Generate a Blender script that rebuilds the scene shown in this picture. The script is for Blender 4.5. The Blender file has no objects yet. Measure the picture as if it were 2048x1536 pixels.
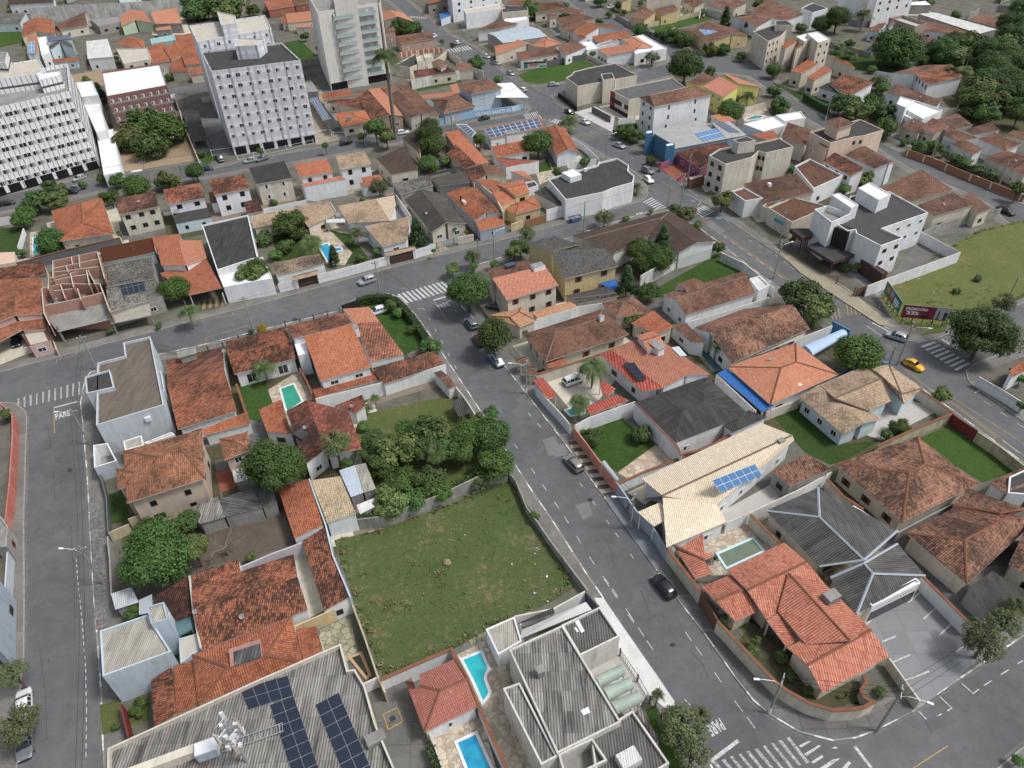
import bpy, math, random, bmesh
from mathutils import Vector, Matrix
random.seed(7)
CAM_AXES=[[0.999275, 0.038079, 0.0], [-0.024132, 0.633281, -0.773546], [-0.029456, 0.772985, 0.63374]]
HOUSES=[
('corner_house','orange tiled corner house behind the curved cream wall','house',0,'W_cr',[('g','T_red',3.3,[27.2,56,36.1,60,39.1,53.3,30.2,48.5],1.41,[28.5,51.8,37.3,55.7],0.45),('g','T_red',3.0,[23.4,53.7,28,55.5,29.6,49.9,26.4,48.5],1.13,[24.4,50.8,28.7,52.5],0.45),('g','T_red',3.7,[38.9,53,42.1,46.5,33.7,44.8,31.8,49.4],1.3,[34.3,53.9,38.4,44.3],0.45),('s','T_red',2.7,[33.5,46,31.7,45.1,30.1,48.3,31.9,49.3],3.4,0,0.2,1),('g','T_red',3.3,[31.5,44.7,40.8,48.5,43,43.1,33.7,39],1.14,[32.7,41.8,41.7,45.9],0.6)],[('box','water_tank',[38.37,50.19,5.0],1.9,1.3,0.5,'F_gy',None)],[],1),
('pergola','small tiled pool pergola by the cream street wall','pergola',0,'W_cr',[('g','T_red',2.6,[21.5,59.9,25.7,62.5,26.6,58.9,24.6,58.1],0.5,[21.2,60.4,24.8,57.8],0.2,1),('s','T_red',2.4,[25.6,56.1,23.1,55.4,21.4,59.6,24.7,57.8],3.0,0,0.2,1)],[],[],0),
('clinic_building','low clinic with dark corrugated hipped roofs and white ridges','building',0,'W_cr',[('h','C_clin',3.8,[43.8,69.1,51.7,60.9,39.1,55.6,35.1,65.2],1.99,[41,62.1,44.1,54.9],0.4),('h','C_clin',3.8,[50.7,58.7,52,53.6,41.1,48.4,39.9,53.8],2.13,[43.8,54.3,44.3,52.7],0.3)],[],[],1),
('entrance_block','clinic entrance block with white sign band over dark glazing','block',0,'W_wh',[('f','F_wh',4.0,[43.4,49.3,50.8,52.4,50.5,53.2,43,50.1],0.2,0,0.2)],[],[],0),
('shed','bright metal lean-to shed behind the clinic','shed',0,'W_cr',[('s','C_wh',3.0,[46.4,65.4,48.1,66.2,50.8,62.2,48.4,61],3.3,0,0.2)],[],[],0),
('tiled_house','large brown tiled hip-roofed house with brown shutters','house',0,'W_cr',[('h','T_mix',3.6,[48,73.8,62.9,79,67.1,68.8,53.1,62.4],2.4,[56.4,69.3,59.4,70.9],0.6)],[],[(0,3,3,1,1.5,1.2,'wood')],1),
('tiled_house','big brown tiled house at the right edge','house',0,'W_cr',[('h','T_mix',3.6,[52.7,60.6,61.6,64.7,71.6,62.1,56.7,52.2],1.9,[58.5,57.6,65.8,61],0.6),('h','T_mix',3.7,[61.4,65.1,64.9,67.8,71.2,63.8,67.2,62.2],1.0,[66.1,62.5,68.2,62.8],0.5),('g','T_mix',3.6,[63.6,55,66.6,50,71.5,55.4,70.3,62.1],1.48,0,0.45)],[],[],0),
('annex','low annex with dark tin roof and tiled corner','annex',0,'W_wh',[('s','T_mix',3.0,[69.2,69.5,77.2,72.9,76.8,69.4,69.9,67.1],3.4,0,0.2),('f','F_dk',3.6,[72.2,70,78.7,72.7,76.4,65.9,70.2,66.9],0.25,'W_wh',0.2)],[],[],0),
('garage','dark corrugated garage roof beside the parking lot','garage',0,'W_gy',[('s','C_dk',2.9,[64.2,50.8,58.2,47.3,56.6,51.8,61.2,54.2],3.3,0,0.2)],[],[],0),
('cream_house','long cream tiled house with blue solar panels','house',0,'W_wh',[('g','T_cream',4.4,[18.5,71.6,39.4,82.6,43.3,78.4,28.3,66.1],1.0,[20.7,67.3,42.8,78.5],0.4),('s','T_cream',3.6,[20,59.7,29.1,63.6,28.1,65.6,20.8,67.6],5.0,0,0.3),('s','T_cream',3.6,[18.9,63.3,17.1,66,20.5,67.2,21.8,64.6],4.1,0,0.2,1)],[('panel','blue',6,2,[27.24,67.12,8.38,35.23,72.37,5.83,36.83,72.34,3.19,28.82,67.07,5.73]),('box','chimney',[40.69,77.24,5.1],0.9,0.7,0.5,'W_cr',None)],[],1),
('annex','small brown tiled annex behind the cream tiled house','annex',0,'W_gy',[('s','T_mix',3.4,[40.1,69.9,38.4,73.2,44.7,75.8,46.9,72.5],3.9,0,0.2)],[],[],0),
('dark_roofed_house','house with charred dark corrugated hip roof','house',0,'W_wh',[('h','C_dk',3.8,[20.5,89.4,33.9,95.5,38.3,85.4,25.2,79.4],1.3,[27.3,85.5,31.1,87.1],0.15),('s','C_dk',3.5,[34.7,81.6,33.7,83.3,38.6,86.5,41.2,84.6],3.7,0,0.2)],[],[],1),
('porch_canopy','curved plastic porch canopy over the green gate','canopy',0,'W_gr',[('b','G_canopy',2.7,[13.2,76.7,15,72.8,15.6,73.1,14,77.2],0.25,0,0,1)],[],[],0),
('red_tiled_house','red and salmon tiled house with raised roof turret','house',0,'W_wh',[('s','T_sal',4.6,[25.6,91.9,18.4,103,21.5,104.1,29.8,93.9],5.6,0,0.2),('s','T_sal',4.6,[34.2,95.1,27.2,106.3,21.5,104.1,29.8,93.9],5.6,0,0.2),('s','T_redm',3.5,[22.3,92.4,16.3,103.4,18.4,103,25.6,91.9],4.6,0,0.5),('g','T_red',6.6,[22.8,104.5,26,105.7,27.5,101.6,24.1,99.9],0.5,0,0.3)],[('panel','solar',2,4,[19.83,99.26,4.52,21.75,98.92,4.83,23.21,94.41,4.56,21.66,94.65,4.31]),('panel','light',3,1,[29.09,103.05,4.73,30.68,103.89,4.32,31.44,100.68,4.56,30.06,100.14,4.9]),('box','chimney',[25.94,101.03,5.4],2.3,1.5,1.5,'W_wh',None)],[],0),
('carport','red tiled poolside carport by the red tiled house','carport',0,'W_wh',[('s','T_redm',2.7,[12.8,87.9,19.8,91.3,17.8,92.2,12.1,89.4],3.2,0,0.2,1),('s','T_redm',2.9,[15.4,93.5,16.3,92.1,17.7,93.5,15.3,96.4],3.6,0,0.2,1)],[],[],0),
('gate_roof','narrow red tiled roof over the pool garden gate','roof',0,'W_wh',[('s','T_redm',2.4,[7.8,93.3,6,92.7,3.8,97.3,5.5,98.1],2.9,0,0.2,1)],[],[],0),
('brown_hip_house','wide brown tiled hip house with white tank','house',0,'W_cr',[('h','T_br',3.4,[2.5,110.8,18.6,118.5,22.6,109.5,6.2,101.9],1.6,[8.6,108.9,16.9,112.7],0.7)],[('box','water_tank',[17.51,112.47,5.3],0.9,0.8,0.6,'W_wh',None)],[(0,2,3,1,1.4,1.1,'wood'),(0,3,3,1,1.0,2.0,'glass')],1),
('gate_roof','small weathered tiled roof over garden gate','roof',0,'W_cr',[('g','T_br',2.6,[0.9,103.9,2.6,104.9,3.5,103,1.6,102.1],0.4,0,0.15,1),('g','T_br',2.5,[3,102,4.2,102.1,4.7,99.5,3.1,99.3],0.3,0,0.45,1)],[],[],0),
('garden_shed','tiny orange tiled shed under brown house windows','shed',0,'W_cr',[('s','T_or',2.3,[10.3,102.4,6.6,101.5,6.4,102.5,9.7,103.9],2.7,0,0.2)],[],[],0),
('tiled_annex','brown tiled annex joining two courtyards','annex',0,'W_cr',[('h','T_br',3.3,[18.8,120.7,25.2,123,28.4,116.8,20.8,115.3],1.26,0,0.3),('s','T_or',3.2,[27.8,109.3,23.5,113.4,28.3,116.4,31.1,110.6],4.0,0,0.3)],[],[],0),
('tiled_annex','narrow brown tiled annex on blue and white walls','annex',0,'W_wh',[('s','T_br',3.1,[33.6,106.7,31.3,112.6,33.8,112.3,36.2,105.6],3.6,0,0.2)],[],[],0),
('two_storey_house','two storey house with orange tiles and brown shutters','house',0,'W_cr',[('s','T_sal',6.2,[-0.4,118.6,10.2,123.5,7.7,129.8,-3.2,125.3],7.3,0,0.4),('s','T_br',6.4,[-4.3,130.4,4.2,133.5,7.4,129.5,-3.2,125.3],7.3,0,0.3)],[('box','water_tank',[6.21,128.78,6.9],2.6,1.9,1.1,'W_wh',None),('box','solar_heater',[0.55,130.49,7.2],2.2,1.3,0.25,'G_panel',None)],[(0,0,3,2,1.3,1.1,'wood')],1),
('porch','light orange tiled porch roof beside the street tree','porch',0,'W_cr',[('h','T_lor',3.1,[-4.2,118,2.4,121.2,5.3,115.8,1.9,113.5],0.7,[0,116.2,2,117.9],0.3)],[],[],0),
('porch','narrow light orange tiled strip roof along a white wall','porch',0,'W_cr',[('s','T_lor',2.8,[14,120.6,5.6,116.9,4.5,118.3,12.3,121.6],3.4,0,0.2)],[],[],0),
('yellow_house','two storey yellow house with dark grey tiled roof','house',0,'W_ye',[('s','T_gy',6.0,[11.5,126.2,23.3,130.6,21.2,135.8,9.5,135.6],7.4,0,0.4),('s','T_gy',6.0,[4.4,142.2,11,145,15.8,138.2,9.5,135.9],7.2,0,0.4),('s','T_gy',6.4,[10.1,137.4,19.9,137.7,15.9,138.8,13.2,139.6],7.2,0,0.2,1)],[],[(0,0,2,2,1.5,1.2,'wood')],1),
('dark_annex','low dark grey tiled annex below the yellow house','annex',0,'W_cr',[('g','T_gy',3.1,[11.5,124.3,20.6,127.3,22.5,123.5,13.8,121.1],0.6,[13.2,122.3,21.9,123.6],0.2)],[],[],0),
('awning','bright blue awning beside the yellow house','awning',0,'W_ye',[('s','M_blue',2.6,[22.3,125.8,19.3,129.5,22.8,130.3,23,127.1],3.0,0,0.2,1)],[],[],0),
('brown_hall','long L-shaped hall with dark brown roof','hall',0,'W_wh',[('g','T_dk',4.6,[14.9,147.6,39.7,158.1,33.7,147,23.5,138.5],1.3,[17.2,143.2,36.5,152.1],0.3),('g','T_dk',4.6,[39.7,158.1,46.7,142.1,37.8,137.9,32.3,147.1],1.3,[36.8,152,41.8,139.5],0.3)],[],[],0),
('brown_house','long brown tiled house on the green lawn edge','house',0,'W_wh',[('g','T_br',3.9,[31.1,122.1,50.1,130.1,49.9,121.3,34.3,114.4],1.2,[32.8,118.7,49.2,126.1],0.3),('s','T_br',4.6,[36,120.4,40.6,122.5,39.8,124.4,35.5,122.3],5.2,0,0.2),('s','T_br',4.6,[34,124.4,38.4,126.8,39.8,124.4,35.5,122.3],5.2,0,0.2)],[],[(0,3,2,1,1.0,1.0,'glass')],1),
('white_annex','white flat annex at the end of the green lawn','annex',0,'W_wh',[('f','C_wh',3.3,[50.6,128,53,128.9,53.9,125.1,51.1,123.1],0.3,0,0.2)],[],[],0),
('mossy_roofed_house','house with big mossy terracotta roof and blue base','house',0,'W_wh',[('s','T_mix',3.6,[39.2,99.1,56.5,108.8,55,114.8,36.9,106.6],5.2,0,0.5),('s','T_br',3.8,[35,110.3,46,116,55,114.8,36.9,106.6],5.2,0,0.3)],[],[],0),
('awning','pale corrugated awning strip under the mossy roof','awning',0,'W_wh',[('s','C_be',2.6,[55.6,107.8,44,102.1,43.6,103.4,55.1,108.8],2.9,0,0.2,1)],[],[],0),
('canopy','long pale blue arched canopy over a courtyard','canopy',0,'W_bl',[('b','M_paleblue',2.9,[53.8,104.3,62.4,108.8,63.2,107.3,54.6,101.4],0.6,0,0,1)],[],[],0),
('orange_hip_house','house with smooth orange hip roof','house',0,'W_wh',[('h','T_lor2',3.8,[38.1,98,52.2,104.2,56.5,94.7,42.5,87.5],2.0,[46.1,94.7,49.2,96.1],0.6)],[('patch','F_wh',[48.38,91.93,4.39,48.96,92.18,4.37,49.15,91.79,4.18,48.57,91.54,4.2])],[],0),
('blue_awning','bright blue canopy strip beside the orange hip roof','awning',0,'W_wh',[('s','M_blue',2.9,[41.2,86.8,36.3,97.3,38,98.1,43.3,87.8],3.3,0,0.2,1)],[],[],0),
('tan_roofed_house','pale blue walled house with tan tiled roofs','house',0,'W_pbl',[('s','T_tan',3.3,[51.9,80.4,48,89.8,51.8,91.5,55.6,81.8],4.3,0,0.6),('s','T_tan',3.3,[59.3,83.5,58.1,85.6,53.1,88,55.5,81.8],4.3,0,0.4),('h','T_tan',3.6,[52.3,92.3,62.1,97.1,62.6,87.6,58,85.2],1.3,[52.7,87.3,62.3,91.8],0.5),('h','T_tan',3.6,[62.1,97.1,66.3,97,69.1,90.5,64.3,86.7],0.9,[62.7,93.8,64.2,88.1],0.5)],[],[(0,0,3,1,1.2,1.2,'glass')],1),
('grey_roofed_building','cream building complex with grey corrugated roofs and pool','building',0,'W_cream2',[('f','C_gy',6.2,[-1.5,44.1,4.9,47,10.2,35.3,3.2,32.3],0.35,'W_cream2',0.2),('f','C_gm',4.8,[4.9,47.9,9.8,50.2,11.7,46.1,6.7,43.8],0.4,'W_cream2',0.2),('f','C_gm',5.6,[6.9,34.1,11.7,36.8,14.6,31.2,9.6,28.7,7,29.5],0.4,'W_cream2',0.2),('f','C_gy',5.8,[-2.3,39.7,-0.4,40.3,3.2,32.2,1.5,31.4],0.35,'W_cream2',0.2),('f','F_gy',5.9,[3.3,32.4,7,33.9,8.3,31.6,3.9,29.8],2.2,'W_cream2',0.2)],[('patch','F_wh',[6.53,48.57,4.44,7.01,48.8,4.44,7.63,47.17,4.44,7.2,46.93,4.44]),('patch','F_wh',[6.39,47.64,4.44,6.63,47.75,4.44,6.92,47.15,4.44,6.69,47.04,4.44]),('patch','F_wh',[6.08,36.84,5.89,6.93,37.22,5.89,7.11,36.59,5.89,6.32,36.29,5.89]),('box','chimney',[1.92,41.0,6.0],0.7,0.7,1.1,'F_gy',None),('box','skylight',[10.46,31.6,5.5],2.2,1.6,0.9,'C_wh',None)],[],0),
('barrel_canopy','three pale green barrel vaulted canopies by the railing','canopy',0,'W_gr',[('b','M_palegreen',3.0,[8.1,42,11.5,43.4,11.9,42.2,8.8,40.8],0.8,0,0,1),('b','M_palegreen',3.0,[8.9,40.6,12.2,41.8,12.6,40.5,9.6,39.2],0.8,0,0,1),('b','M_palegreen',3.0,[9.6,38.9,12.9,40.2,13.3,38.9,10.3,37.6],0.8,0,0,1)],[],[],0),
('lean_to','corrugated lean-to strip beside the small lawn','to',0,'W_cr',[('s','C_gy',2.6,[14.1,34.6,14.8,34.9,12.4,38.4,13,38.6],3.0,0,0.2,1)],[],[],0),
('pool_pavilion','beige corrugated pool shed with white parapet','pavilion',0,'W_wh',[('f','C_be',3.2,[-4.4,48.7,-0.8,50.3,0,46.9,-2.9,45.2],0.3,0,0.2)],[],[],0),
('glass_canopy','translucent panelled lean-to beside the vacant lot','canopy',0,'W_wh',[('s','G_canopy',2.7,[9,51.2,-0.3,47.5,0.1,48.4,8.3,52],3.2,0,0.2,1),('s','C_dk',2.8,[-0.5,49.4,-0.2,49.7,4.1,51.4,4.3,50.6],3.1,0,0.2,1)],[],[],0),
('pool_house','salmon tiled pool house between two swimming pools','house',0,'W_wh',[('h','T_salm',3.1,[-13.7,42.3,-8.1,45,-5.2,39.1,-11.1,36.4],1.2,[-9.5,40.5,-6.4,41.8],0.3)],[('box','chimney',[-12.28,41.74,4.0],0.7,0.7,1.0,'F_gy',None)],[],0),
('warehouse','large cream warehouse with corrugated roof and solar arrays','warehouse',0,'W_cr',[('f','C_gy',7.5,[-43.3,34,-37.2,37,-29.6,40.8,-20.9,44.9,-19.6,41.6,-18.8,41.7,-17.4,39.7,-15.7,35.5,-13.2,30.9,-12.1,28.5,-41.5,29.6],0.7,'W_cr',0.2)],[('panel','solar',2,8,[-22.65,38.07,6.9,-20.35,39.38,6.9,-14.45,29.09,6.9,-16.75,27.92,6.9]),('panel','solar',2,8,[-27.65,38.26,6.9,-25.25,39.15,6.9,-19.96,29.51,6.9,-22.23,28.45,6.9]),('panel','solar',4,2,[-31.45,40.24,6.9,-26.4,41.57,6.9,-25.27,39.22,6.9,-29.84,37.8,6.9]),('box','skylight',[-15.55,34.04,7.0],2.0,1.2,0.6,'F_gy',None),('box','parapet_block',[-35.95,32.71,6.9],9,0.9,1.2,'W_cr',0.35)],[],0),
('blue_building','narrow pale blue two storey building on the left street','building',0,'W_bl',[('f','C_be',6.2,[-50.8,48.6,-45.8,50.6,-41.1,45.5,-48,42.7],0.35,'W_bl',0.2),('f','C_be',7.4,[-45.6,50.9,-43.7,51.5,-42.3,49,-44.2,48.5],0.25,'W_bg',0.2)],[],[(1,1,1,1,0.6,0.8,'glass')],0),
('canopy','teal barrel canopy between blue building and tiled roof','canopy',0,'W_bl',[('b','M_teal',3.2,[-43.7,51.2,-41.8,52,-41,50.2,-42.7,49.1],0.6,0,0,1)],[],[],0),
('flat_annex','flat beige slab roof behind the blue building','annex',0,'W_bl',[('f','F_be',3.2,[-42.4,49,-40.3,49.6,-39.3,47.4,-41.1,45.7],0.1,0,0.2)],[],[],0),
('tin_shed','shiny tin roofed shed under the huge round tree','shed',0,'W_gy',[('s','M_tin',2.6,[-49.8,54.9,-52.5,53.9,-53.8,56.1,-51.5,57],3.0,0,0.2),('s','M_grey',2.6,[-47.4,53.3,-49.1,53,-49.8,55.1,-48.4,55.9],2.8,0,0.2)],[],[],0),
('tiled_annex','dark mossy tiled roof wedged beside the blue building','annex',0,'W_gy',[('s','T_dkor',3.0,[-41.7,51.9,-43.6,50.4,-47.4,55,-44,58],3.6,0,0.1)],[],[],0),
('tiled_house','long orange blackened tiled house beside cream paved yard','house',0,'W_wh',[('s','T_mixo',3.8,[-38.7,47,-26.9,52,-28.8,56.2,-40.7,51.3],5.0,0,0.15),('s','T_mixo',4.2,[-42.7,55.7,-30.4,60.5,-28.8,56.2,-40.7,51.3],5.0,0,0.1),('s','T_mixo',3.9,[-43.5,57.7,-37.9,60.2,-36.8,57.7,-42.4,55.3],4.2,0,0.05)],[('box','satellite_dish',[-40.4,51.23,5.0],0.8,0.8,0.5,'W_wh',None)],[],0),
('tiled_annex','long narrow tiled wing along the vacant lot','annex',0,'W_wh',[('s','T_mixo',3.1,[-30.1,63.5,-25,52.2,-21.8,53.7,-27.2,65.2],3.8,0,0.05)],[],[],0),
('tiled_annex','orange tiled wing along the blue ridge wall','annex',0,'W_wh',[('s','T_or',3.1,[-35.9,73.8,-31.3,64,-27.4,65.6,-31.3,74.6],3.9,0,0.05)],[],[],0),
('tan_roofed_shed','tan tiled roof dotted with dark tiles','shed',0,'W_wh',[('s','T_tand',3.3,[-27.1,66.4,-31.1,74.9,-26.5,74.9,-23,67.4],3.9,0,0.1)],[],[],0),
('tin_shed','half blue half beige tin shed beside the garden','shed',0,'W_gy',[('s','M_paleblue2',3.0,[-24.5,71.4,-27.2,77,-24.8,77.7,-22.7,71.9],3.3,0,0.1),('s','C_be',3.1,[-22.7,72.1,-24.9,77.9,-23.2,78.1,-20.9,72.6],3.3,0,0.1)],[],[],0),
('tin_shed','small white corrugated shed by the ivy wall','shed',0,'W_gy',[('s','C_wh',2.6,[-20.1,70.2,-22.8,68.4,-23.5,69.9,-20.7,71.4],2.9,0,0.05)],[],[],0),
('red_tiled_house','red tiled house with orange ridge above the garden','house',0,'W_wh',[('s','T_dkor',4.1,[-29.7,80.7,-32.2,77.6,-37.3,88.5,-34.5,91.1],5.6,0,0.1),('s','T_rmix',3.9,[-29.5,79.8,-24,80.6,-26.9,87.8,-34.5,91.1],5.6,0,0.4)],[('box','roof_opening',[-34.0,83.42,4.6],1.6,2.2,0.5,'F_dk',None)],[],0),
('tiled_annex','small mossy tiled roof with dish beside the garden house','annex',0,'W_wh',[('s','T_dkor',2.8,[-26.6,90.4,-30.6,92.6,-26,94.6,-25,91.7],3.4,0,0.2)],[('box','satellite_dish',[-27.33,91.45,3.2],0.7,0.7,0.5,'W_wh',None)],[],0),
('tiled_annex','orange tiled annex next to the green swimming pool','annex',0,'W_wh',[('s','T_or',3.2,[-36.3,85.5,-40.6,86.3,-43.1,91.5,-40,94],3.5,0,0.05)],[],[],0),
('tiled_house','square orange tiled house with grey chimney box','house',0,'W_wh',[('s','T_mixo2',3.6,[-46.8,91.3,-55.4,87.2,-60.2,97.2,-51.3,101.1],5.1,0,0.4),('s','T_br2',3.8,[-63.9,106.2,-54.5,109.9,-51.3,101.1,-60.2,97.2],5.1,0,0.2)],[('box','chimney',[-59.45,105.94,4.2],2.6,1.7,1.3,'F_gy',None)],[],0),
('tiled_strip','low tiled verandah strip below the square tiled house','strip',0,'W_wh',[('s','T_or',2.6,[-44.3,89.1,-51.1,86.6,-51.6,87.7,-45.3,91.7],3.0,0,0.2)],[],[],0),
('tiled_house','wide weathered tiled house with palm in its garden','house',0,'W_wh',[('g','T_mixo',3.5,[-54.7,111.9,-44.3,116.3,-39.7,105.8,-50.1,101.6],1.3,[-52,105.6,-41.4,109.7],0.4)],[('box','satellite_dish',[-53.11,106.88,4.5],0.9,0.9,0.6,'W_wh',None)],[(0,2,2,1,2.0,2.2,'glass')],0),
('tiled_house','two level orange tiled house with white party walls','house',0,'W_wh',[('s','T_br2',5.2,[-43.1,113.9,-32.8,118,-29.8,112.5,-40.2,108.1],6.3,0,0.2),('s','T_or3',5.0,[-33.3,96.8,-24.9,100.3,-29.9,112,-38.3,108.3],6.5,0,0.25),('f','F_wh',4.9,[-41,110.1,-39,110.8,-37.1,105.3,-38.9,104.7],0.1,0,0.2)],[('box','water_tank',[-29.12,111.06,5.4],1.0,1.8,1.0,'W_wh',None)],[(1,0,2,1,1.6,0.9,'glass')],0),
('tiled_annex','bright orange to mossy sloping roof beside the hedge lawn','annex',0,'W_wh',[('s','T_stripe',3.4,[-25.7,103.9,-19.8,105.8,-25.4,115.6,-30.1,115.1],4.4,0,0.1),('s','T_lor2',4.4,[-30.1,115.1,-25.4,115.6,-28.2,121.2,-33.5,120.9],4.2,0,0.05)],[],[],0),
('tiled_strip','long low orange tiled strip below the two level house','strip',0,'W_wh',[('s','T_or',2.7,[-23.5,99.6,-34.3,95,-35.1,96.8,-24.6,101.5],3.2,0,0.2)],[],[],0),
('tiled_strip','brown tiled strip roof along the white garden wall','strip',0,'W_wh',[('s','T_br2',3.0,[-12.1,103,-22.7,97.7,-25,101.4,-14.4,105.8],3.9,0,0.2)],[],[],0),
('grey_building','tall white and grey corner building with brown corrugated roof','building',0,'W_ltgrey',[('f','C_br',6.6,[-74,102.5,-69.8,104.3,-71.8,108.5,-67.4,110.2,-57.7,90.1,-67,85.6],0.5,0,0.2),('f','F_dk',6.9,[-74.2,98.1,-70.6,99.9,-67.8,94.9,-71.9,93.5],0.3,0,0.2),('f','F_dk',5.0,[-65.8,100.6,-62.8,101.5,-60.1,95.8,-62.6,94.6],2.0,0,0.2)],[('box','air_conditioner',[-65.56,86.73,4.4],0.9,0.5,0.7,'W_wh',None),('box','air_conditioner',[-60.37,88.65,4.6],0.9,0.5,0.7,'W_wh',None)],[],0),
('annex','white annex with slatted skylights below the grey building','annex',0,'W_wh',[('f','C_be',3.6,[-63.5,84.9,-61,86.1,-59.7,83.7,-62.3,82.7],0.2,0,0.2),('f','C_be',3.6,[-59.9,84.3,-56.3,86.6,-55.5,86.1,-59.2,84],0.2,0,0.2)],[],[],0),
('roofless_annex','open white walled roofless room on the left street','annex',0,'W_ltgrey',[('f','F_gy',3.2,[-68.4,84.6,-66.2,85,-63,80.8,-66,79.4],2.6,'W_wh',0.2)],[],[],0),
('two_storey_house','two storey cream house with large mossy hip roof','house',0,'W_pkcr',[('h','T_mixh',6.4,[-60.3,79.6,-49.5,84,-45.7,73.1,-55.5,68.8],1.9,[-52.8,76,-50.7,78.3],0.55),('h','T_mixh',6.3,[-59.9,75.8,-57,76.2,-55.6,72.6,-58,71.7],0.7,[-56.1,74.2,-55.3,74.4],0.3)],[],[],0),
('two_storey_house','small square hip roofed tower house with cream walls','house',0,'W_pkcr',[('h','T_mixh',6.2,[-46.1,81.7,-42.1,83.2,-40.5,79,-44.1,76.9],1.0,[-43,80,-42.9,79.9],0.4)],[],[(0,2,1,1,1.2,1.2,'glass')],0),
('dark_shed','long ramshackle shed with black and grey roof sheets','shed',0,'W_gy',[('s','C_gy',2.7,[-42.5,68.8,-45.8,67.6,-48.5,70.2,-44.6,72.5],3.1,0,0.2),('s','C_black',2.7,[-42.5,68.8,-45.6,71.6,-39.9,73.9,-37.2,69.9],3.2,0,0.1),('s','C_black',2.7,[-35.4,70.9,-37.5,70.4,-39.9,73.9,-37,74.5],3.2,0,0.1)],[],[],0),
('tin_shed','small pale tin roof beside the square tower house','shed',0,'W_gy',[('s','C_wh',3.0,[-40.1,76.1,-42.8,75.2,-43.8,77.6,-41.5,78.8],3.3,0,0.2)],[],[],0),
('grey_house','pale grey building cut off by the left edge','house',0,'W_gy',[('f','F_gy',3.4,[-79.3,70.1,-75.6,70,-73.5,68.1,-71.7,64.3,-76.1,64.3],0.3,0,0.2)],[],[],0),
('dark_fronted_house','dark fronted shop building at the left edge','house',0,'W_bg',[('f','F_dk',5.0,[-72.6,57.8,-68.4,57.6,-63.4,47.7,-67,47.9],0.3,0,0.2)],[],[],0),
('gate_roof','small tiled gate shelter on the central street','roof',0,'W_wh',[('g','T_br',2.5,[-14.1,101.1,-12.8,101.8,-9.8,97.1,-11.2,96.3],0.4,0,0.1)],[],[],0),
('carport','flat dark grey carport roof beside the bushy garden','carport',0,'W_gy',[('s','C_dk',2.5,[-6.9,90.1,-9.2,89,-10.5,92.6,-8.6,93.8],2.8,0,0.2,1)],[],[],0),
('tiled_house','orange tiled house with dark rectangular skylight opening','house',0,'W_wh',[('h','T_or',4.4,[-39.4,46,-28.5,50.8,-25.9,44.5,-36.7,39.8],1.6,[-33.9,43.3,-29.8,44.7],0.1),('s','T_or',3.4,[-28,49.6,-25.5,49.9,-23.9,46.3,-26.1,45.1],3.9,0,0.05),('s','T_or',3.8,[-41.5,45,-39.5,45.7,-36.8,39.9,-38.9,38.9],4.2,0,0.05),('s','T_mixo',3.2,[-43.9,43.7,-42,45.3,-38.9,38.9,-40.9,37.6],4.2,0,0.05)],[('box','skylight',[-32.21,44.92,5.5],3.6,2.4,0.8,'W_pkbr',0.33),('box','skylight_glass',[-31.94,44.69,6.3],3.0,1.8,0.06,'C_black',0.33)],[],0),
('tiled_house','large orange tiled house at the left edge with pink porch','house',0,'W_pk',[('s','T_mixo2',3.8,[-106.9,117.3,-116.1,137.9,-106.4,135.7,-98.8,120.9],5.6,0,0.3),('s','T_mixo2',4.6,[-94.6,122.6,-101.8,137.3,-106.4,135.7,-98.8,120.9],5.6,0,0.2),('s','T_mixo2',3.4,[-92.5,118.7,-95.8,124,-99.8,123.6,-96.8,118],3.9,0,0.2),('s','T_mixo2',2.9,[-102.7,112.1,-106.3,119.9,-99.7,123.4,-96.7,117.9],4.0,0,0.2,1)],[],[],0),
('tiled_house','old brown tiled roof strip behind the left edge house','house',0,'W_cr',[('s','T_mixo',3.3,[-103.1,141,-118.2,136.7,-120.9,141.6,-106,146.1],4.0,0,0.2)],[],[],0),
('porch','pink rendered porch with dark window facing the street','porch',0,'W_pk',[('f','F_be',3.0,[-97.7,119.1,-93.4,119.5,-90.2,115.2,-93.5,113.8],0.2,'M_dkred',0.2)],[],[(0,2,1,1,1.6,1.0,'glass')],0),
('grey_tiled_house','dark mottled tiled house with eight black solar panels','house',0,'W_gy',[('s','T_gymot',3.9,[-72.7,129,-81.5,123.4,-85.6,132,-76.1,134.8],4.8,0,0.1),('s','T_gymot',5.2,[-75.7,134.1,-85.1,131.3,-89.6,141.2,-80.4,144.7],4.8,0,0.1)],[('panel','solar',4,2,[-83.17,133.33,5.24,-78.98,135.24,5.16,-76.48,130.39,4.43,-80.73,128.57,4.53])],[],0),
('carport','pale tiled carport roof below the eight black panels','carport',0,'W_gy',[('s','T_pale',2.7,[-73.5,123.6,-80.7,120.9,-82.6,124.5,-75.1,127.3],3.1,0,0.2,1)],[],[],0),
('tiled_house','low orange tiled house behind the mottled roof','house',0,'W_pbl',[('s','T_or',3.2,[-82,149.8,-92.7,145.4,-95.5,151.4,-84.8,155.8],3.9,0,0.3)],[],[],0),
('orange_tiled_house','orange hip tiled house with low street verandah','house',0,'W_wh',[('s','T_or3',4.4,[-77.1,141,-81.7,150.6,-76.3,151,-70.7,139],5.4,0,0.2),('s','T_lor2',4.6,[-67.7,143.5,-71.6,152.1,-76.3,151,-70.7,139],5.4,0,0.2),('s','T_or3',4.0,[-77.2,154,-81,148.3,-84.4,155,-78.2,156.4],4.3,0,0.05),('s','T_or3',3.0,[-67.9,130.3,-77.6,140.1,-67.9,143.6,-60.5,130.5],4.4,0,0.3,1)],[],[],0),
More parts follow.
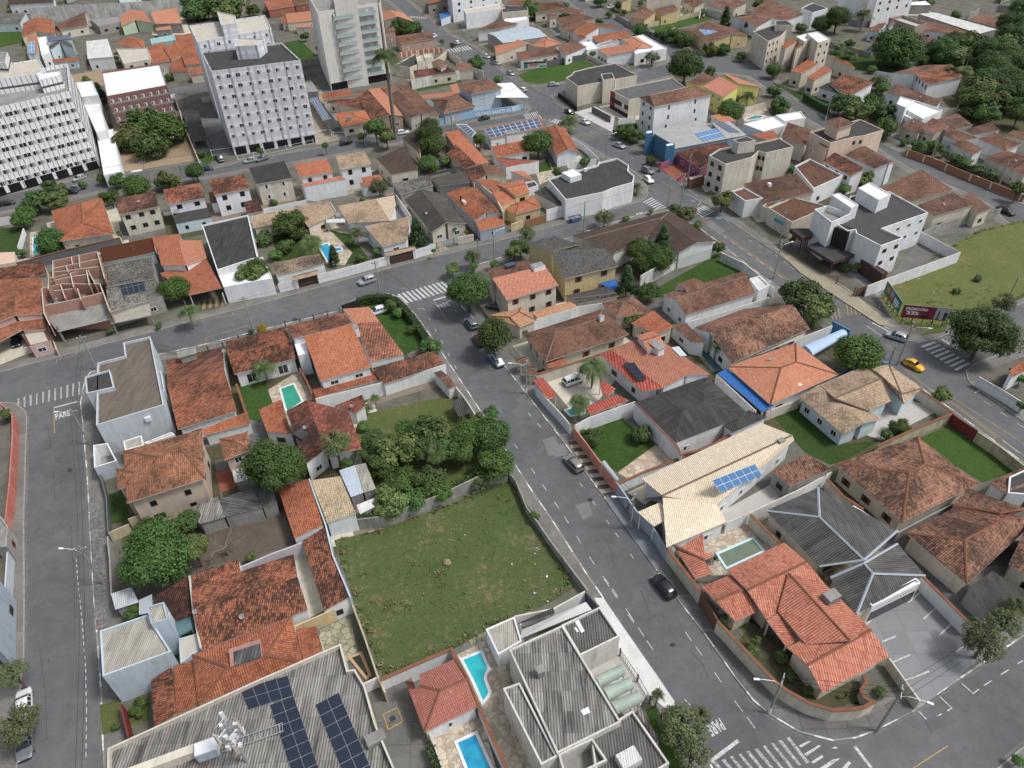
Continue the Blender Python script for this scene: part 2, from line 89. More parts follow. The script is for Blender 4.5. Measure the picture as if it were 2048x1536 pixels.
('dark_roofed_shop','narrow white shop with dark corrugated roof and sign','shop',0,'W_wh',[('f','C_dk',5.8,[-72.8,157.5,-63,162.2,-55.2,140.7,-58.3,138.7,-62.7,135.6],0.35,0,0.2),('f','F_wh',4.2,[-63.9,138.1,-59.5,141.6,-55.2,143.6,-50.7,134,-60.4,131.1],0.2,0,0.2)],[],[],0),
('orange_hip_house','orange hip roofed house beside a kidney shaped pool','house',0,'W_cr',[('h','T_or',3.8,[-117.3,173.2,-107.2,180.2,-95.3,159,-107.1,155.9],1.9,[-108.8,173.2,-103.3,161.5],0.5)],[],[],0),
('flat_annex','flat salmon slab roof at the left edge','annex',0,'W_cr',[('f','F_pk',3.2,[-125.8,152.6,-116.4,152.5,-113.7,147.5,-121.7,145.3],0.05,0,0.2)],[],[],0),
('two_storey_house','cream two storey house with brown tiled roof and balconies','house',0,'W_cr',[('s','T_mixb',6.2,[-86.8,168.1,-95.2,164.2,-99,172.1,-90.2,175.5],7.0,0,0.35)],[],[(0,0,3,2,1.2,1.1,'dark')],0),
('two_storey_house','white house with mottled roof behind dark flat annex','house',0,'W_wh',[('s','T_mixo',6.2,[-76.5,172.3,-85,169,-88.4,176.5,-80,180],7.0,0,0.3)],[],[(0,0,2,1,1.3,1.1,'dark')],0),
('annex','dark flat annex with a satellite dish','annex',0,'W_pbl',[('s','F_dk',3.2,[-74.4,167.6,-82.5,164.5,-86.4,173.4,-78.3,175.3],3.5,0,0.1)],[('box','satellite_dish',[-83.56,169.33,3.6],1.4,1.4,0.7,'W_wh',None)],[(0,0,2,1,0.8,1.0,'dark')],0),
('two_storey_house','white two storey house with red brown roof and two doors','house',0,'W_wh',[('s','T_mixo',6.2,[-66.4,177.3,-74.5,173.4,-78.1,181.3,-69.6,184.5],7.0,0,0.3)],[],[(0,0,2,2,1.2,1.3,'dark')],0),
('tiled_annex','small dark red tiled lean-to beside the white house','annex',0,'W_wh',[('s','T_dkor',3.0,[-61.8,170,-65.8,168.9,-68,174.6,-65.1,176.6],3.5,0,0.2),('s','T_br',3.0,[-75.3,176.3,-77.1,175.7,-79.8,182.8,-77.9,181.9],3.4,0,0.2)],[],[],0),
('two_storey_house','two storey cream house with smooth dark grey roof','house',0,'W_cr',[('s','T_gyd',6.3,[-56.4,182.5,-65.1,179.3,-69.3,188.3,-60.5,192.2],7.2,0,0.3)],[],[(0,0,2,2,1.4,1.2,'white')],0),
('two_storey_house','small two storey house with bright orange roof','house',0,'W_wh',[('s','T_or3',6.2,[-46.1,185.9,-54.3,183,-57.3,189.7,-49,193.3],7.0,0,0.3)],[],[(0,0,2,1,1.0,1.1,'dark')],0),
('blank_walled_annex','blank white walled annex with red capping','annex',0,'W_wh',[('s','T_red',4.6,[-53.3,180.5,-54.4,182.2,-44.4,185.9,-42.7,184.1],4.9,0,0.05)],[],[],0),
('two_storey_house','white two storey house with tan tiled roof','house',0,'W_wh',[('s','T_tan',6.3,[-36.2,189.8,-44.2,186.8,-46.8,194.7,-39.1,197.6],7.1,0,0.3)],[],[(0,0,2,2,1.1,1.4,'dark')],0),
('tiled_annex','red tiled lean-to below the tan roofed house','annex',0,'W_wh',[('s','T_or3',3.4,[-38,182.2,-39.2,184,-34.7,186.2,-32.4,183.5],3.7,0,0.2),('s','T_or3',3.7,[-33,186.4,-37.8,184,-39,186.3,-34.3,188.3],4.0,0,0.2)],[],[],0),
('tan_roofed_house','tan tiled garden pavilions in an L beside the pool','house',0,'W_cr',[('s','T_tan',3.2,[-52.1,163.9,-61.8,160.3,-63.5,165.3,-53.7,169],4.0,0,0.3),('s','T_tan',3.4,[-42.6,165.8,-48.3,159.4,-53.3,168.4,-45.5,171.8],4.6,0,0.3)],[],[],0),
('tan_roofed_house','large tan tiled house with white walls beside the pool','house',0,'W_wh',[('s','T_tan',3.4,[-38.5,160.4,-43,170.6,-32.8,170.5,-27.9,157.9],4.9,0,0.3),('s','T_tancr',4.2,[-27.6,168.3,-28.6,173.9,-32.8,170.5,-27.9,157.9],4.9,0,0.3),('s','T_tan',3.2,[-23.4,150.9,-28.7,148,-33.9,156,-23.1,160.7],4.6,0,0.3)],[],[(2,0,1,1,1.6,1.0,'glass')],0),
('tan_roofed_shed','weathered tan tiled lean-to along the white street wall','shed',0,'W_wh',[('s','T_tand2',2.8,[-41.2,142.2,-50.9,137.4,-52.7,141.4,-43.3,146.4],3.4,0,0.15)],[],[],0),
('gate_roof','tan tiled canopy above the left brown street gate','roof',0,'W_wh',[('g','T_tan',2.7,[-47.4,137.1,-42.4,139.7,-41.8,137.7,-46.8,135.4],0.3,0,0.1,1)],[],[],0),
('gate_roof','tan tiled canopy above the right brown street gate','roof',0,'W_wh',[('g','T_tan',2.7,[-28.3,146.5,-21.6,149,-21,147.4,-27.6,144.7],0.3,0,0.1,1)],[],[],0),
('walkway_canopy','white arched walkway canopy between two tan roofs','canopy',0,'W_wh',[('b','C_wh',2.7,[-44.8,164.1,-40.2,164.4,-39.7,162.3,-44.4,162.3],0.4,0,0,1)],[],[],0),
('grey_gabled_house','grey gabled house with open carport front','house',0,'W_cr',[('s','T_gyb',3.3,[-17.8,154.2,-25.9,172.8,-21.9,175.6,-14.2,156.1],4.8,0,0.3),('s','T_gyb',3.5,[-9.5,157.7,-17.2,175.8,-21.9,175.6,-14.2,156.1],4.8,0,0.3)],[],[],0),
('tiled_house','long brown tiled house with two flues beside the pergola house','house',0,'W_bg',[('s','T_or',3.6,[-7.6,158.7,-15.2,175,-10.5,175.9,-4.6,160.5],4.9,0,0.1),('s','T_mixo',4.0,[-0.8,161.3,-7.4,177.3,-10.5,175.9,-4.6,160.5],4.9,0,0.1),('s','T_or3',2.9,[-0.2,157.5,-6.3,154.7,-7.6,159.1,-1.3,162.3],3.4,0,0.1)],[('box','chimney',[-11.18,169.17,4.4],0.3,0.3,1.0,'M_black',None),('box','skylight',[-10.34,167.78,4.5],1.8,0.7,0.2,'C_wh',None)],[],0),
('orange_villa','stepped orange tiled villa with ochre walls and carport','villa',0,'W_ye',[('s','T_or3',5.2,[-2.7,171.1,-7.8,179.7,-3,177.9,0.8,173.2],5.8,0,0.1),('s','T_or3',4.8,[2.6,167.1,-1.4,163.5,-3,170.7,2.1,172.1],5.4,0,0.1),('g','T_or3',5.8,[-1.9,174.3,4.8,176.8,6.3,169,2.6,167.1],0.6,0,0.2),('h','T_or3',3.4,[-1.1,166.4,7.2,172.3,9.1,165.2,2.4,161.9],0.9,0,0.3)],[],[],0),
('tiled_house','rust brown gabled house beside the grey pergola','house',0,'W_cr',[('s','T_dkor',3.8,[-8.3,181,-11,189.6,-6.1,190.2,-4.7,183.3],4.8,0,0.2),('s','T_br',4.0,[0.8,184.6,-1.8,191.3,-6.1,190.2,-4.7,183.3],4.8,0,0.2)],[],[],0),
('tiled_annex','light orange lean-to roof behind the orange villa','annex',0,'W_wh',[('s','T_lor2',3.6,[7.6,180.8,1.7,188,5.5,186.7,7.3,182.4],4.0,0,0.2)],[],[],0),
('dark_annex','dark corrugated annex between villa and white block','annex',0,'W_wh',[('s','C_dk',3.2,[13.5,166,7.6,174.6,10.7,177.3,14.2,167.2],3.6,0,0.2),('f','F_dk',4.2,[5.5,178.8,7.9,179.8,8.9,176.5,6,174.8],0.4,0,0.2)],[],[],0),
('white_flat_building','white flat roofed building with stepped parapets on the avenue','building',0,'W_wh',[('f','F_dk',5.6,[11.4,177.4,25.4,185.2,25.9,186.9,31.2,189.4,33.6,184,32.8,180.7,34,176.9,33,173.1,27.4,170.1,24.6,167.8,15,164.3],0.5,0,0.2)],[('box','stair_tower',[17.64,177.78,5.2],3.6,4.0,1.4,'W_wh',None),('box','air_conditioner',[21.69,182.06,5.3],0.9,0.6,0.7,'W_wh',None)],[],0),
('white_villa','white villa with orange tiled roof and tall chimney','villa',0,'W_wh',[('s','T_or',3.6,[7.9,201.9,-1.8,198.2,-3.5,203.8,7.4,208.6],4.6,0,0.3),('g','T_or',3.9,[15.1,197.1,12.4,217.9,19.4,218.7,21.6,199.7],1.2,0,0.4),('s','T_rmix',3.4,[1.1,190.7,-2.7,198.8,1.6,196.4,10,194.2],3.8,0,0.05)],[('box','chimney',[2.56,207.24,4.0],3.4,1.6,3.2,'W_wh',None)],[(0,0,3,1,1.4,1.2,'dark')],0),
('solar_roofed_house','white house whose roof is covered by solar panels','house',0,'W_wh',[('s','T_or',3.6,[13.4,220.8,-3.7,212.5,-5.6,219.5,11.8,227.1],4.6,0,0.2)],[('panel','blue2',3,9,[-3.73,213.05,3.78,-5.42,218.49,4.67,11.52,226.37,4.62,12.58,220.93,3.77])],[],0),
('solar_carport','white carport roof carrying a dark solar array','carport',0,'W_wh',[('s','C_wh',3.6,[-8.9,213.6,-14.8,226.6,-11.2,225.1,-8.1,217.6],4.0,0,0.2)],[('panel','blue2',5,3,[-9.44,214.88,3.71,-13.99,225.54,3.75,-11.37,224.34,4.07,-8.51,217.57,4.04])],[],0),
('tiled_house','very long orange tiled house with tall tree beside','house',0,'W_cr',[('s','T_mixo',3.4,[-11.1,191,-16.5,202.9,-14,206.4,-7.5,191.3],4.6,0,0.2),('s','T_or3',3.6,[-7.6,193.7,-4.1,194.7,-9.6,207.9,-14.4,207.9],4.6,0,0.2),('s','T_or3',3.6,[-9.7,210.1,-14.5,208.1,-17.9,218.1,-13.3,218.7],4.4,0,0.2)],[],[],0),
('dark_roofed_house','dark brown tiled house with blank cream gables','house',0,'W_cr',[('s','T_dk',3.8,[-23.9,190.8,-30.9,188.1,-36.1,198.1,-28.8,207.4],4.6,0,0.1),('s','T_dk',3.8,[-24.2,202.2,-30.6,215.8,-27,219.3,-25.1,217],4.5,0,0.1)],[],[],0),
('dark_annex','low blackened tiled sheds behind the grey gabled house','annex',0,'W_gy',[('s','T_gymot',3.2,[-19,181.4,-27.4,176.2,-30.1,182.4,-21,186.5],3.7,0,0.2),('s','T_gyb',3.4,[-17.4,180.4,-20.1,185.5,-10.9,188.3,-9.1,180.6],4.0,0,0.2)],[],[],0),
('pergola','black slatted pergola between the grey roofs','pergola',0,'W_gy',[('s','M_black',3.2,[-20.3,187.7,-21,189,-11.9,193.5,-11.1,191.7],3.3,0,0.2,1)],[],[],0),
('apartment_block','white apartment block with dark grid lines and pilotis','apartment block',0,'W_grid',[('f','F_gy',22.6,[-150.2,185.3,-121.5,210.4,-136.1,240.1,-167.2,212.3],1.0,0,0.2),('f','F_be',25.6,[-155.7,207.7,-132.9,217.7,-134.2,224.1,-140.7,234.2,-163.3,220.4],0.3,0,0.2),('f','F_gy',28.0,[-163,228.1,-143.1,221.5,-148.4,232.9,-169.1,238.6],0.4,0,0.2),('f','F_wh',25.2,[-133.9,219.2,-128.2,221,-126.3,217,-130.3,212.8],0.1,0,0.2)],[],[(0,0,17,7,2.2,1.3,'curtain')],0),
('flat_block','bright white flat roofed annex row beside the gridded block','block',0,'W_wh',[('f','F_wh',9.0,[-151.7,268.5,-146.8,270.1,-136.9,252.7,-142.2,251.4],0.3,0,0.2),('f','F_wh',6.5,[-146.5,258.5,-140.9,259.9,-123.6,224.9,-125.9,223],0.3,0,0.2),('f','F_wh',4.0,[-130.1,230.3,-126.1,233.3,-108.7,197.4,-112.9,195.1],0.3,0,0.2)],[],[],0),
('apartment_block','red and grey banded apartment block with white roof','apartment block',0,'W_redband',[('f','F_wh',11.6,[-142.7,271,-124.8,279.6,-112.5,252,-128.8,242.1],0.6,0,0.2)],[],[(0,2,8,4,1.0,1.1,'white')],0),
('apartment_tower','grey and white striped apartment tower','apartment tower',0,'W_stripe',[('f','F_dk',24.8,[-82.8,216.5,-58.9,224.8,-69.5,246.1,-92.8,239.1],0.6,0,0.2),('f','F_be',28.0,[-78.9,230,-72.6,230.5,-71.8,237.7,-81.4,240.6],0.3,0,0.2)],[],[(0,0,9,7,1.5,1.2,'curtain')],0),
('apartment_tower','twin grey tower behind with pale flat roof','apartment tower',0,'W_stripe',[('f','F_be',24.8,[-97.8,251,-77.2,265.2,-84.6,286.6,-108.1,274.4],0.4,0,0.2),('f','F_be',28.0,[-91.2,258.2,-86.8,260.1,-90.6,272.3,-99,279.4],0.3,0,0.2)],[],[(0,0,6,7,1.3,1.2,'curtain')],0),
('apartment_tower','beige apartment tower with green glass balconies','apartment tower',0,'W_bei',[('f','F_gy',27.0,[-63.4,277.4,-42.3,288.8,-48.9,327.2,-74.1,312.3],0.8,0,0.2),('f','F_be',30.0,[-57.6,280.2,-50.1,283,-53.9,306,-60.1,300.2],0.3,0,0.2)],[],[(0,0,2,8,1.1,1.2,'white'),(0,3,3,8,1.0,1.0,'white')],0),
('tiled_house','orange gabled house with arched porch below grey wall','house',0,'W_cr',[('s','T_or',4.0,[-221.7,363.1,-236.5,393.3,-231.6,399.2,-216.7,367.9],5.4,0,0.2),('s','T_or',4.2,[-208.1,367.1,-224.1,398.2,-231.6,399.2,-216.7,367.9],5.4,0,0.2)],[],[],0),
('tiled_house','dark red tiled house beside the stained grey wall','house',0,'W_cr',[('g','T_br',4.0,[-217.3,386.4,-214.9,414.2,-200.2,383.7,-209.7,375.3],1.2,0,0.45),('s','T_br',3.0,[-203.1,382.4,-213.7,377.9,-218,386.7,-207.3,390.1],3.4,0,0.2)],[],[],0),
('green_house','pale green gabled house with orange roof','house',0,'W_palegreen',[('s','T_lor2',4.2,[-181.1,377.3,-191.8,402.4,-187.6,407.5,-176,382.7],5.6,0,0.3),('s','T_lor2',4.4,[-167.9,381.8,-182.4,409.7,-187.6,407.5,-176,382.7],5.6,0,0.3)],[],[(0,0,1,1,1.5,0.9,'dark')],0),
('orange_house','bright orange tiled house in front of dark trees','house',0,'W_gy',[('s','T_lor2',4.6,[-151.7,377.1,-164.9,377.9,-174.2,398.3,-164.6,407.9],5.6,0,0.2),('s','T_lor2',3.4,[-155,370.7,-161.6,369.4,-163.5,373.1,-157.4,377.1],3.7,0,0.2)],[],[],0),
('grey_house','grey house with small back patio and blue tank','house',0,'W_gy',[('f','F_gy',3.8,[-205.8,398.5,-192.2,403,-185.8,388.7,-193.7,381.1],0.2,0,0.2)],[],[],0),
('white_house','white house with orange roof and blue panels at top left','house',0,'W_wh',[('s','T_lor2',5.2,[-197.2,329.3,-201,327.9,-215.9,357.7,-213.1,361.8],5.6,0,0.2),('f','F_wh',5.4,[-210,355.4,-206.9,357.2,-191,327.6,-192.9,324],0.3,0,0.2)],[('panel','blue',3,2,[-200.89,328.4,5.3,-210.26,347.21,5.54,-207.35,347.88,5.53,-197.72,328.02,5.29])],[],0),
('gabled_house','grey gabled house with small solar panels on ridge','house',0,'W_pbl',[('s','T_gy',5.2,[-193.5,332.7,-197.2,339.3,-197,350.6,-191.6,339],6.6,0,0.2),('s','T_gy',5.4,[-183.1,332.4,-188.2,341.4,-197,350.6,-191.6,339],6.6,0,0.2),('s','G_panel',6.8,[-188.6,344.1,-198,341.2,-200.6,346.4,-192.2,350.6],7.2,0,0.2),('s','T_or',3.2,[-177.6,321.8,-187.4,320.4,-189.4,324.2,-179.9,326.7],3.5,0,0.2)],[],[],0),
('white_house','white shed roofed house beside dark netting','house',0,'W_wh',[('s','C_wh',4.8,[-160.8,319.1,-170.9,317.6,-183.2,344.9,-175,348],5.4,0,0.2)],[],[],0),
('tiled_house','orange hip roofed house between white and red roofs','house',0,'W_cr',[('h','T_or',4.2,[-170.4,343.7,-168.7,356.6,-159.4,348.5,-152.2,330.9],1.3,0,0.5)],[],[],0),
('white_house','cream flat house with rooftop parapets','house',0,'W_cr',[('f','F_be',5.4,[-163.6,329.7,-150.3,329.8,-141.9,311.4,-150.7,305.4],0.4,0,0.2)],[],[(0,2,2,1,1.2,1.2,'dark')],0),
('tiled_house','row house with weathered orange roof left of tower','house',0,'W_cr',[('s','T_or',4.6,[-133.7,309.7,-140.6,307.9,-149.9,329.1,-145.1,336.6],5.8,0,0.2),('s','T_or',3.6,[-122.8,298,-129.7,298,-135.7,315.4,-131,317.6],4.6,0,0.2)],[],[],0),
('tiled_house','second row house with orange roof left of tower','house',0,'W_cr',[('s','T_or',5.0,[-130.8,316,-133.6,310,-142,326.6,-140.1,336.5],5.9,0,0.2)],[],[],0),
('tiled_house','third row house with orange roof against the tower','house',0,'W_cr',[('s','T_or',4.8,[-119.2,303.4,-125.4,302.5,-144.4,347,-138.6,351.6],5.6,0,0.2),('s','T_or',3.4,[-116.3,295.3,-120.9,293.4,-123.4,300.7,-119.3,302.8],3.8,0,0.2)],[],[],0),
('teal_house','low teal flat roofed annex','house',0,'W_teal',[('f','W_teal',4.0,[-157.7,351.3,-148.9,357.8,-145,347.3,-153.7,342.1],0.05,0,0.2)],[],[],0),
('house','long low house at the far top left corner','house',0,'W_wh',[('s','T_dk',5.0,[-241.2,436.2,-264.5,434,-270.8,445.1,-254,462.1],5.5,0,0.2)],[],[],0),
('house','grey blue roofed house at the far left','house',0,'W_pbl',[('s','T_gymot',4.2,[-238.3,393.9,-254.5,393.9,-264.8,413.5,-244.4,412.9],5.0,0,0.2)],[],[],0),
('carport','black corrugated carport beside the paved tower yard','carport',0,'W_gy',[('s','C_dk',2.8,[-98.5,237.2,-103.3,236.5,-110.7,252.7,-105.3,253.4],3.0,0,0.2,1),('s','C_dk',2.8,[-92.4,223.1,-97.1,222.6,-102.6,235.3,-98.1,236],3.0,0,0.2,1)],[],[],0),
('gate_house','small guard house at the dirt lot corner','house',0,'W_gy',[('f','F_gy',3.2,[-119,269.4,-115.2,271.8,-112.6,266.5,-116.5,263.5],0.2,0,0.2)],[],[],0),
('solar_carport','dark carport with long solar array beside the striped tower','carport',0,'W_gy',[('s','C_dk',2.8,[-52.1,231.3,-55.8,229.4,-68.8,262.6,-67,265.2],3.1,0,0.2,1)],[('panel','blue2',12,3,[-58.74,236.75,2.96,-67.83,260.16,3.17,-65.38,261.25,3.17,-56.54,238.28,2.97])],[],0),
('flat_annex','grey slab roof annex between the towers','annex',0,'W_gy',[('s','F_gy',3.0,[-66,267.9,-70.9,267.1,-75,278.8,-71.3,281.4],3.2,0,0.2)],[],[],0),
('tiled_house','old orange tiled house with roof vent near the palm','house',0,'W_cr',[('s','T_or',3.4,[-52.7,260.8,-62.3,256.4,-63.5,261.5,-53.8,266],4.0,0,0.2),('s','T_mixo',3.3,[-47,245.8,-60.3,253.9,-60.4,253.1,-49.6,254.5],4.4,0,0.2),('h','T_or3',3.4,[-55.9,242.2,-45.6,244.7,-41.8,232.8,-51,228.6],1.0,0,0.5)],[('box','vent',[-49.51,232.77,4.3],1.2,0.9,0.8,'F_gy',None)],[],0),
('tiled_house','long two tone orange gabled house behind the palm','house',0,'W_pk2',[('s','T_mixo',3.8,[-41.9,232.8,-51,259.3,-46.9,261.2,-36.2,233.9],5.0,0,0.2),('s','T_lor2',4.0,[-32.2,235.3,-43,266.2,-46.9,261.2,-36.2,233.9],5.0,0,0.2)],[],[],0),
('tiled_house','long brown gabled house right of the palm','house',0,'W_cr',[('s','T_br',4.0,[-29.5,232.6,-39.3,257.2,-36.2,258.5,-26,233.4],5.2,0,0.2),('s','T_br',4.2,[-20.3,234.6,-29.3,258.2,-36.2,258.5,-26,233.4],5.2,0,0.2),('s','T_br',4.0,[-36,263.1,-39.2,255.9,-42.7,264.9,-37.7,267.9],4.8,0,0.2),('s','T_br',4.0,[-29.3,258.1,-34.5,271,-37.3,268.6,-34.7,260.3],4.6,0,0.2)],[],[],0),
('tiled_house','dark brown tiled house beside the light blue house','house',0,'W_bg',[('h','T_br',3.8,[-24,250.7,-14.8,256.3,-8.7,242.4,-19,236.2],2.65,[-17.4,241.5,-15,243.8],0.5)],[],[],0),
('blue_house','light blue two storey house with brown hip roof','house',0,'W_bl',[('h','T_br',6.6,[-15,256.8,-4.6,264.2,0.7,251.4,-10,246],1.6,[-7.5,252.6,-4.5,253.6],0.5)],[],[(0,3,1,1,0.8,0.9,'white')],0),
('open_hall','open sided hall with white canopy roof','hall',0,'W_bl',[('s','F_wh',4.2,[9.3,248.1,-1.7,249.4,-2.1,263.4,4.1,264.1],4.6,0,0.2,1)],[],[],0),
('tiled_house','salmon strip roof behind the light blue house','house',0,'W_wh',[('s','T_lor2',3.2,[-15.7,255.6,-28.3,254.4,-28,257.5,-16.3,260.3],3.5,0,0.2),('s','T_lor2',3.2,[-14.1,259.6,-16.1,255.7,-18.4,268.1,-15.8,270],3.4,0,0.2)],[],[],0),
('tiled_house','brown tiled house with dormer behind the cream wall','house',0,'W_cr',[('s','T_dkor',3.8,[-16.6,282.6,-31.8,277.4,-32.8,284.2,-20.6,288.3],4.4,0,0.2),('g','T_br',5.6,[-26.4,289.7,-23.8,294.5,-20,286.3,-22.1,281.7],0.6,0,0.45),('s','T_br',3.8,[-10.1,285.8,-16.3,285,-17,292,-11.2,293.8],4.2,0,0.2)],[],[],0),
('cream_building','cream building with dark triangular flat roof','building',0,'W_cr',[('f','F_dk',4.4,[-40.8,292.7,-34.2,307.8,-29.4,296.3,-34.6,288.5],0.4,0,0.2),('f','F_be',5.6,[-32.9,299.3,-30.5,300.7,-29.5,293.5,-31.8,292.1],0.2,0,0.2),('f','F_be',5.4,[-30.3,303.3,-26.8,303.7,-26,299.1,-29.3,296.9],0.3,0,0.2)],[],[],0),
('tiled_house','weathered tiled house with verandah beside the avenue','house',0,'W_pk2',[('s','T_br',3.8,[-27.7,332.9,-41.7,326.7,-45.1,335.5,-30.4,342],4.8,0,0.2),('s','T_br',5.4,[-45.7,343.9,-50.2,342.4,-50.9,346.3,-46.9,348],5.8,0,0.2)],[],[],0),
('tiled_house','orange gabled house behind the hedge by the avenue','house',0,'W_gy',[('s','T_lor2',4.4,[-53.5,367.3,-57.3,387.3,-52.6,384.3,-47.5,370.4],5.4,0,0.2),('s','T_lor2',4.4,[-38,361.2,-46.5,382.8,-52.6,384.3,-47.5,370.4],5.4,0,0.2)],[],[],0),
('tiled_house','orange roofed house behind the small back lawn','house',0,'W_cr',[('s','T_lor2',3.6,[-87.6,377.7,-100.6,373.5,-104.9,389.9,-91.2,394.4],4.4,0,0.2),('s','T_or',3.2,[-99.2,375.1,-103.3,374.5,-106.7,386,-103.8,390.8],3.6,0,0.2),('s','T_lor2',3.0,[-87.8,366.9,-95.1,366.8,-96.1,370.5,-89,371.8],3.3,0,0.2)],[],[],0),
('tiled_house','red verandah house at the top edge','house',0,'W_redv',[('s','T_or',3.8,[-104.9,411,-116.6,403,-122.9,419.5,-110.7,426.6],4.8,0,0.2),('s','T_br',3.6,[-97.6,416.7,-105.5,413.6,-110.5,428.7,-102.1,433.6],4.4,0,0.2)],[],[],0),
('white_building','tall white building with blue corner at the top edge','building',0,'W_wh',[('f','F_be',12.0,[-21.6,378.3,2,394.5,-1.5,431.9,-27.4,416.3],0.3,0,0.2)],[],[(0,0,4,3,1.2,1.2,'dark')],0),
('white_building','white low building with blue stripe and rooftop tank','building',0,'W_wh',[('f','F_be',6.6,[-14.8,364.4,3.4,374.3,1.7,385.5,-16.2,373.6],0.5,0,0.2)],[],[],0),
('tiled_house','brown hip roofed white house by the avenue','house',0,'W_wh',[('h','T_br',4.6,[-9.9,340.8,0.2,360.2,9.1,350.4,1.1,343.6],1.2,0,0.5)],[],[],0),
('blue_shed','small blue roofed kiosk beside the avenue','shed',0,'W_pbl',[('s','M_blue',3.4,[-22.6,378.4,-27.1,371.4,-28.4,380.1,-23.7,383.3],3.8,0,0.2)],[],[],0),
('warehouse','pale metal roofed warehouse with grey block walls','warehouse',0,'W_gy',[('g','M_tinblue',5.0,[-4.9,334,14.4,343.1,20.5,324.8,1.6,316.5],0.8,0,0.1)],[],[],0),
('tiled_house','large brown hip roofed house at the top edge','house',0,'W_cr',[('h','T_br',4.4,[17.4,372.2,19.7,393.6,31,394.5,33.9,377.3],2.41,[20.7,378.3,29.1,378.2],0.5)],[],[(0,3,2,1,1.2,1.1,'dark')],0),
('tiled_house','small hip roofed brown house behind white wall','house',0,'W_cr',[('h','T_br',3.8,[29.9,373,35.6,382.7,41.9,373.6,36.5,366.8],0.9,0,0.5),('h','T_br',4.6,[22.3,365.3,26.7,369.7,28.3,363,23.7,360.1],0.7,0,0.5)],[],[],0),
('white_building','cream flat block beside a round street tree','building',0,'W_cr',[('f','F_dk',6.5,[1.9,364.6,14.3,367.7,14,375.6,2.1,380.4],0.4,0,0.2)],[],[],0),
('white_house','white flat shop with brown tile edge','house',0,'W_wh',[('f','F_wh',5.0,[2.8,349.6,14.1,357.3,13.4,362.3,3,359.1],0.3,0,0.2)],[],[],0),
('tiled_house','brown long roof house with stepped ridge','house',0,'W_cr',[('s','T_br',4.2,[28.6,349.1,26.6,360.2,39.1,363.4,43.5,351.6],5.2,0,0.2),('s','T_br',4.2,[32.2,332.9,27.1,343.6,37,354.1,39.9,344.2],5.4,0,0.2)],[],[],0),
('tiled_house','orange and brown gabled house beside the metal warehouse','house',0,'W_wh',[('s','T_or',4.0,[36.7,326.7,31.8,333.8,39.9,344.2,43.9,335.6],5.4,0,0.2),('s','T_br',4.2,[52.9,334,50.7,345.6,39.9,344.2,43.9,335.6],5.4,0,0.2),('s','T_br',3.4,[37.7,328,33.8,321.4,33.4,328,36.6,332.9],3.8,0,0.2)],[],[],0),
('tiled_house','long brown tiled house behind the white flat shop','house',0,'W_gy',[('s','T_or',3.8,[56.4,324.6,40.7,317.7,39.2,322.9,54,330.2],4.8,0,0.2)],[],[],0),
('tiled_house','bright orange house with many hips near the billboard lot','house',0,'W_cr',[('s','T_lor2',4.0,[-1.5,302.9,-1.9,316.2,8.1,320.7,11.5,313.3],5.2,0,0.2),('h','T_lor2',4.2,[13.6,315.1,20.1,328.3,26.1,316.2,18.5,310.5],1.0,0,0.5),('s','T_lor2',4.2,[17.4,309.7,8.6,321.8,8.1,320.7,11.5,313.3],5.2,0,0.2)],[],[],0),
('tiled_house','low brown tiled house behind the billboard lot','house',0,'W_cr',[('s','T_br',3.4,[24.4,304.4,8.3,296.7,6.6,304.7,22.6,311.8],4.2,0,0.2)],[],[],0),
('tiled_house','brown gabled house with white gable wall','house',0,'W_wh',[('s','T_br',3.8,[35.8,310.6,26.2,299,23.8,306.5,30.3,317.3],5.0,0,0.1)],[],[],0),
('orange_front_house','white house with orange front roof and flat white annex','house',0,'W_wh',[('s','T_lor2',4.2,[42,295.2,39.2,304.7,54.2,309.3,54.3,298.9],4.9,0,0.3),('h','T_lor2',4.8,[50.5,317.1,57.5,319.1,61.4,302.9,55,301.9],0.9,0,0.5),('f','F_wh',4.6,[52.9,294.8,66.6,301.1,60.9,323.6,54.5,319.4],0.3,0,0.2),('f','F_gy',3.6,[39.1,311.9,49.9,316.2,49.2,322.4,41.6,316.4],0.2,0,0.2),('f','F_wh',3.4,[35.5,307.5,40.8,309.6,39,320.6,34.3,320.3],0.2,0,0.2)],[],[(0,0,3,1,1.4,1.2,'dark'),(2,0,2,1,1.6,1.2,'dark')],0),
('cream_office_building','cream cubic office building with dark glass slot','building',0,'W_cr',[('f','F_dk',6.8,[26.1,249.7,47.9,259.7,42.1,275.2,32.4,270.9,26.6,267,24.9,262.7,22.9,260],0.35,0,0.2),('f','F_dk',8.0,[34.9,251.4,39,253,39,259.6,35,258.6],0.25,0,0.2)],[],[(0,0,1,1,5.0,3.4,'glass')],0),
('office_block','long office with grey roof and red and black facade','block',0,'W_cr',[('f','C_gyd',6.0,[41.5,236,62.2,246.6,59.9,258.1,37,246.9],0.35,0,0.2)],[],[],0),
('apartment_block','white three storey block with brown hip roof','apartment block',0,'W_wh',[('h','T_br',10.4,[42.6,224.3,62.8,234.3,65.1,224.6,45.6,215.2],1.4,[45.3,221.3,60.8,228],0.35)],[],[(0,3,2,3,1.0,1.1,'dark'),(0,2,2,3,0.6,1.2,'dark')],0),
('yellow_villa','bright yellow two storey villa with salmon roofs','villa',0,'W_ye2',[('s','T_sal',6.2,[71.7,234.3,68.1,246.5,74.7,252,78.2,240.6],7.6,0,0.2),('s','T_sal',6.2,[86.5,244.2,82.9,251.6,76.8,255.4,78.9,243.2],7.6,0,0.2),('s','T_br',5.0,[67.8,252,64,254.6,71.9,261,74.6,254.1],6.2,0,0.2)],[],[(0,0,3,2,1.2,1.2,'glass')],1),
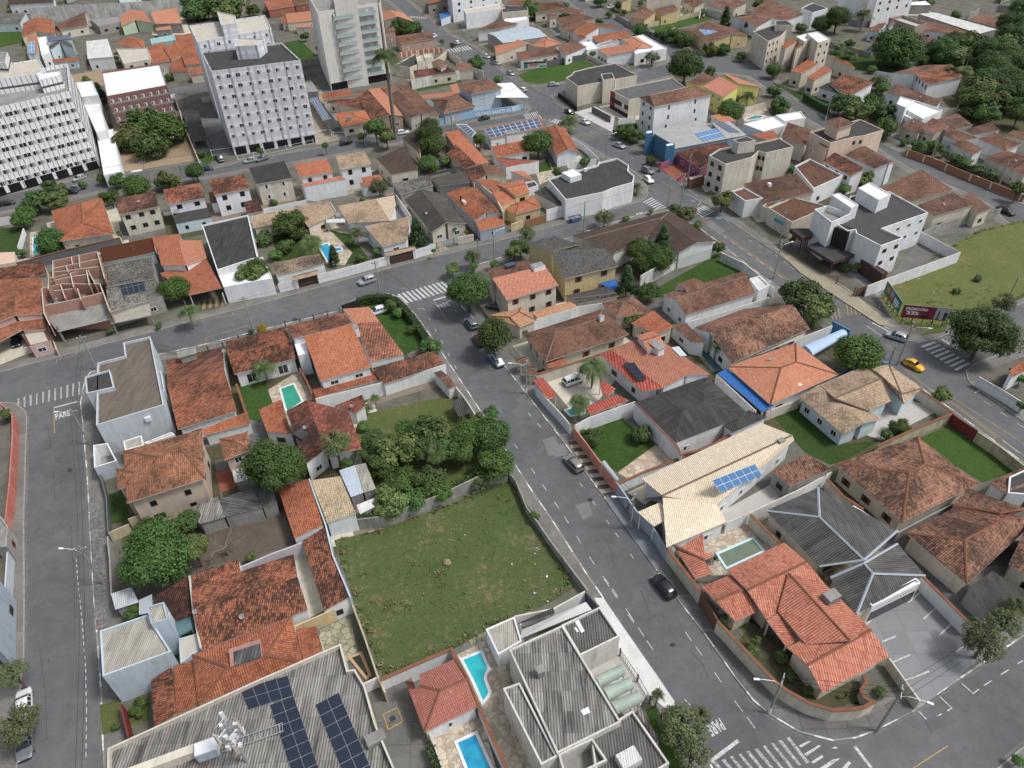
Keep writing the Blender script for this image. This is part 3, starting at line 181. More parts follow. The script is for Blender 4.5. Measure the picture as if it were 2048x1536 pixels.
('blue_complex','blue clinic complex with grey roofs and solar arrays','complex',0,'W_bluegrey',[('s','C_ltgy',4.0,[49,198.4,43.1,212,60.1,218.1,64.7,201.9],5.0,0,0.1),('s','C_ltgy',4.2,[71.9,206.3,65.4,204,63.7,215.5,69.3,216.5],4.8,0,0.1)],[('panel','blue',2,7,[57.71,201.06,4.67,56.69,207.86,4.79,63.44,210.03,5.23,64.58,203.53,5.13]),('panel','blue2',6,3,[67.15,208.09,4.49,64.35,215.1,4.92,67.22,215.9,4.91,70.45,207.94,4.42])],[],0),
('blue_tower','blue painted pillars and sloped blue front wall','tower',0,'W_blue2',[('f','F_wh',6.4,[41.6,204.5,43.9,205.2,43.9,207.3,41.9,206.5],0.1,0,0.2),('f','F_wh',6.2,[45.7,194.9,48.3,195.6,48.2,197.5,45.9,196.8],0.1,0,0.2),('s','M_blue3',5.4,[47.3,198.7,44.1,206,44.3,205.3,47.3,198.1],6.0,0,0.2)],[],[],0),
('white_annex','white flat roofs behind the blue clinic complex','annex',0,'W_wh',[('f','F_wh',4.6,[73,214.5,84.1,219.9,85.4,212.1,77,207.8],0.25,0,0.2),('f','F_wh',5.0,[84.4,219.9,93,222.3,92.6,216.7,85.3,214.2],0.3,0,0.2)],[],[],0),
('tiled_annex','orange strip roof beside the turquoise pool','annex',0,'W_wh',[('s','T_lor2',3.2,[67.9,220.8,66.3,226.7,70.7,227.3,72.6,219.7],3.6,0,0.2)],[],[],0),
('tiled_annex','wavy red tiled restaurant roof with magenta walls','annex',0,'W_mag',[('s','T_dkor',3.2,[53.5,185.8,49.3,197.4,56.4,199.3,60.2,191.4],4.2,0,0.2),('s','T_dkor',3.6,[59.5,193.9,55.2,200,64.3,200.8,64.5,196],4.4,0,0.2)],[],[],0),
('kiosk','brown brick gatehouse by the magenta restaurant','kiosk',0,'W_brown',[('f','F_be',2.8,[49.3,181.3,53.6,183.3,53.9,181.7,49.5,179.6],0.1,0,0.2)],[],[],0),
('apartment_block','cream three storey flats with black flat roof','apartment block',0,'W_crst',[('f','F_dk',8.8,[56.7,174.7,64.5,178.5,67.5,182.5,69,181,77.4,184.6,75.5,191.1,67.4,187.8,57.9,185.2,53.9,180.8],0.4,0,0.2),('f','F_dk',11.4,[61.6,181.9,66.5,183.2,64.8,186.5,60.7,184.3],0.1,0,0.2)],[],[(0,8,2,3,1.3,1.3,'dark'),(0,2,2,2,0.8,1.1,'dark')],0),
('apartment_block','peach coloured flats with tiled rooftop pavilion','apartment block',0,'W_peach',[('f','F_dk',8.4,[88.3,187.2,95.6,190.6,99.4,191.6,106.1,195.2,103.1,204.1,85.8,195.9],0.4,0,0.2),('h','T_br',11.4,[88.9,195.4,94.3,198.3,96.4,193.1,90.6,189.4],1.0,0,0.5),('s','T_br',7.0,[87.4,186.9,86.7,190.6,90,192.7,91.6,189.8],8.0,0,0.2)],[],[(0,5,2,2,0.9,1.0,'white'),(0,1,2,2,0.8,1.0,'dark')],0),
('tiled_house','brown dusty tiled roofs between cream and peach flats','house',0,'W_cr',[('s','T_or',4.2,[76.7,201,73,206.4,79.8,207.1,79.6,201.5],5.0,0,0.2),('h','T_br',5.4,[79.8,200.4,85.3,211.6,90.2,205.3,84.8,194.1],1.4,0,0.5)],[],[],0),
('tiled_house','long white house with two brown gables','house',0,'W_wh',[('s','T_mixo',5.4,[88.8,172.3,85.2,182.5,89.4,185.6,92.9,174.3],6.4,0,0.3),('s','T_br',5.4,[96.6,176.3,92.6,186.1,97.2,188.3,100.5,177.1],6.6,0,0.3),('s','T_br',5.8,[102.8,178.9,99.8,190.6,97.2,188.3,100.5,177.1],6.6,0,0.2)],[],[(0,0,3,1,1.0,1.1,'dark')],0),
('brown_roofed_house','white walled house with sunken brown tiled roof','house',0,'W_wh',[('f','T_brf',5.0,[77.3,166.6,87.3,173.7,82.9,185.4,77.3,180.8],0.5,0,0.2)],[],[],0),
('brown_roofed_house','large grey brown tiled roof with skylight','house',0,'W_cr',[('s','T_brd',4.2,[63.3,160.9,61.7,172.9,75.7,175.1,76.2,163.6],5.4,0,0.2)],[('box','skylight',[67.17,169.77,5.0],1.1,0.8,0.4,'W_wh',None)],[],0),
('white_gatehouse','white gatehouse with brown sliding gate and tile band','gatehouse',0,'W_wh',[('f','T_brf',4.6,[58.9,161.9,63.7,163.2,60.7,169.7,57,167.8],0.4,0,0.2)],[],[],0),
('shop_building','cream shop with green sign and planters','shop',0,'W_cr',[('f','T_brf',4.4,[66.6,150.2,73.2,154.5,77.7,157.9,71.1,163.4,63.6,158.1],0.3,0,0.2),('f','T_brf',4.0,[62.7,160,63.9,158.9,68.3,162.3,65.9,163.3],0.3,0,0.2)],[],[],0),
('office_building','modern white and black office building with entrance canopy','office building',0,'W_wh',[('f','F_dkg',8.2,[78,130.9,84.1,134,81.5,138.5,94.6,145,91,156.5,81.1,155,72.8,141,73.8,138,75.6,138.4,75.2,136.7],0.4,0,0.2),('f','F_wh',11.0,[81.3,153,85.2,155.8,87.2,149.1,83.3,146.5],0.2,0,0.2),('f','F_wh',11.0,[74.1,150,76.3,150.8,78,144.5,75.8,143.1],0.2,0,0.2),('f','F_gy',9.6,[69.1,146,72.6,147.6,76.2,143.2,70.5,139.4],1.4,0,0.2)],[],[(0,0,2,2,1.2,0.9,'dark'),(0,2,4,2,1.1,0.9,'glass')],0),
('glass_box','black glazed stair volume of the modern office','box',0,'W_black',[('f','F_dk',8.0,[70.9,141.5,73.8,137.8,75.8,138.8,72.9,142.6],0.1,0,0.2)],[],[],0),
('entrance_canopy','dark slab entrance canopy of the modern office','canopy',0,'M_brownslab',[('f','F_dk',3.6,[70,132.9,75.7,135.7,70.6,142.4,66.8,140.3],0.05,0,0.2,2,2.9)],[],[],0),
('entrance_canopy','second smaller dark slab canopy beside the black office','canopy',0,'M_brownslab',[('f','F_dk',4.6,[66.2,142,68.9,143.3,69.9,146.5,65,146.9],0.05,0,0.2,2,3.6)],[],[],0),
('gate_block','dark brown gate block right of the modern office','block',0,'M_brownslab',[('f','F_dk',3.4,[78.3,127.6,79.8,128.3,77.2,134.6,76.4,134.3],0.1,0,0.2)],[],[],0),
('brown_roofed_house','long rusty brown tiled house behind the vacant field','house',0,'W_cr',[('s','T_brd',4.2,[100.1,150.8,99,156.9,109.4,161.2,110.4,153.8],5.2,0,0.2),('s','T_brd',4.0,[115.1,153.9,111,151.9,109.3,157.8,114.5,162],4.8,0,0.2)],[],[],0),
('brown_roofed_house','striped brown tiled house along the diagonal street','house',0,'W_cr',[('s','T_br',4.4,[96.5,157.7,92.4,165.2,107.7,174.1,109.5,161.7],5.6,0,0.2)],[],[],0),
('round_kiosk','white rounded corner house at the right edge','kiosk',0,'W_wh',[('s','T_or',3.4,[90.6,95.2,85.7,92.7,85.4,93.7,89.9,96.6],4.0,0,0.2)],[],[],0),
('apartment_block','cream and white stepped apartment block','apartment block',0,'W_cr',[('f','F_dk',10.2,[100.3,283.4,106.9,289.8,115.4,304,111,308.8,99,298.6],0.4,0,0.2),('f','F_dk',12.0,[107.6,299.2,114.1,298.1,114.3,306.3,109.7,306],0.3,0,0.2),('f','F_wh',10.0,[113.4,282.3,121.7,288.4,119.5,294.4,112.7,289.7],0.3,0,0.2),('f','F_wh',11.0,[116.1,276,122.3,280.4,121.7,291.6,116.6,289.5],0.3,0,0.2),('s','T_or',8.4,[105.9,279.4,105.4,283,110.9,289.7,113.3,287.5],9.2,0,0.05),('s','T_or',8.4,[109.6,278,109.5,279.7,115.5,286.2,117.1,286.8],9.0,0,0.05)],[],[(0,0,3,3,0.9,1.0,'dark'),(3,0,2,3,0.9,1.0,'dark')],0),
('tiled_house','orange tiled row of gables behind the hedge','house',0,'W_cr',[('s','T_or',5.0,[106.1,260.1,103.5,264.2,112.4,272.8,114,267],6.2,0,0.2),('s','T_or',5.2,[107.6,252,106.1,255,114.3,263.1,116.1,258.3],6.4,0,0.2),('s','T_or',5.4,[126.3,263.6,123.3,271.9,122,276.4,125.7,269.3],6.0,0,0.2)],[],[],0),
('tiled_house','white house with large brown speckled gable roof','house',0,'W_wh',[('s','T_mixo',4.6,[113.4,235.8,111.5,249.3,119,254.2,124.7,244.3],6.0,0,0.3),('s','T_gyd',3.6,[113.5,239.6,108.4,248.9,112,250.6,113.4,235.8],4.6,0,0.2)],[],[],0),
('tiled_house','white hillside house with mossy brown roof','house',0,'W_wh',[('s','T_mixo',5.0,[142.3,242.8,143.9,255.2,158.6,260.2,155.5,246.6],6.2,0,0.3),('s','T_br',5.2,[143.6,254.6,136.8,256.9,149.2,260.7,158.6,260.2],6.2,0,0.2)],[],[(0,0,4,1,1.0,1.4,'dark')],0),
('tiled_house','dark brown roofed house beside the yellow walled terrace','house',0,'W_pbl',[('s','T_brd',4.2,[136.6,224.5,127.3,239.3,132.3,244.7,138.8,226.5],5.2,0,0.2)],[],[],0),
('terrace_house','white terrace house with yellow walls and blue door','house',0,'W_wh',[('f','F_wh',6.4,[123.2,218.1,128.6,224.5,126.3,228.4,122.1,221.7],0.3,0,0.2),('f','F_wh',4.6,[126.7,213,136.1,219.8,131.9,229.8,125.6,222.1],0.5,0,0.2),('f','F_wh',3.6,[125.3,215,129.7,217.8,126.7,223.9,123.9,221.9],0.1,0,0.2)],[],[],0),
('tiled_house','brown tiled house above the bougainvillea wall','house',0,'W_cr',[('s','T_br',3.6,[121.6,203.8,119,210.3,124.1,213.8,125.7,209.3],4.6,0,0.2),('s','T_br',4.0,[124.9,201.8,123.3,207.6,129.4,212.6,130.5,205],5.0,0,0.2),('s','T_brd',4.6,[128.5,202.3,129.4,211.6,137.3,213.8,136.5,203.7],5.6,0,0.2)],[],[],0),
('tiled_house','cluster of brown roofs at the right edge','house',0,'W_wh',[('h','T_br',5.0,[133.4,194.8,140.6,198.9,143,190,136.3,186.1],1.2,0,0.5),('s','T_br',4.2,[129.2,195.4,126.8,200.6,130.2,202.4,133.6,195.2],5.2,0,0.2),('s','T_br',3.6,[128.4,186.9,126.9,195.4,130.4,196.7,132,189],4.4,0,0.2),('s','T_brd',4.8,[133.9,198.2,133.2,202.2,142.7,205.6,141.9,199.1],5.6,0,0.2)],[],[],0),
('tiled_house','long brown roof above the hedge at the right edge','house',0,'W_cr',[('s','T_br',4.0,[133.9,172,129.8,184,136,185.6,140.6,176.5],5.2,0,0.2),('s','T_br',4.4,[149.1,190,143.4,198.3,146,199.7,152.4,193.2],5.2,0,0.2)],[],[],0),
('warehouse','long white roofed hall at the top right','warehouse',0,'W_gy',[('s','C_wh',5.0,[191.6,303.1,184.2,339.1,190.6,337.5,200.1,306.3],5.6,0,0.1)],[],[],0),
('tiled_house','long brown roof below the white hall','house',0,'W_wh',[('s','T_br',3.6,[189.9,305.4,176.5,317.7,181.6,332.1,193.1,305.6],4.6,0,0.2)],[],[],0),
('flat_house','brown rendered flat roof box house','house',0,'W_brn2',[('f','F_be',6.2,[170.5,313.4,177.4,317.6,174.1,332.7,166.7,329.3],1.2,0,0.2)],[],[],0),
('tiled_house','small house with turret and salmon roofs by large tree','house',0,'W_pbl',[('s','T_lor2',3.6,[162.2,313.6,148.7,299.9,148.2,301.6,157.6,312],4.6,0,0.2),('s','T_br',3.8,[170,297.9,167.3,318.2,165.8,320,172.7,300.7],4.4,0,0.2),('h','T_br',6.6,[161.7,319.3,165.5,323.1,164.2,317.9,161.1,316.2],0.5,0,0.5),('s','T_br',4.0,[156.4,314.8,153.8,318.4,160.3,324.7,164.7,326.2],5.0,0,0.2)],[],[],0),
('tiled_house','salmon roofed sheds right of the large tree','house',0,'W_cr',[('s','T_lor2',3.6,[197.4,306.3,198,309.2,205.9,311.8,205,308.9],3.9,0,0.2),('s','T_br',4.4,[206.6,311.6,200.2,327.7,206.9,331.3,211.5,320.3],5.6,0,0.2)],[],[],0),
('tiled_house','white house with long brown roof at the top','house',0,'W_wh',[('s','T_br',5.4,[123.3,333.2,114.6,353.6,127.7,371.6,133.9,339.7],6.6,0,0.2)],[],[],0),
('flat_house','white box house with grey flat roof at the top','house',0,'W_wh',[('f','F_dk',6.8,[137.7,340.5,147.1,347.5,144.6,359.4,135.8,349.4],0.3,0,0.2)],[],[],0),
('white_complex','white apartment complex at the top right','apartment block',0,'W_wh',[('f','F_be',11.0,[164.3,339.5,184.8,348.8,189.4,367.4,167.8,354.6],0.3,0,0.2),('f','F_be',11.0,[153.4,346.5,159.7,342.9,163.6,355.3,156.2,359.5],0.3,0,0.2)],[],[(0,0,4,2,1.2,1.1,'dark')],0),
('white_annex','low white roofs behind the curved grey wall','annex',0,'W_gy',[('f','F_wh',4.0,[190.2,360.5,199.8,358.8,201.3,367.9,194.1,366.5],0.1,0,0.2)],[],[],0),
('tiled_house','brown and yellow gabled house behind the grassy lot','house',0,'W_ye',[('s','T_br',4.2,[66,350.2,60.4,356,68.2,374.5,72.4,358.2],5.4,0,0.2),('s','T_br',4.6,[74.7,356.6,73.9,369.5,84,373.1,83.4,361.4],5.4,0,0.2)],[],[],0),
('tiled_house','brown house with yellow arches and solar panels','house',0,'W_ye',[('s','T_br',4.4,[83.7,306.1,82.2,326.5,90.5,335.7,95.4,313.4],6.0,0,0.3),('s','T_br',4.6,[103.1,316.2,100.9,327,90.5,335.7,95.4,313.4],6.0,0,0.2),('s','T_br',3.6,[83.8,330.8,77.8,330.7,77.5,332.2,83.7,333.5],4.0,0,0.2)],[('panel','blue',3,2,[85.61,317.72,4.86,84.92,327.27,4.86,90.23,327.67,5.56,90.78,319.12,5.55])],[],0),
('tiled_house','small house with pink tiled roof by the hedge','house',0,'W_wh',[('s','T_lor2',3.6,[72.5,328.3,71.9,334.9,76.9,335.8,76.8,330.4],4.2,0,0.2)],[],[],0),
('tiled_house','white gabled house with stepped brown roof','house',0,'W_wh',[('s','T_br',4.8,[110.1,328,107.9,343.1,117.6,346.5,118.7,335.7],6.0,0,0.2),('s','T_br',5.0,[110.3,341.7,103.7,346.3,108.9,345.5,117.6,346.5],6.0,0,0.2)],[],[(0,3,1,1,0.7,1.0,'dark')],0),
('tiled_house','brown roofs at the very top beside cream tower','house',0,'W_cr',[('s','T_br',4.4,[92.9,369.9,90,384.1,96.4,389.2,98.6,374.7],5.4,0,0.2),('s','T_br',4.4,[110.3,364.3,100.4,374,110.9,385.5,117.6,370.3],5.6,0,0.2)],[],[],0),
('cream_block','cream rendered block at the top edge','block',0,'W_cr',[('f','F_be',8.0,[70.4,371.7,87.4,374.2,89.2,391.3,73.3,388.3],0.2,0,0.2)],[],[],0),
('yellow_house','yellow gabled house at the top edge of the street','house',0,'W_ye',[('s','T_br',5.0,[60.5,383.4,58.1,392.3,63.8,397.8,66.1,388.6],6.0,0,0.2)],[],[],0),
('tiled_house','brown roofed white house at the top edge by the avenue','house',0,'W_wh',[('h','T_br',4.4,[3.6,390.7,8.3,407.4,20.1,399.3,16.3,385.7],1.2,0,0.5)],[],[],0),
('far_house','small far brown roofed house behind the far grey wall','house',0,'W_pbl',[('h','T_br',4.85,[-274.9,452.2,-291.4,488.1,-284,498.9,-267.1,461.5],2.03,0,0.5)],[],[],0),
('far_house','small far orange roofed house beyond the top street','house',0,'W_gy',[('h','T_or',4.7,[-246.2,458.1,-256.6,485.7,-253.1,503.6,-241.9,474.1],1.79,0,0.5)],[],[],0),
('far_house','small far rust roofed house on the far ridge of roofs','house',0,'W_pbl',[('h','T_dkor',4.88,[-208.8,441.9,-221.4,478.8,-215.6,496,-202.5,456.7],1.99,0,0.5)],[],[],0),
('far_house','small far dull red roofed house near the far tower base','house',0,'W_wh',[('h','T_mixo',4.94,[-177.1,446.6,-187.3,483.5,-180.9,501.1,-170.3,461.8],1.97,0,0.5)],[],[],0),
('far_house','small far grey roofed house past the top avenue','house',0,'W_gy',[('h','T_gy',5.16,[-151.4,445.4,-160.2,483.8,-145.7,471.8,-137.5,435],2.07,0,0.5)],[],[],0),
('far_house','small far brown roofed house at the far town edge','house',0,'W_pbl',[('h','T_br',4.39,[-89.6,438.9,-92.3,468.1,-77.3,483.5,-74.8,452.5],2.84,0,0.5)],[],[],0),
('far_house','small far orange roofed house by the far white block','house',0,'W_gy',[('h','T_or',3.79,[-59.1,461.4,-60.4,496.7,-41.1,476.7,-40.5,443.8],3.17,0,0.5)],[],[],0),
('far_house','small far rust roofed house beside the far trees','house',0,'W_gy',[('h','T_dkor',4.44,[-15.6,429.1,-13.9,456.5,-2.6,472.4,-4.3,443.2],1.92,0,0.5)],[],[],0),
('far_house','small far dull red roofed house behind the far cream block','house',0,'W_cr',[('h','T_mixo',5.41,[13.8,422.6,17.3,454.6,35.1,469.3,31,435.4],2.8,0,0.5)],[],[],0),
('far_house','small far grey roofed house among the far gardens','house',0,'W_cr',[('h','T_gy',5.0,[45.2,412.6,51.1,448.8,67.6,457.4,60.9,419.9],2.59,0,0.5)],[],[],0),
('far_house','small far brown roofed house behind the far grey wall with pale walls','house',0,'W_cr',[('h','T_br',4.87,[81.8,421.9,89.7,453.7,100.1,442.7,92.3,412.1],2.27,0,0.5)],[],[],0),
('far_house','small far orange roofed house beyond the top street with pale walls','house',0,'W_wh',[('h','T_or',4.56,[106.5,413,114.7,439.4,129.1,428,120.7,402.8],2.95,0,0.5)],[],[],0),
('far_house','small far rust roofed house on the far ridge of roofs with pale walls','house',0,'W_wh',[('h','T_dkor',4.42,[137.6,400.1,148.3,428.2,165.4,436.1,154,407.1],2.34,0,0.5)],[],[],0),
('far_house','small far dull red roofed house near the far tower base with pale walls','house',0,'W_wh',[('h','T_mixo',3.69,[169.6,399.4,181.2,424.6,197.4,438.5,185.1,411.8],1.68,0,0.5)],[],[],0),
('far_house','small far grey roofed house past the top avenue with pale walls','house',0,'W_gy',[('h','T_gy',4.61,[197.4,398.1,209.1,420.2,226.7,427.9,214.5,405],2.15,0,0.5)],[],[],0),
('far_house','small far brown roofed house at the far town edge with pale walls','house',0,'W_wh',[('h','T_br',4.8,[224.2,394.1,238.7,419,249.9,408.5,235.5,384.6],2.61,0,0.5)],[],[],0),
('far_house','small far orange roofed house by the far white block with pale walls','house',0,'W_gy',[('h','T_or',4.82,[240.9,373.5,254.9,395,271.5,407.5,256.7,384.7],1.38,0,0.5)],[],[],0),
('far_house','small far rust roofed house beside the far trees with pale walls','house',0,'W_gy',[('h','T_dkor',4.32,[-294,525.1,-309.1,561.4,-301.8,575.4,-286.1,537.4],2.18,0,0.5)],[],[],0),
('far_house','small far dull red roofed house behind the far cream block with pale walls','house',0,'W_pbl',[('h','T_mixo',5.34,[-210.7,500.7,-226.3,550.4,-220.6,572.8,-204.3,519.4],2.16,0,0.5)],[],[],0),
('far_house','small far grey roofed house among the far gardens with pale walls','house',0,'W_gy',[('h','T_gy',4.46,[-140.8,498.3,-150,547.2,-131.1,531.8,-122.9,485.2],2.72,0,0.5)],[],[],0),
('far_house','small far brown roofed house behind the far grey wall with white walls','house',0,'W_pbl',[('h','T_br',5.56,[-36.8,480.1,-36.4,515,-19.1,525.9,-19.9,489.6],2.97,0,0.5)],[],[],0),
('far_house','small far orange roofed house beyond the top street with white walls','house',0,'W_pbl',[('h','T_or',5.57,[38.1,481.4,43.7,522,58.3,507.5,52.3,468.6],2.83,0,0.5)],[],[],0),
('far_house','small far rust roofed house on the far ridge of roofs with white walls','house',0,'W_wh',[('h','T_dkor',4.87,[110.7,470,120.9,506,130,486,120.1,452.3],2.5,0,0.5)],[],[],0),
('far_house','small far dull red roofed house near the far tower base with white walls','house',0,'W_gy',[('h','T_mixo',5.08,[169.8,439.7,182.9,470.8,199.9,480.8,186.1,448.4],2.12,0,0.5)],[],[],0),
('far_house','small far grey roofed house past the top avenue with white walls','house',0,'W_gy',[('h','T_gy',4.1,[242.7,451.2,258.2,478.6,263.2,467.1,248.2,440.7],1.85,0,0.5)],[],[],0),
('far_house','small far brown roofed house at the far town edge with white walls','house',0,'W_cr',[('h','T_br',4.33,[-122,420,-127.6,452,-115.7,461,-110.2,427.8],2.34,0,0.5)],[],[],0),
('far_house','small far orange roofed house by the far white block with white walls','house',0,'W_gy',[('h','T_or',5.17,[-35.4,397.3,-35.1,423.2,-23.5,431.5,-24,404.6],2.08,0,0.5)],[],[],0)]
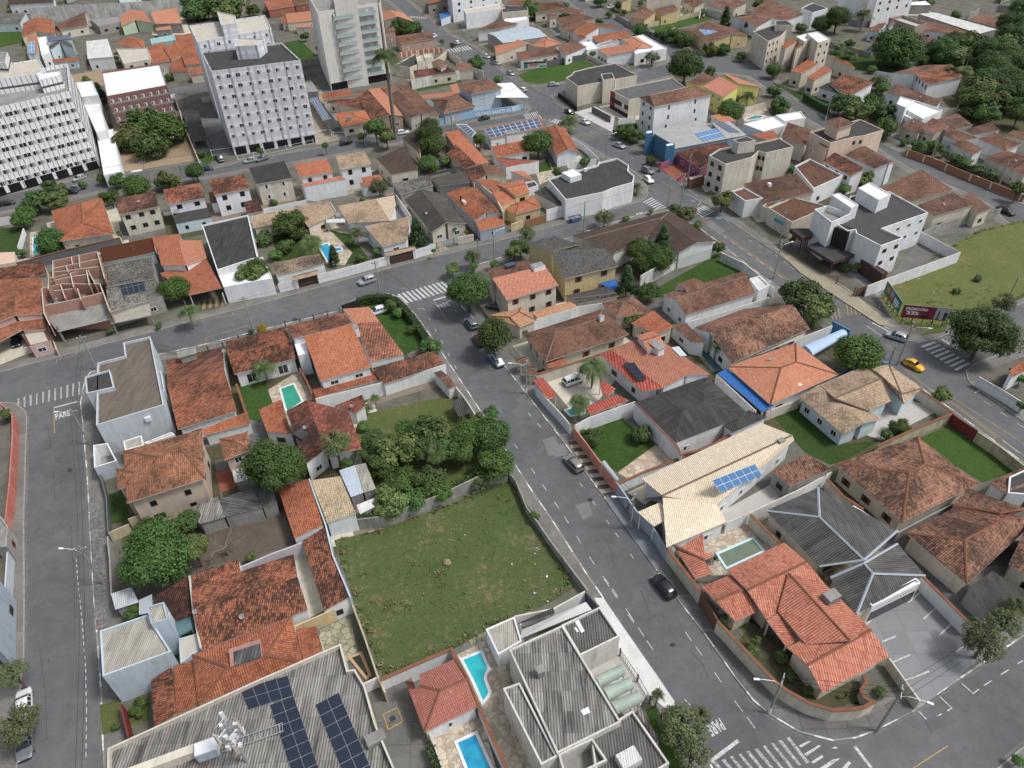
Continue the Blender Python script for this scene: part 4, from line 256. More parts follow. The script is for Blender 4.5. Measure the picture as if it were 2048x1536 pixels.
WALLS=[
('boundary_wall','tall cream street wall beside the tiled pool pergola','wall',0,'W_cr','T_red',2.6,0.2,[20.3,60.3,21.8,56.7,23.3,53.1]),
('boundary_wall','cream wall with tiled top curving around the corner house','wall',0,'W_cr','T_red',2.5,0.2,[24.4,49,26.5,45.4,28.3,42.2,29.1,40.9,30.1,39.8,32.1,38.3,34.4,37.4,36.6,37.4,38,37.6,39.5,38.2]),
('boundary_wall','brown slatted gate wall between two cream wall stretches','wall',0,'W_brown',0,2.5,0.2,[23.4,53.2,24.5,49.2]),
('boundary_wall','cream pool wall with orange capping next to grey roof','wall',0,'W_cr','T_red',2.4,0.2,[33.3,65.7,35.8,60.5]),
('boundary_wall','cream side wall of the corner house along the parking lot','wall',0,'W_cr',0,2.0,0.2,[43.6,43.6,44.8,38.3]),
('boundary_wall','short curved tiled garden wall at the corner house entrance','wall',0,'W_cr','T_red',1.6,0.2,[39.9,41.8,39.9,40.9,38.9,40,38.9,39.2,39.8,38.4]),
('boundary_wall','parking lot wall painted white with green base','wall',0,'W_wh','T_red',2.6,0.2,[52.2,54.7,53.5,51.1,54.9,47.1]),
('boundary_wall','grey front wall with blue gate of the cream tiled house','wall',0,'W_bg',0,2.5,0.2,[15.3,72.5,17.3,67,19.1,64.1,20.3,60.2]),
('boundary_wall','white side wall of the cream tiled house','wall',0,'W_wh','T_red',2.3,0.2,[15.4,72.6,19.3,74.7,26.5,77.8]),
('boundary_wall','white yard wall between cream tiled house and dark clinic','wall',0,'W_wh',0,2.5,0.2,[29.5,64.4,33.6,66.2,41.5,69.9,47.7,73.3]),
('boundary_wall','white beam with orange edging along the dark hip roof','wall',0,'W_wh','T_red',3.7,0.2,[20.5,89.5,25.2,79,25.6,76.6]),
('boundary_wall','orange brick wall between the dark roof and cream roof','wall',0,'W_brick','T_red',2.3,0.2,[26.4,78.4,30,79.3,35.1,82.5,40.5,85.1]),
('boundary_wall','salmon pink street wall of the striped pavement house','wall',0,'W_salm',0,2.4,0.2,[9.9,85.4,11.6,81.3,13.4,76.8,15.3,72.5]),
('boundary_wall','tall white wall between pool garden and lawn','wall',0,'W_wh',0,2.9,0.2,[10,85.3,12.6,87.1,20.7,90.6]),
('boundary_wall','white street wall with dark stripes by the pool garden','wall',0,'W_wh',0,2.4,0.2,[4.2,96.5,6.2,92.3,8.1,88.7,9.3,86.1]),
('boundary_wall','cream wall dividing the white car driveway from the brown house','wall',0,'W_cr','T_red',2.6,0.2,[4.7,99.4,13.8,103.3,22.2,107.4,24.5,108.4]),
('boundary_wall','long white wall below the light orange tiled strip','wall',0,'W_wh',0,2.7,0.2,[1.9,114,5.4,116.8,14.2,120.7,19,121.6]),
('boundary_wall','tall stained white wall between hall and green lawn','wall',0,'W_stain',0,3.6,0.2,[47.2,143.6,38.2,139.1,28.1,130.2]),
('boundary_wall','stained low street wall along the green lawn','wall',0,'W_stain',0,2.4,0.2,[48,141.1,51.9,135.8]),
('boundary_wall','white street wall beside the brown school roof','wall',0,'W_wh',0,2.4,0.2,[51.9,135.8,54.6,127.7,55.2,125.2]),
('boundary_wall','low blue and white wall below the brown lawn house','wall',0,'W_wh',0,2.2,0.2,[34.9,114.5,42.4,117.5,50.8,121.1,53.3,122.3]),
('boundary_wall','white and blue wall behind the pale blue canopy','wall',0,'W_wh',0,2.6,0.2,[53,106.6,61.8,110.9]),
('boundary_wall','bright blue end wall facing the avenue','wall',0,'W_blue',0,2.8,0.2,[62.3,112.1,64.5,108.8]),
('boundary_wall','blue wall strip beside the round courtyard tree','wall',0,'W_blue',0,1.8,0.2,[55,95.6,61.1,98.7,68.2,100.1]),
('boundary_wall','white wall along the blue canopy strip','wall',0,'W_wh',0,2.7,0.2,[36.2,97.3,40.3,87.3]),
('boundary_wall','cream wall between orange hip house and grassy yard','wall',0,'W_cr',0,2.2,0.2,[42.2,87.6,48.7,90.4]),
('boundary_wall','cream wall with orange top beside the avenue','wall',0,'W_cr','T_red',2.3,0.2,[67.9,95.6,69.9,91.1,72.2,85.5]),
('boundary_wall','mossy cream wall dividing two grassy yards','wall',0,'W_moss','T_red',2.2,0.2,[56.8,78.5,65,82.4,72.2,85.4]),
('gate','dark red steel gate on the avenue','gate',0,'M_dkred',0,2.3,0.2,[72.5,84.1,74,81]),
('boundary_wall','peeling cream street wall right of the red gate','wall',0,'W_moss',0,2.3,0.2,[73.9,80.9,75.5,77.4,76.9,73]),
('gate','short red and cream gate pillar wall on the avenue','gate',0,'M_dkred',0,2.4,0.2,[72,85.2,72.4,84]),
('boundary_wall','cream wall with red capping left of the shuttered house','wall',0,'W_cr','T_red',2.2,0.2,[46.6,72.1,47.7,68.6,49.6,66.1]),
('boundary_wall','pale wall between the two big brown tiled houses','wall',0,'W_gy',0,2.4,0.2,[52.5,61.6,58.3,64.4,62.5,66.3]),
('boundary_wall','white wall bordering the vacant lot beside the grey building','wall',0,'W_wh',0,2.6,0.2,[-0.8,50.7,4.2,51.6,8.5,54]),
('gate','dark slatted gate at the vacant lot corner','gate',0,'W_dkgrey',0,2.6,0.2,[8.5,54,10,51.6]),
('boundary_wall','white party wall with orange cap between the two pools','wall',0,'W_wh','T_red',2.6,0.2,[-8.6,46.6,-6.9,43.2,-5.1,39.2,-3.8,36.1,-2.2,32.6,-1.4,31]),
('boundary_wall','white wall with orange capping at the vacant lot end','wall',0,'W_wh','T_red',2.4,0.2,[-16.9,43,-11.5,45.4,-8.7,46.6]),
('boundary_wall','white end wall beside the arched parapet','wall',0,'W_wh',0,2.2,0.2,[-18.8,42.8,-17.1,43.6]),
('boundary_wall','white wall with a clipped hedge beside the grey yard','wall',0,'W_wh',0,1.8,0.2,[-10.8,37.1,-9.9,35.2,-8.9,32.8,-8.3,31.5]),
('boundary_wall','white gable wall left of the blackened tiled house','wall',0,'W_wh',0,4.2,0.2,[-43.6,57.6,-41.3,52.1,-38.8,47.1]),
('boundary_wall','pale blue party wall beside the tan dotted roof','wall',0,'W_bl',0,4.0,0.2,[-31.1,74.5,-29.5,70.9,-27.1,65.7,-25.1,60.2,-21.7,53.5]),
('boundary_wall','lilac rear wall behind the blackened tiled house','wall',0,'W_lil',0,3.0,0.2,[-37.8,59.5,-33.9,61.6,-29.7,63.5]),
('boundary_wall','yellow yard wall below the cream paved yard','wall',0,'W_ye',0,2.6,0.2,[-28.5,50.5,-24.8,52.3,-21.9,54.2]),
('boundary_wall','thin mossy wall between overgrown yard and vacant lot','wall',0,'W_moss',0,2.4,0.2,[-22,54.1,-19.7,49.2,-17.3,43.7,-16.1,41.5]),
('boundary_wall','grey wall overgrown with ivy along the vacant lot','wall',0,'W_gyw',0,2.4,0.2,[-27.6,67.1,-24.4,67.5,-19.7,68,-15.4,69.9,-10.9,72.1,-5.7,75.2,-1.2,76]),
('boundary_wall','long white wall between tiled strip and grassy garden','wall',0,'W_wh',0,3.0,0.2,[-34.2,94.5,-23.7,98,-12,102.8]),
('boundary_wall','dark low wall beside the swimming pool terrace','wall',0,'T_red',0,2.0,0.2,[-39.3,104.7,-37.2,100.9,-34.8,95.5]),
('boundary_wall','white tiled capping wall beside lawn and pool','wall',0,'W_wh','T_red',2.2,0.2,[-49.7,100.3,-47,94.7,-44.5,89.4]),
('gate','black sliding gate beside the clipped hedge','gate',0,'W_black',0,2.3,0.2,[-34.8,125.1,-31.6,127]),
('boundary_wall','yellowish mossy wall below the mossy hip roofed house','wall',0,'W_moss',0,2.4,0.2,[-57,69.3,-53.6,71.3,-49.7,72.6]),
('boundary_wall','low dark front wall of the mossy hip roofed house','wall',0,'W_dkgrey',0,1.6,0.2,[-65.8,79.6,-62.8,74.7,-59.6,67.8]),
('boundary_wall','mossy yard wall beside the huge round tree','wall',0,'W_moss',0,2.0,0.2,[-59.2,67.2,-56.8,68.7]),
('boundary_wall','grey street wall in front of the huge round tree','wall',0,'W_gy',0,2.2,0.2,[-58.9,66.4,-56.9,62.4,-54.2,56.4]),
('boundary_wall','long red brick painted street wall on the left edge','wall',0,'M_redwall',0,2.3,0.2,[-90.9,97.5,-87.1,94.3,-84.3,89.1,-79,78,-75.4,69.8]),
('boundary_wall','white slatted street fence wall at the left edge','wall',0,'W_ltgrey',0,2.2,0.2,[-72.4,64.8,-70,59.7,-66.7,53]),
('boundary_wall','street wall of the grassy garden','wall',0,'W_wh',0,2.2,0.2,[-10.2,97.7,-8.5,94.5,-6.7,90.4,-5.4,86.9]),
('boundary_wall','street retaining wall of the vacant lot','wall',0,'W_gyw',0,1.6,0.2,[-1.3,77,0,74.8,1.5,69.3,2.9,66.6,4.5,63.2,8.9,54.8]),
('boundary_wall','dark red narrow gate wall on the left street','wall',0,'M_dkred',0,2.2,0.2,[-47,41.5,-44.5,37.5]),
('boundary_wall','salmon framed grey panel wall by the pink porch','wall',0,'W_pk',0,1.6,0.2,[-95.9,115.2,-91.3,117.5,-89.1,114.2]),
('boundary_wall','dark mossy wall with orange tiles behind the brick ruin','wall',0,'W_dkgrey','T_red',2.5,0.2,[-114.5,148,-105.3,153.8,-94.4,159.2]),
('boundary_wall','white curtain wall between lawn and pool garden','wall',0,'W_wh',0,1.8,0.2,[-119,157.7,-122.8,167.9]),
('boundary_wall','white street wall beside the small dark lawn','wall',0,'W_wh',0,2.2,0.2,[-133.3,173.2,-129.2,174.3]),
('boundary_wall','white wall behind the tan tiled garden house','wall',0,'W_wh',0,3.2,0.2,[-62.2,170.7,-51.9,175.4,-45.2,173.3,-43,168]),
('boundary_wall','long white street wall of the pool garden','wall',0,'W_wh',0,2.3,0.2,[-50.2,134.8,-46.3,136.3]),
('boundary_wall','long white street wall between the two brown gates','wall',0,'W_wh',0,2.3,0.2,[-42.2,138.1,-34.9,141.4,-27.2,145.4]),
('boundary_wall','white street wall right of the brown gates','wall',0,'W_wh',0,2.3,0.2,[-21.8,147.3,-16.9,150.3]),
('gate','brown timber street gate on the left','gate',0,'M_brownwood',0,2.2,0.2,[-46.2,136.5,-42.4,138.3]),
('gate','brown timber street gate on the right','gate',0,'M_brownwood',0,2.2,0.2,[-26.9,145.3,-21.9,147.5]),
('boundary_wall','white wall between pool garden and grey gabled house','wall',0,'W_wh',0,2.6,0.2,[-28.8,177.8,-23.7,164.9]),
('boundary_wall','cream street wall panel of the grey gabled house','wall',0,'W_cr',0,2.0,0.2,[-11.6,153.7,-7.9,155]),
('boundary_wall','white side wall of the stepped orange villa','wall',0,'W_cr',0,5.0,0.2,[-7.8,180.2,-2.4,169.3,-0.5,159.9]),
('boundary_wall','yellow street gate wall of the orange villa','wall',0,'W_ye',0,2.2,0.2,[1.2,159.1,4.2,160.8]),
('gate','brown street gate of the orange villa','gate',0,'M_brown2',0,2.2,0.2,[4.8,160.8,9.9,163.4]),
('boundary_wall','white garage wall beside the blue skip','wall',0,'W_wh',0,3.2,0.2,[10.2,164.1,14.8,166.2]),
('boundary_wall','white blank wall below the villa with tall chimney','wall',0,'W_wh',0,3.6,0.2,[0.6,190.3,9.5,194.3]),
('boundary_wall','white pillared street wall of the villa','wall',0,'W_wh',0,2.2,0.2,[21.1,215.3,24.2,208.8,27.4,197.9]),
('boundary_wall','white side wall between villa and flat building','wall',0,'W_wh',0,2.2,0.2,[19,196,21.5,196.6,26.7,198]),
('boundary_wall','long stained grey wall with small windows','wall',0,'W_stain',0,7.5,0.2,[-242,411.7,-193.7,415.1,-165.9,419.2]),
('boundary_wall','pale wall between banyan lot and paved tower yard','wall',0,'W_cr',0,2.2,0.2,[-121.8,275.9,-105.7,239.7,-89.5,205.4]),
('boundary_wall','mossy wall along the dirt lot and the street','wall',0,'W_gyw',0,2.2,0.2,[-110,200,-89.7,207.3]),
('boundary_wall','white lot wall beside the bare dirt lot','wall',0,'W_wh',0,2.4,0.2,[-128.7,238.1,-109.8,199.5]),
('boundary_wall','pale blue street wall painted with large white lettering','wall',0,'W_sky',0,2.2,0.2,[-20.8,236.3,-9.4,242.4,3.6,246,6.3,247.6,7.2,250.7]),
('boundary_wall','long stained cream wall behind the light blue house','wall',0,'W_stain',0,3.6,0.2,[-33,275.2,-22.3,281.7,-10.1,288.2,-6.3,282.8]),
('boundary_wall','cream yard wall with red pillars behind the palm','wall',0,'W_redp',0,2.2,0.2,[-42.3,319.4,-34.6,322.2,-24.2,324.7]),
('boundary_wall','beige boundary wall right of the dark triangular roof','wall',0,'W_cr',0,3.0,0.2,[-28.4,294.5,-21.6,317.2,-16,303.3]),
('boundary_wall','grey back wall of the small lawn behind the tower','wall',0,'W_gyw',0,3.0,0.2,[-109.8,376.5,-97.2,379.5]),
('boundary_wall','grey front wall of the small lawn behind the tower','wall',0,'W_gyw',0,2.8,0.2,[-82.7,310.5,-74.5,313]),
('boundary_wall','grey wall behind the overgrown billboard lot','wall',0,'W_dkgrey',0,2.4,0.2,[18.2,297.4,35.4,305.9]),
('boundary_wall','cream wall in front of the orange front house','wall',0,'W_cr',0,1.8,0.2,[35.7,308.2,40.6,294.9,49.8,290.3]),
('boundary_wall','dark steel railing wall around the cream office','wall',0,'W_black',0,1.6,0.2,[20.4,260.7,25.5,244.6]),
('gate','grey sliding gate beside the white forecourt','gate',0,'W_dkgrey',0,2.2,0.2,[30.4,242.9,35.3,232.5]),
('boundary_wall','white panel wall below the red and black facade','wall',0,'W_wh',0,2.4,0.2,[37.2,228.2,43.2,231]),
('boundary_wall','cream wall behind the turquoise pool','wall',0,'W_cr',0,2.4,0.2,[79.5,235.4,87.7,239.4]),
('boundary_wall','magenta painted wall beside the blue clinic','wall',0,'W_mag',0,2.2,0.2,[43.9,191.8,50,198.4]),
('boundary_wall','curved magenta parking wall','wall',0,'W_mag',0,1.2,0.2,[47.8,185.2,49.7,187.5,52.9,188.1]),
('boundary_wall','white wall surrounding the office car park','wall',0,'W_wh',0,2.8,0.2,[95.5,146.1,99.4,136.4,79.3,126.8,74,124.2]),
('boundary_wall','brown end wall of the office street front','wall',0,'W_brown',0,2.2,0.2,[72.2,124.3,74.7,125.4]),
('boundary_wall','grey rendered wall behind the vacant field','wall',0,'W_gyw',0,2.4,0.2,[95.9,146.8,102.5,150.7,108.9,153.4,120.2,157.2]),
('boundary_wall','white wall along the avenue at the right edge','wall',0,'W_wh',0,2.2,0.2,[81.4,94.6,82.2,93.1,83.6,90.4,85.1,87]),
('boundary_wall','terracotta panel wall with white posts along the diagonal street','wall',0,'W_redp2',0,2.0,0.2,[115.4,196.9,119.8,189.1,122.9,181,125.7,175,128.1,169.4,130.5,164.7]),
('boundary_wall','curved grey wall of the top right compound','wall',0,'W_gy',0,2.6,0.2,[155.9,345.6,160.9,340.1,170,343.3,180.7,353.7]),
('boundary_wall','high curved grey wall at the top right','wall',0,'W_gyw',0,3.0,0.2,[210,344.4,220.7,355.1,231.1,358.5,238.2,354.6]),
('boundary_wall','mossy grey wall below the large tree lawn','wall',0,'W_gyw',0,2.2,0.2,[135.5,311.5,140,303.1,145.3,293.1,148.7,300]),
('boundary_wall','white picket wall below the large tree','wall',0,'W_wh',0,1.4,0.2,[138.4,272.7,142.9,268.2]),
('boundary_wall','cream retaining wall of the hillside house','wall',0,'W_cr',0,3.0,0.2,[139.8,235.2,139.5,225.5,144.5,226.1,154,241.3]),
('boundary_wall','white fence wall at the top street','wall',0,'W_wh',0,2.0,0.2,[59.3,404.8,59.8,398.8]),
('boundary_wall','grey wall of the grassy lot beside the top street','wall',0,'W_gyw',0,2.2,0.2,[56.3,373.7,61.7,350.6,69.5,331.6]),
('boundary_wall','cream wall between the grassy lot and yellow house','wall',0,'W_moss',0,2.2,0.2,[66.5,352.2,75.5,358,96.1,372.3]),
('boundary_wall','dark mossy retaining wall right of the grassy lot','wall',0,'W_stain',0,3.4,0.2,[94.7,366.7,99.9,373.7,104.7,362.5])]
TREES=[
('B',1,138,-114.9,235,4.2,6.1),
('B',3,138,-116.8,225.7,3.6,5.13),
('B',1,119,-107.1,228.5,3.8,5.98),
('B',0,116,-108,217.4,3.2,4.99),
('S',3,131,-163.6,297.2,2,2.47),
('C',2,117,-146.3,271.1,5,2.73),
('B',2,125,-153.7,403.3,5,6.99),
('B',1,154,-138.6,403.6,5,7.63),
('R',2,87,-87.5,196.2,4,2.48),
('S',1,119,-92.8,215.2,1.5,1.72),
('B',2,87,-94.2,192.3,3,3.15),
('R',2,86,-101,188.4,3.5,3.44),
('B',2,84,-109.5,194.9,2.5,2.12),
('S',0,116,-120.1,195.6,1.5,1.42),
('B',2,86,-115,198.3,2,1.8),
('S',3,129,-174.5,326.9,2,2.67),
('S',0,129,-163.2,326.3,3,1.33),
('S',3,133,-131.2,298,2,2.48),
('B',3,116,-129,194.4,2,1.77),
('S',3,119,-84.4,219.5,1.5,1.17),
('K',3,144,-33.9,225.3,25.5,4.25),
('B',3,144,-39.2,220.5,6,2.89),
('B',2,113,-35.6,216.8,4.5,2.67),
('S',3,143,-44,223.2,2.5,1.77),
('R',1,111,-21.8,214,6.5,4.32),
('R',2,112,-21,209.5,4,3.72),
('B',0,113,-21.5,198.1,2.5,2.87),
('S',1,112,-16.7,200.7,2,2.54),
('W',1,113,-32.3,195.2,3,1.77),
('W',0,95,-34,183.4,3,2.7),
('B',0,149,-9,293.3,4,3.16),
('S',2,147,-0.7,278.2,2,2.34),
('B',3,152,-45.3,356.7,3,4.59),
('B',2,151,-39.5,355.7,2.5,4.01),
('S',3,153,-88,351.8,3,2.55),
('S',1,121,-79.8,299.5,3.5,1.49),
('S',2,141,-76.7,289.3,2.5,2.17),
('R',3,111,-6.9,213.4,3.5,2.08),
('S',2,91,-65.2,190.5,1.5,1.4),
('S',0,114,-19,183.8,1.5,1.19),
('S',0,113,-24.9,193.7,1.5,1.41),
('W',0,151,-24.8,335.8,2,1.37),
('B',0,162,15.8,377.4,5,4.5),
('S',2,160,34.4,397.5,2,2.52),
('S',0,161,53.5,375.1,2,2.1),
('S',0,164,47.2,362.2,2,2.33),
('R',1,217,62.3,337.9,3,3.29),
('R',2,174,66.3,266.7,8,6.69),
('S',1,198,78.6,277.3,2.5,2.8),
('W',0,170,59.3,292.9,3.5,3.41),
('B',3,217,73.6,327.6,2,3.75),
('B',1,216,77.5,320.8,2,3.68),
('B',3,216,85.5,306,2,3.04),
('B',1,197,90.7,306.2,2,2.78),
('C',1,218,100,341.1,6,3.3),
('S',3,219,97.1,369.5,3,2.37),
('S',3,218,113.2,331.2,2,2.16),
('B',1,217,69.9,333.4,2,2.17),
('P',0,110,20.8,224.2,4,3.53),
('R',0,109,10.3,204.2,5.5,4.0),
('S',0,106,15.1,189.2,2.5,1.91),
('S',2,108,23.1,196.8,2,2.14),
('P',0,108,35,177.5,2.5,1.65),
('R',2,178,73.4,228.7,4,3.99),
('P',0,174,81.6,239.9,4.5,2.89),
('B',2,176,38,217.8,2.5,2.89),
('B',1,175,40.2,214.3,2.5,2.28),
('S',0,169,37.8,309,2,2.04),
('S',1,197,94.7,295.4,2.5,2.46),
('P',3,174,74.5,235.9,4,2.45),
('S',3,176,42.3,197.4,1,1.8),
('S',2,176,35.4,220.6,1.2,1.56),
('S',0,221,72.1,396.7,2,1.89),
('S',2,219,93.7,388.9,2.5,3.09),
('S',3,221,61.3,379.1,2,1.82),
('R',3,212,145.4,331.3,7,5.35),
('P',1,208,157.7,333.9,7,4.04),
('R',3,211,139.6,332.5,4,4.32),
('S',3,211,132.1,334.8,2.5,3.0),
('R',3,209,148.1,280.7,7,9.09),
('P',1,209,135.3,300.5,3,2.74),
('P',0,197,137.4,293.1,2.5,2.93),
('R',2,200,167,282.6,5,5.65),
('B',3,207,181,291.3,5,5.79),
('R',0,200,171.3,258.5,6,5.68),
('B',3,209,176.1,280.5,3,4.23),
('R',3,210,181.5,263.4,6,5.76),
('R',0,210,208.2,310.1,7,5.57),
('B',3,210,195.3,291.1,5,4.34),
('R',2,210,226.3,334.2,7,4.85),
('R',0,201,160.9,242.5,6,4.98),
('B',3,200,156.1,235.8,5,5.29),
('B',0,201,149.4,224.4,4.5,5.1),
('R',0,202,168.6,244.3,6,5.01),
('R',0,199,169.9,240,6,4.12),
('R',2,204,156.2,214,5,3.4),
('B',3,201,149.2,217.8,4,3.45),
('P',0,200,156.2,254.5,6,3.02),
('P',0,201,158.1,251,6.5,3.41),
('B',1,202,109.9,229.4,4,4.39),
('B',2,203,111.9,224.4,4,3.53),
('B',2,202,119.1,231.1,3.5,4.02),
('B',1,201,121.1,224,3,3.54),
('S',0,199,131.2,249.5,3,3.0),
('B',0,199,130.9,253.8,3,2.6),
('R',1,198,100.7,272.6,3,2.76),
('P',2,198,122.2,293.2,3,2.44),
('S',3,197,116.1,285.3,3,2.38),
('B',0,174,91,234.7,3,2.85),
('S',0,174,94.3,251.5,2.5,3.02),
('B',1,203,114.5,210,3.5,3.36),
('B',3,203,118.9,197.2,2.5,2.14),
('S',1,204,124.6,194.1,2.2,1.41),
('B',1,204,123.4,197.7,2.5,2.15),
('S',2,205,125.5,189.6,2.3,2.08),
('S',1,205,126.4,186,2.3,2.05),
('S',3,203,127.6,181.8,2.2,2.02),
('S',3,204,129.9,177.9,2,1.66),
('B',0,184,94.5,176.8,2.5,2.64),
('S',3,184,88,171.9,2.5,1.94),
('S',2,185,78.4,184.9,2.5,1.7),
('S',3,214,204.8,345.3,3,2.79),
('S',1,214,187.3,358.1,2.5,2.59),
('S',2,200,137.4,273.8,2,2.31),
('B',3,205,128.2,164.8,4,1.87),
('S',3,202,118.3,203.8,1.5,1.65),
('B',3,206,199.3,290.5,5,4.82),
('R',3,207,182.5,273,6,6.39),
('R',0,198,170.3,252.6,6,5.58),
('R',3,206,181.2,276.6,6,5.54),
('R',3,208,176.2,257.9,6,5.67),
('R',3,200,162.7,238.5,5.5,4.92),
('R',0,203,161.1,226.8,6,5.12),
('R',2,205,178.7,251.2,6.5,5.97),
('R',0,182,164.4,226.4,6,5.11),
('R',0,177,160.3,230.1,5,4.39),
('B',0,202,154.7,225.9,5,4.33),
('R',0,209,199.5,293.6,6.5,5.81),
('R',0,206,210.2,305.6,7,6.5),
('B',2,200,170.3,279.1,4,4.2),
('B',3,208,166.8,288.3,4,3.84),
('S',3,209,160.2,281.6,1.5,2.84),
('R',1,210,178.7,297.7,4,4.43),
('B',1,84,-124.9,174.5,3.5,2.28),
('B',2,85,-124.9,180.5,3.5,3.0),
('B',1,86,-119.7,180.5,4,2.66),
('B',2,77,-124.4,171.2,3,2.41),
('S',2,85,-116.8,154.7,2,1.5),
('R',3,84,-110.3,158.1,2.6,3.65),
('B',1,87,-106.2,182,3.5,2.35),
('S',3,86,-95.3,161.3,3,0.92),
('R',0,79,-71.3,132.2,4,2.94),
('P',0,80,-64.9,121.9,4.5,2.02),
('S',0,80,-72,122.2,1.2,0.9),
('B',1,98,-55.8,135.6,5,2.44),
('S',3,80,-81.4,120.6,1.2,0.89),
('S',2,59,-52.2,119,1,0.76),
('Y',2,59,-49.6,118.5,1.8,1.38),
('B',0,96,-52.3,160.7,3.5,3.98),
('K',2,98,-45.1,148,5.5,2.87),
('S',3,96,-58.9,157,2,2.73),
('S',0,83,-52.8,152.7,2,2.68),
('S',2,98,-54.5,149.5,1.5,2.05),
('P',3,97,-35.8,154.8,3.5,2.39),
('C','dark spiky dragon tree beside the blue pool',0,-39.8,145.7,3,1.72),
('S',1,100,-30.3,149.1,2,1.17),
('S',0,98,-34.1,146.8,1.5,1.59),
('C',2,100,-21.2,154.9,3.5,2.69),
('S',3,95,-37.7,176.9,2,1.32),
('S',3,91,-61.9,179.2,1.2,1.34),
('B',1,99,-54.7,137.7,5,2.46),
('W',0,100,-7.8,141.8,3.5,1.96),
('B',0,100,-12.3,138.3,2.5,1.52),
('R',1,22,-8.3,123.9,6,4.18),
('R',1,17,-3.1,108.5,5.5,3.5),
('B',1,24,1.5,143.3,3.5,1.7),
('S',2,21,-3.1,140.7,2,1.26),
('S',3,102,-12.4,157.1,3,0.76),
('S',3,103,-9.7,156.9,2,0.61),
('S',2,99,-43.1,143.4,1.5,1.43),
('B',2,63,-15.4,109.7,2,1.91),
('S',2,61,-23,123.1,1.5,1.54),
('S',0,100,-17,147.2,2.5,0.72),
('S',2,22,-7.6,140.5,2,1.4),
('S',0,60,-24.4,124.9,2.5,1.55),
('S',2,63,-19.4,117,1.5,1.25),
('P',3,59,-45.3,103.4,3.5,2.17),
('W',2,27,24.1,159.4,3,2.59),
('W',3,107,4.6,152.5,3,2.37),
('B',2,24,3.2,145.9,3,2.15),
('C',3,27,34.6,140.9,6.5,2.49),
('R',3,27,29.5,139.5,5,3.04),
('R',0,26,33.1,136.2,4.5,3.26),
('R',0,24,29.9,136.1,3.5,2.73),
('C',0,26,24.5,126.1,5,2.58),
('B',0,26,28.9,125,2.8,2.33),
('B',3,19,24.2,116.1,2.5,1.48),
('S',3,108,36.7,165.5,1.2,0.95),
('B',1,187,42.2,163.7,2.5,1.4),
('B',0,27,44.2,160.1,2.8,2.14),
('S',1,187,46.1,155.2,2.5,1.35),
('B',2,29,48,143.3,2.5,1.42),
('B',1,186,54.4,165.1,4,2.5),
('S',2,27,29.8,161.9,1.2,1.24),
('P',3,20,37.8,104.4,4,1.37),
('K',0,18,14.3,97.9,5.5,2.41),
('S',3,22,2.9,114.6,1.5,0.74),
('B',3,29,58.1,118.9,5,3.47),
('B',2,32,59.8,114.7,5,3.15),
('P',2,32,60.5,114.3,3.5,2.31),
('P',3,29,56.4,115.9,3.5,2.21),
('R',3,32,61.9,99.6,5,3.99),
('R',2,196,84.7,102.1,6.5,5.14),
('W',2,196,98,116.5,3,2.47),
('S',2,192,66.3,146.9,2,1.01),
('S',2,193,76.2,134.1,2,1.22),
('S',3,191,73.9,134.6,1.2,1.37),
('S',0,193,99.9,128.6,0.8,1.06),
('S',3,189,93,124.1,0.8,1.04),
('S',0,31,52.6,108,1.5,1.18),
('B',2,196,88.9,96,2,1.1),
('S',0,196,88.7,94.2,2,1.31),
('R',2,46,-48.3,60.3,6,4.76),
('B',3,69,-44.5,62,5,1.87),
('B',1,69,-52.3,66,4,1.95),
('B',3,67,-47.7,68.1,3,1.63),
('D',3,69,-41.3,63.9,4,3.31),
('S',1,64,-88.7,94.5,2.5,1.3),
('R',0,70,-35.9,75.2,7,4.47),
('B',3,50,-37.4,62.4,1.5,0.7),
('W','feathery pine like tree beside the tan dotted roof',0,-27.7,79.6,7,2.5),
('B',2,52,-22.3,82.6,3.5,2.0),
('B',0,52,-18.4,80.2,4,2.94),
('B',1,74,-17.4,84.1,3.5,2.63),
('B',3,74,-13.7,83.7,4.5,2.81),
('R',3,74,-7.2,81.9,5,2.57),
('R',3,15,-3.8,82,5,2.96),
('B',0,53,-10,80.9,4,1.97),
('P',3,74,-12.3,79.6,4,1.95),
('B',0,51,-17.1,73.9,3.5,2.45),
('B',0,50,-13.4,74,3,2.46),
('B',2,49,-18.3,70.7,3,2.4),
('B',1,12,-3.3,76.6,3.5,2.5),
('B',3,15,-1.9,77.6,3.5,1.74),
('S',0,55,-25.7,92.7,2,1.29),
('S',3,55,-25.4,89.1,1.2,1.27),
('P',0,55,-24,94.7,2.5,0.87),
('P',2,52,-24.4,81.3,3,1.59),
('S',2,52,-26.7,79.6,2,1.38),
('B',0,74,-3.6,87.1,5,1.23),
('B',3,73,-5.8,85.4,5,1.21),
('S',3,74,-6.5,77.7,2,0.78),
('W',0,53,-5.5,74.4,1.5,1.53),
('S',0,52,-14.4,82.2,4,1.99),
('B',2,53,-20.8,78,3,2.14),
('B',0,55,-15.2,81.1,3.5,2.38),
('B',3,63,-11.3,83.8,4,2.21),
('B',0,54,-8.4,79.7,4,2.15),
('B',3,55,-15.5,71.5,2.5,2.05),
('B',3,54,-19.9,70.5,2.2,1.67),
('B',0,49,-11.3,72.8,2,1.51),
('S',0,53,-9.2,74.6,1.5,1.34),
('S',1,12,2.5,67.8,1.6,1.0),
('K',1,14,11.2,90.2,4,1.78),
('B',3,14,12.7,83.6,1.6,1.42),
('S',3,14,11.8,85,1.4,1.03),
('S',2,12,14.3,85.4,1.6,0.72),
('B',1,11,20.8,84,1.6,1.63),
('S',0,1,26.8,59.7,1.2,0.69),
('B',0,35,62.7,83.2,1.8,1.62),
('S',0,35,60.1,81.8,1.6,1.21),
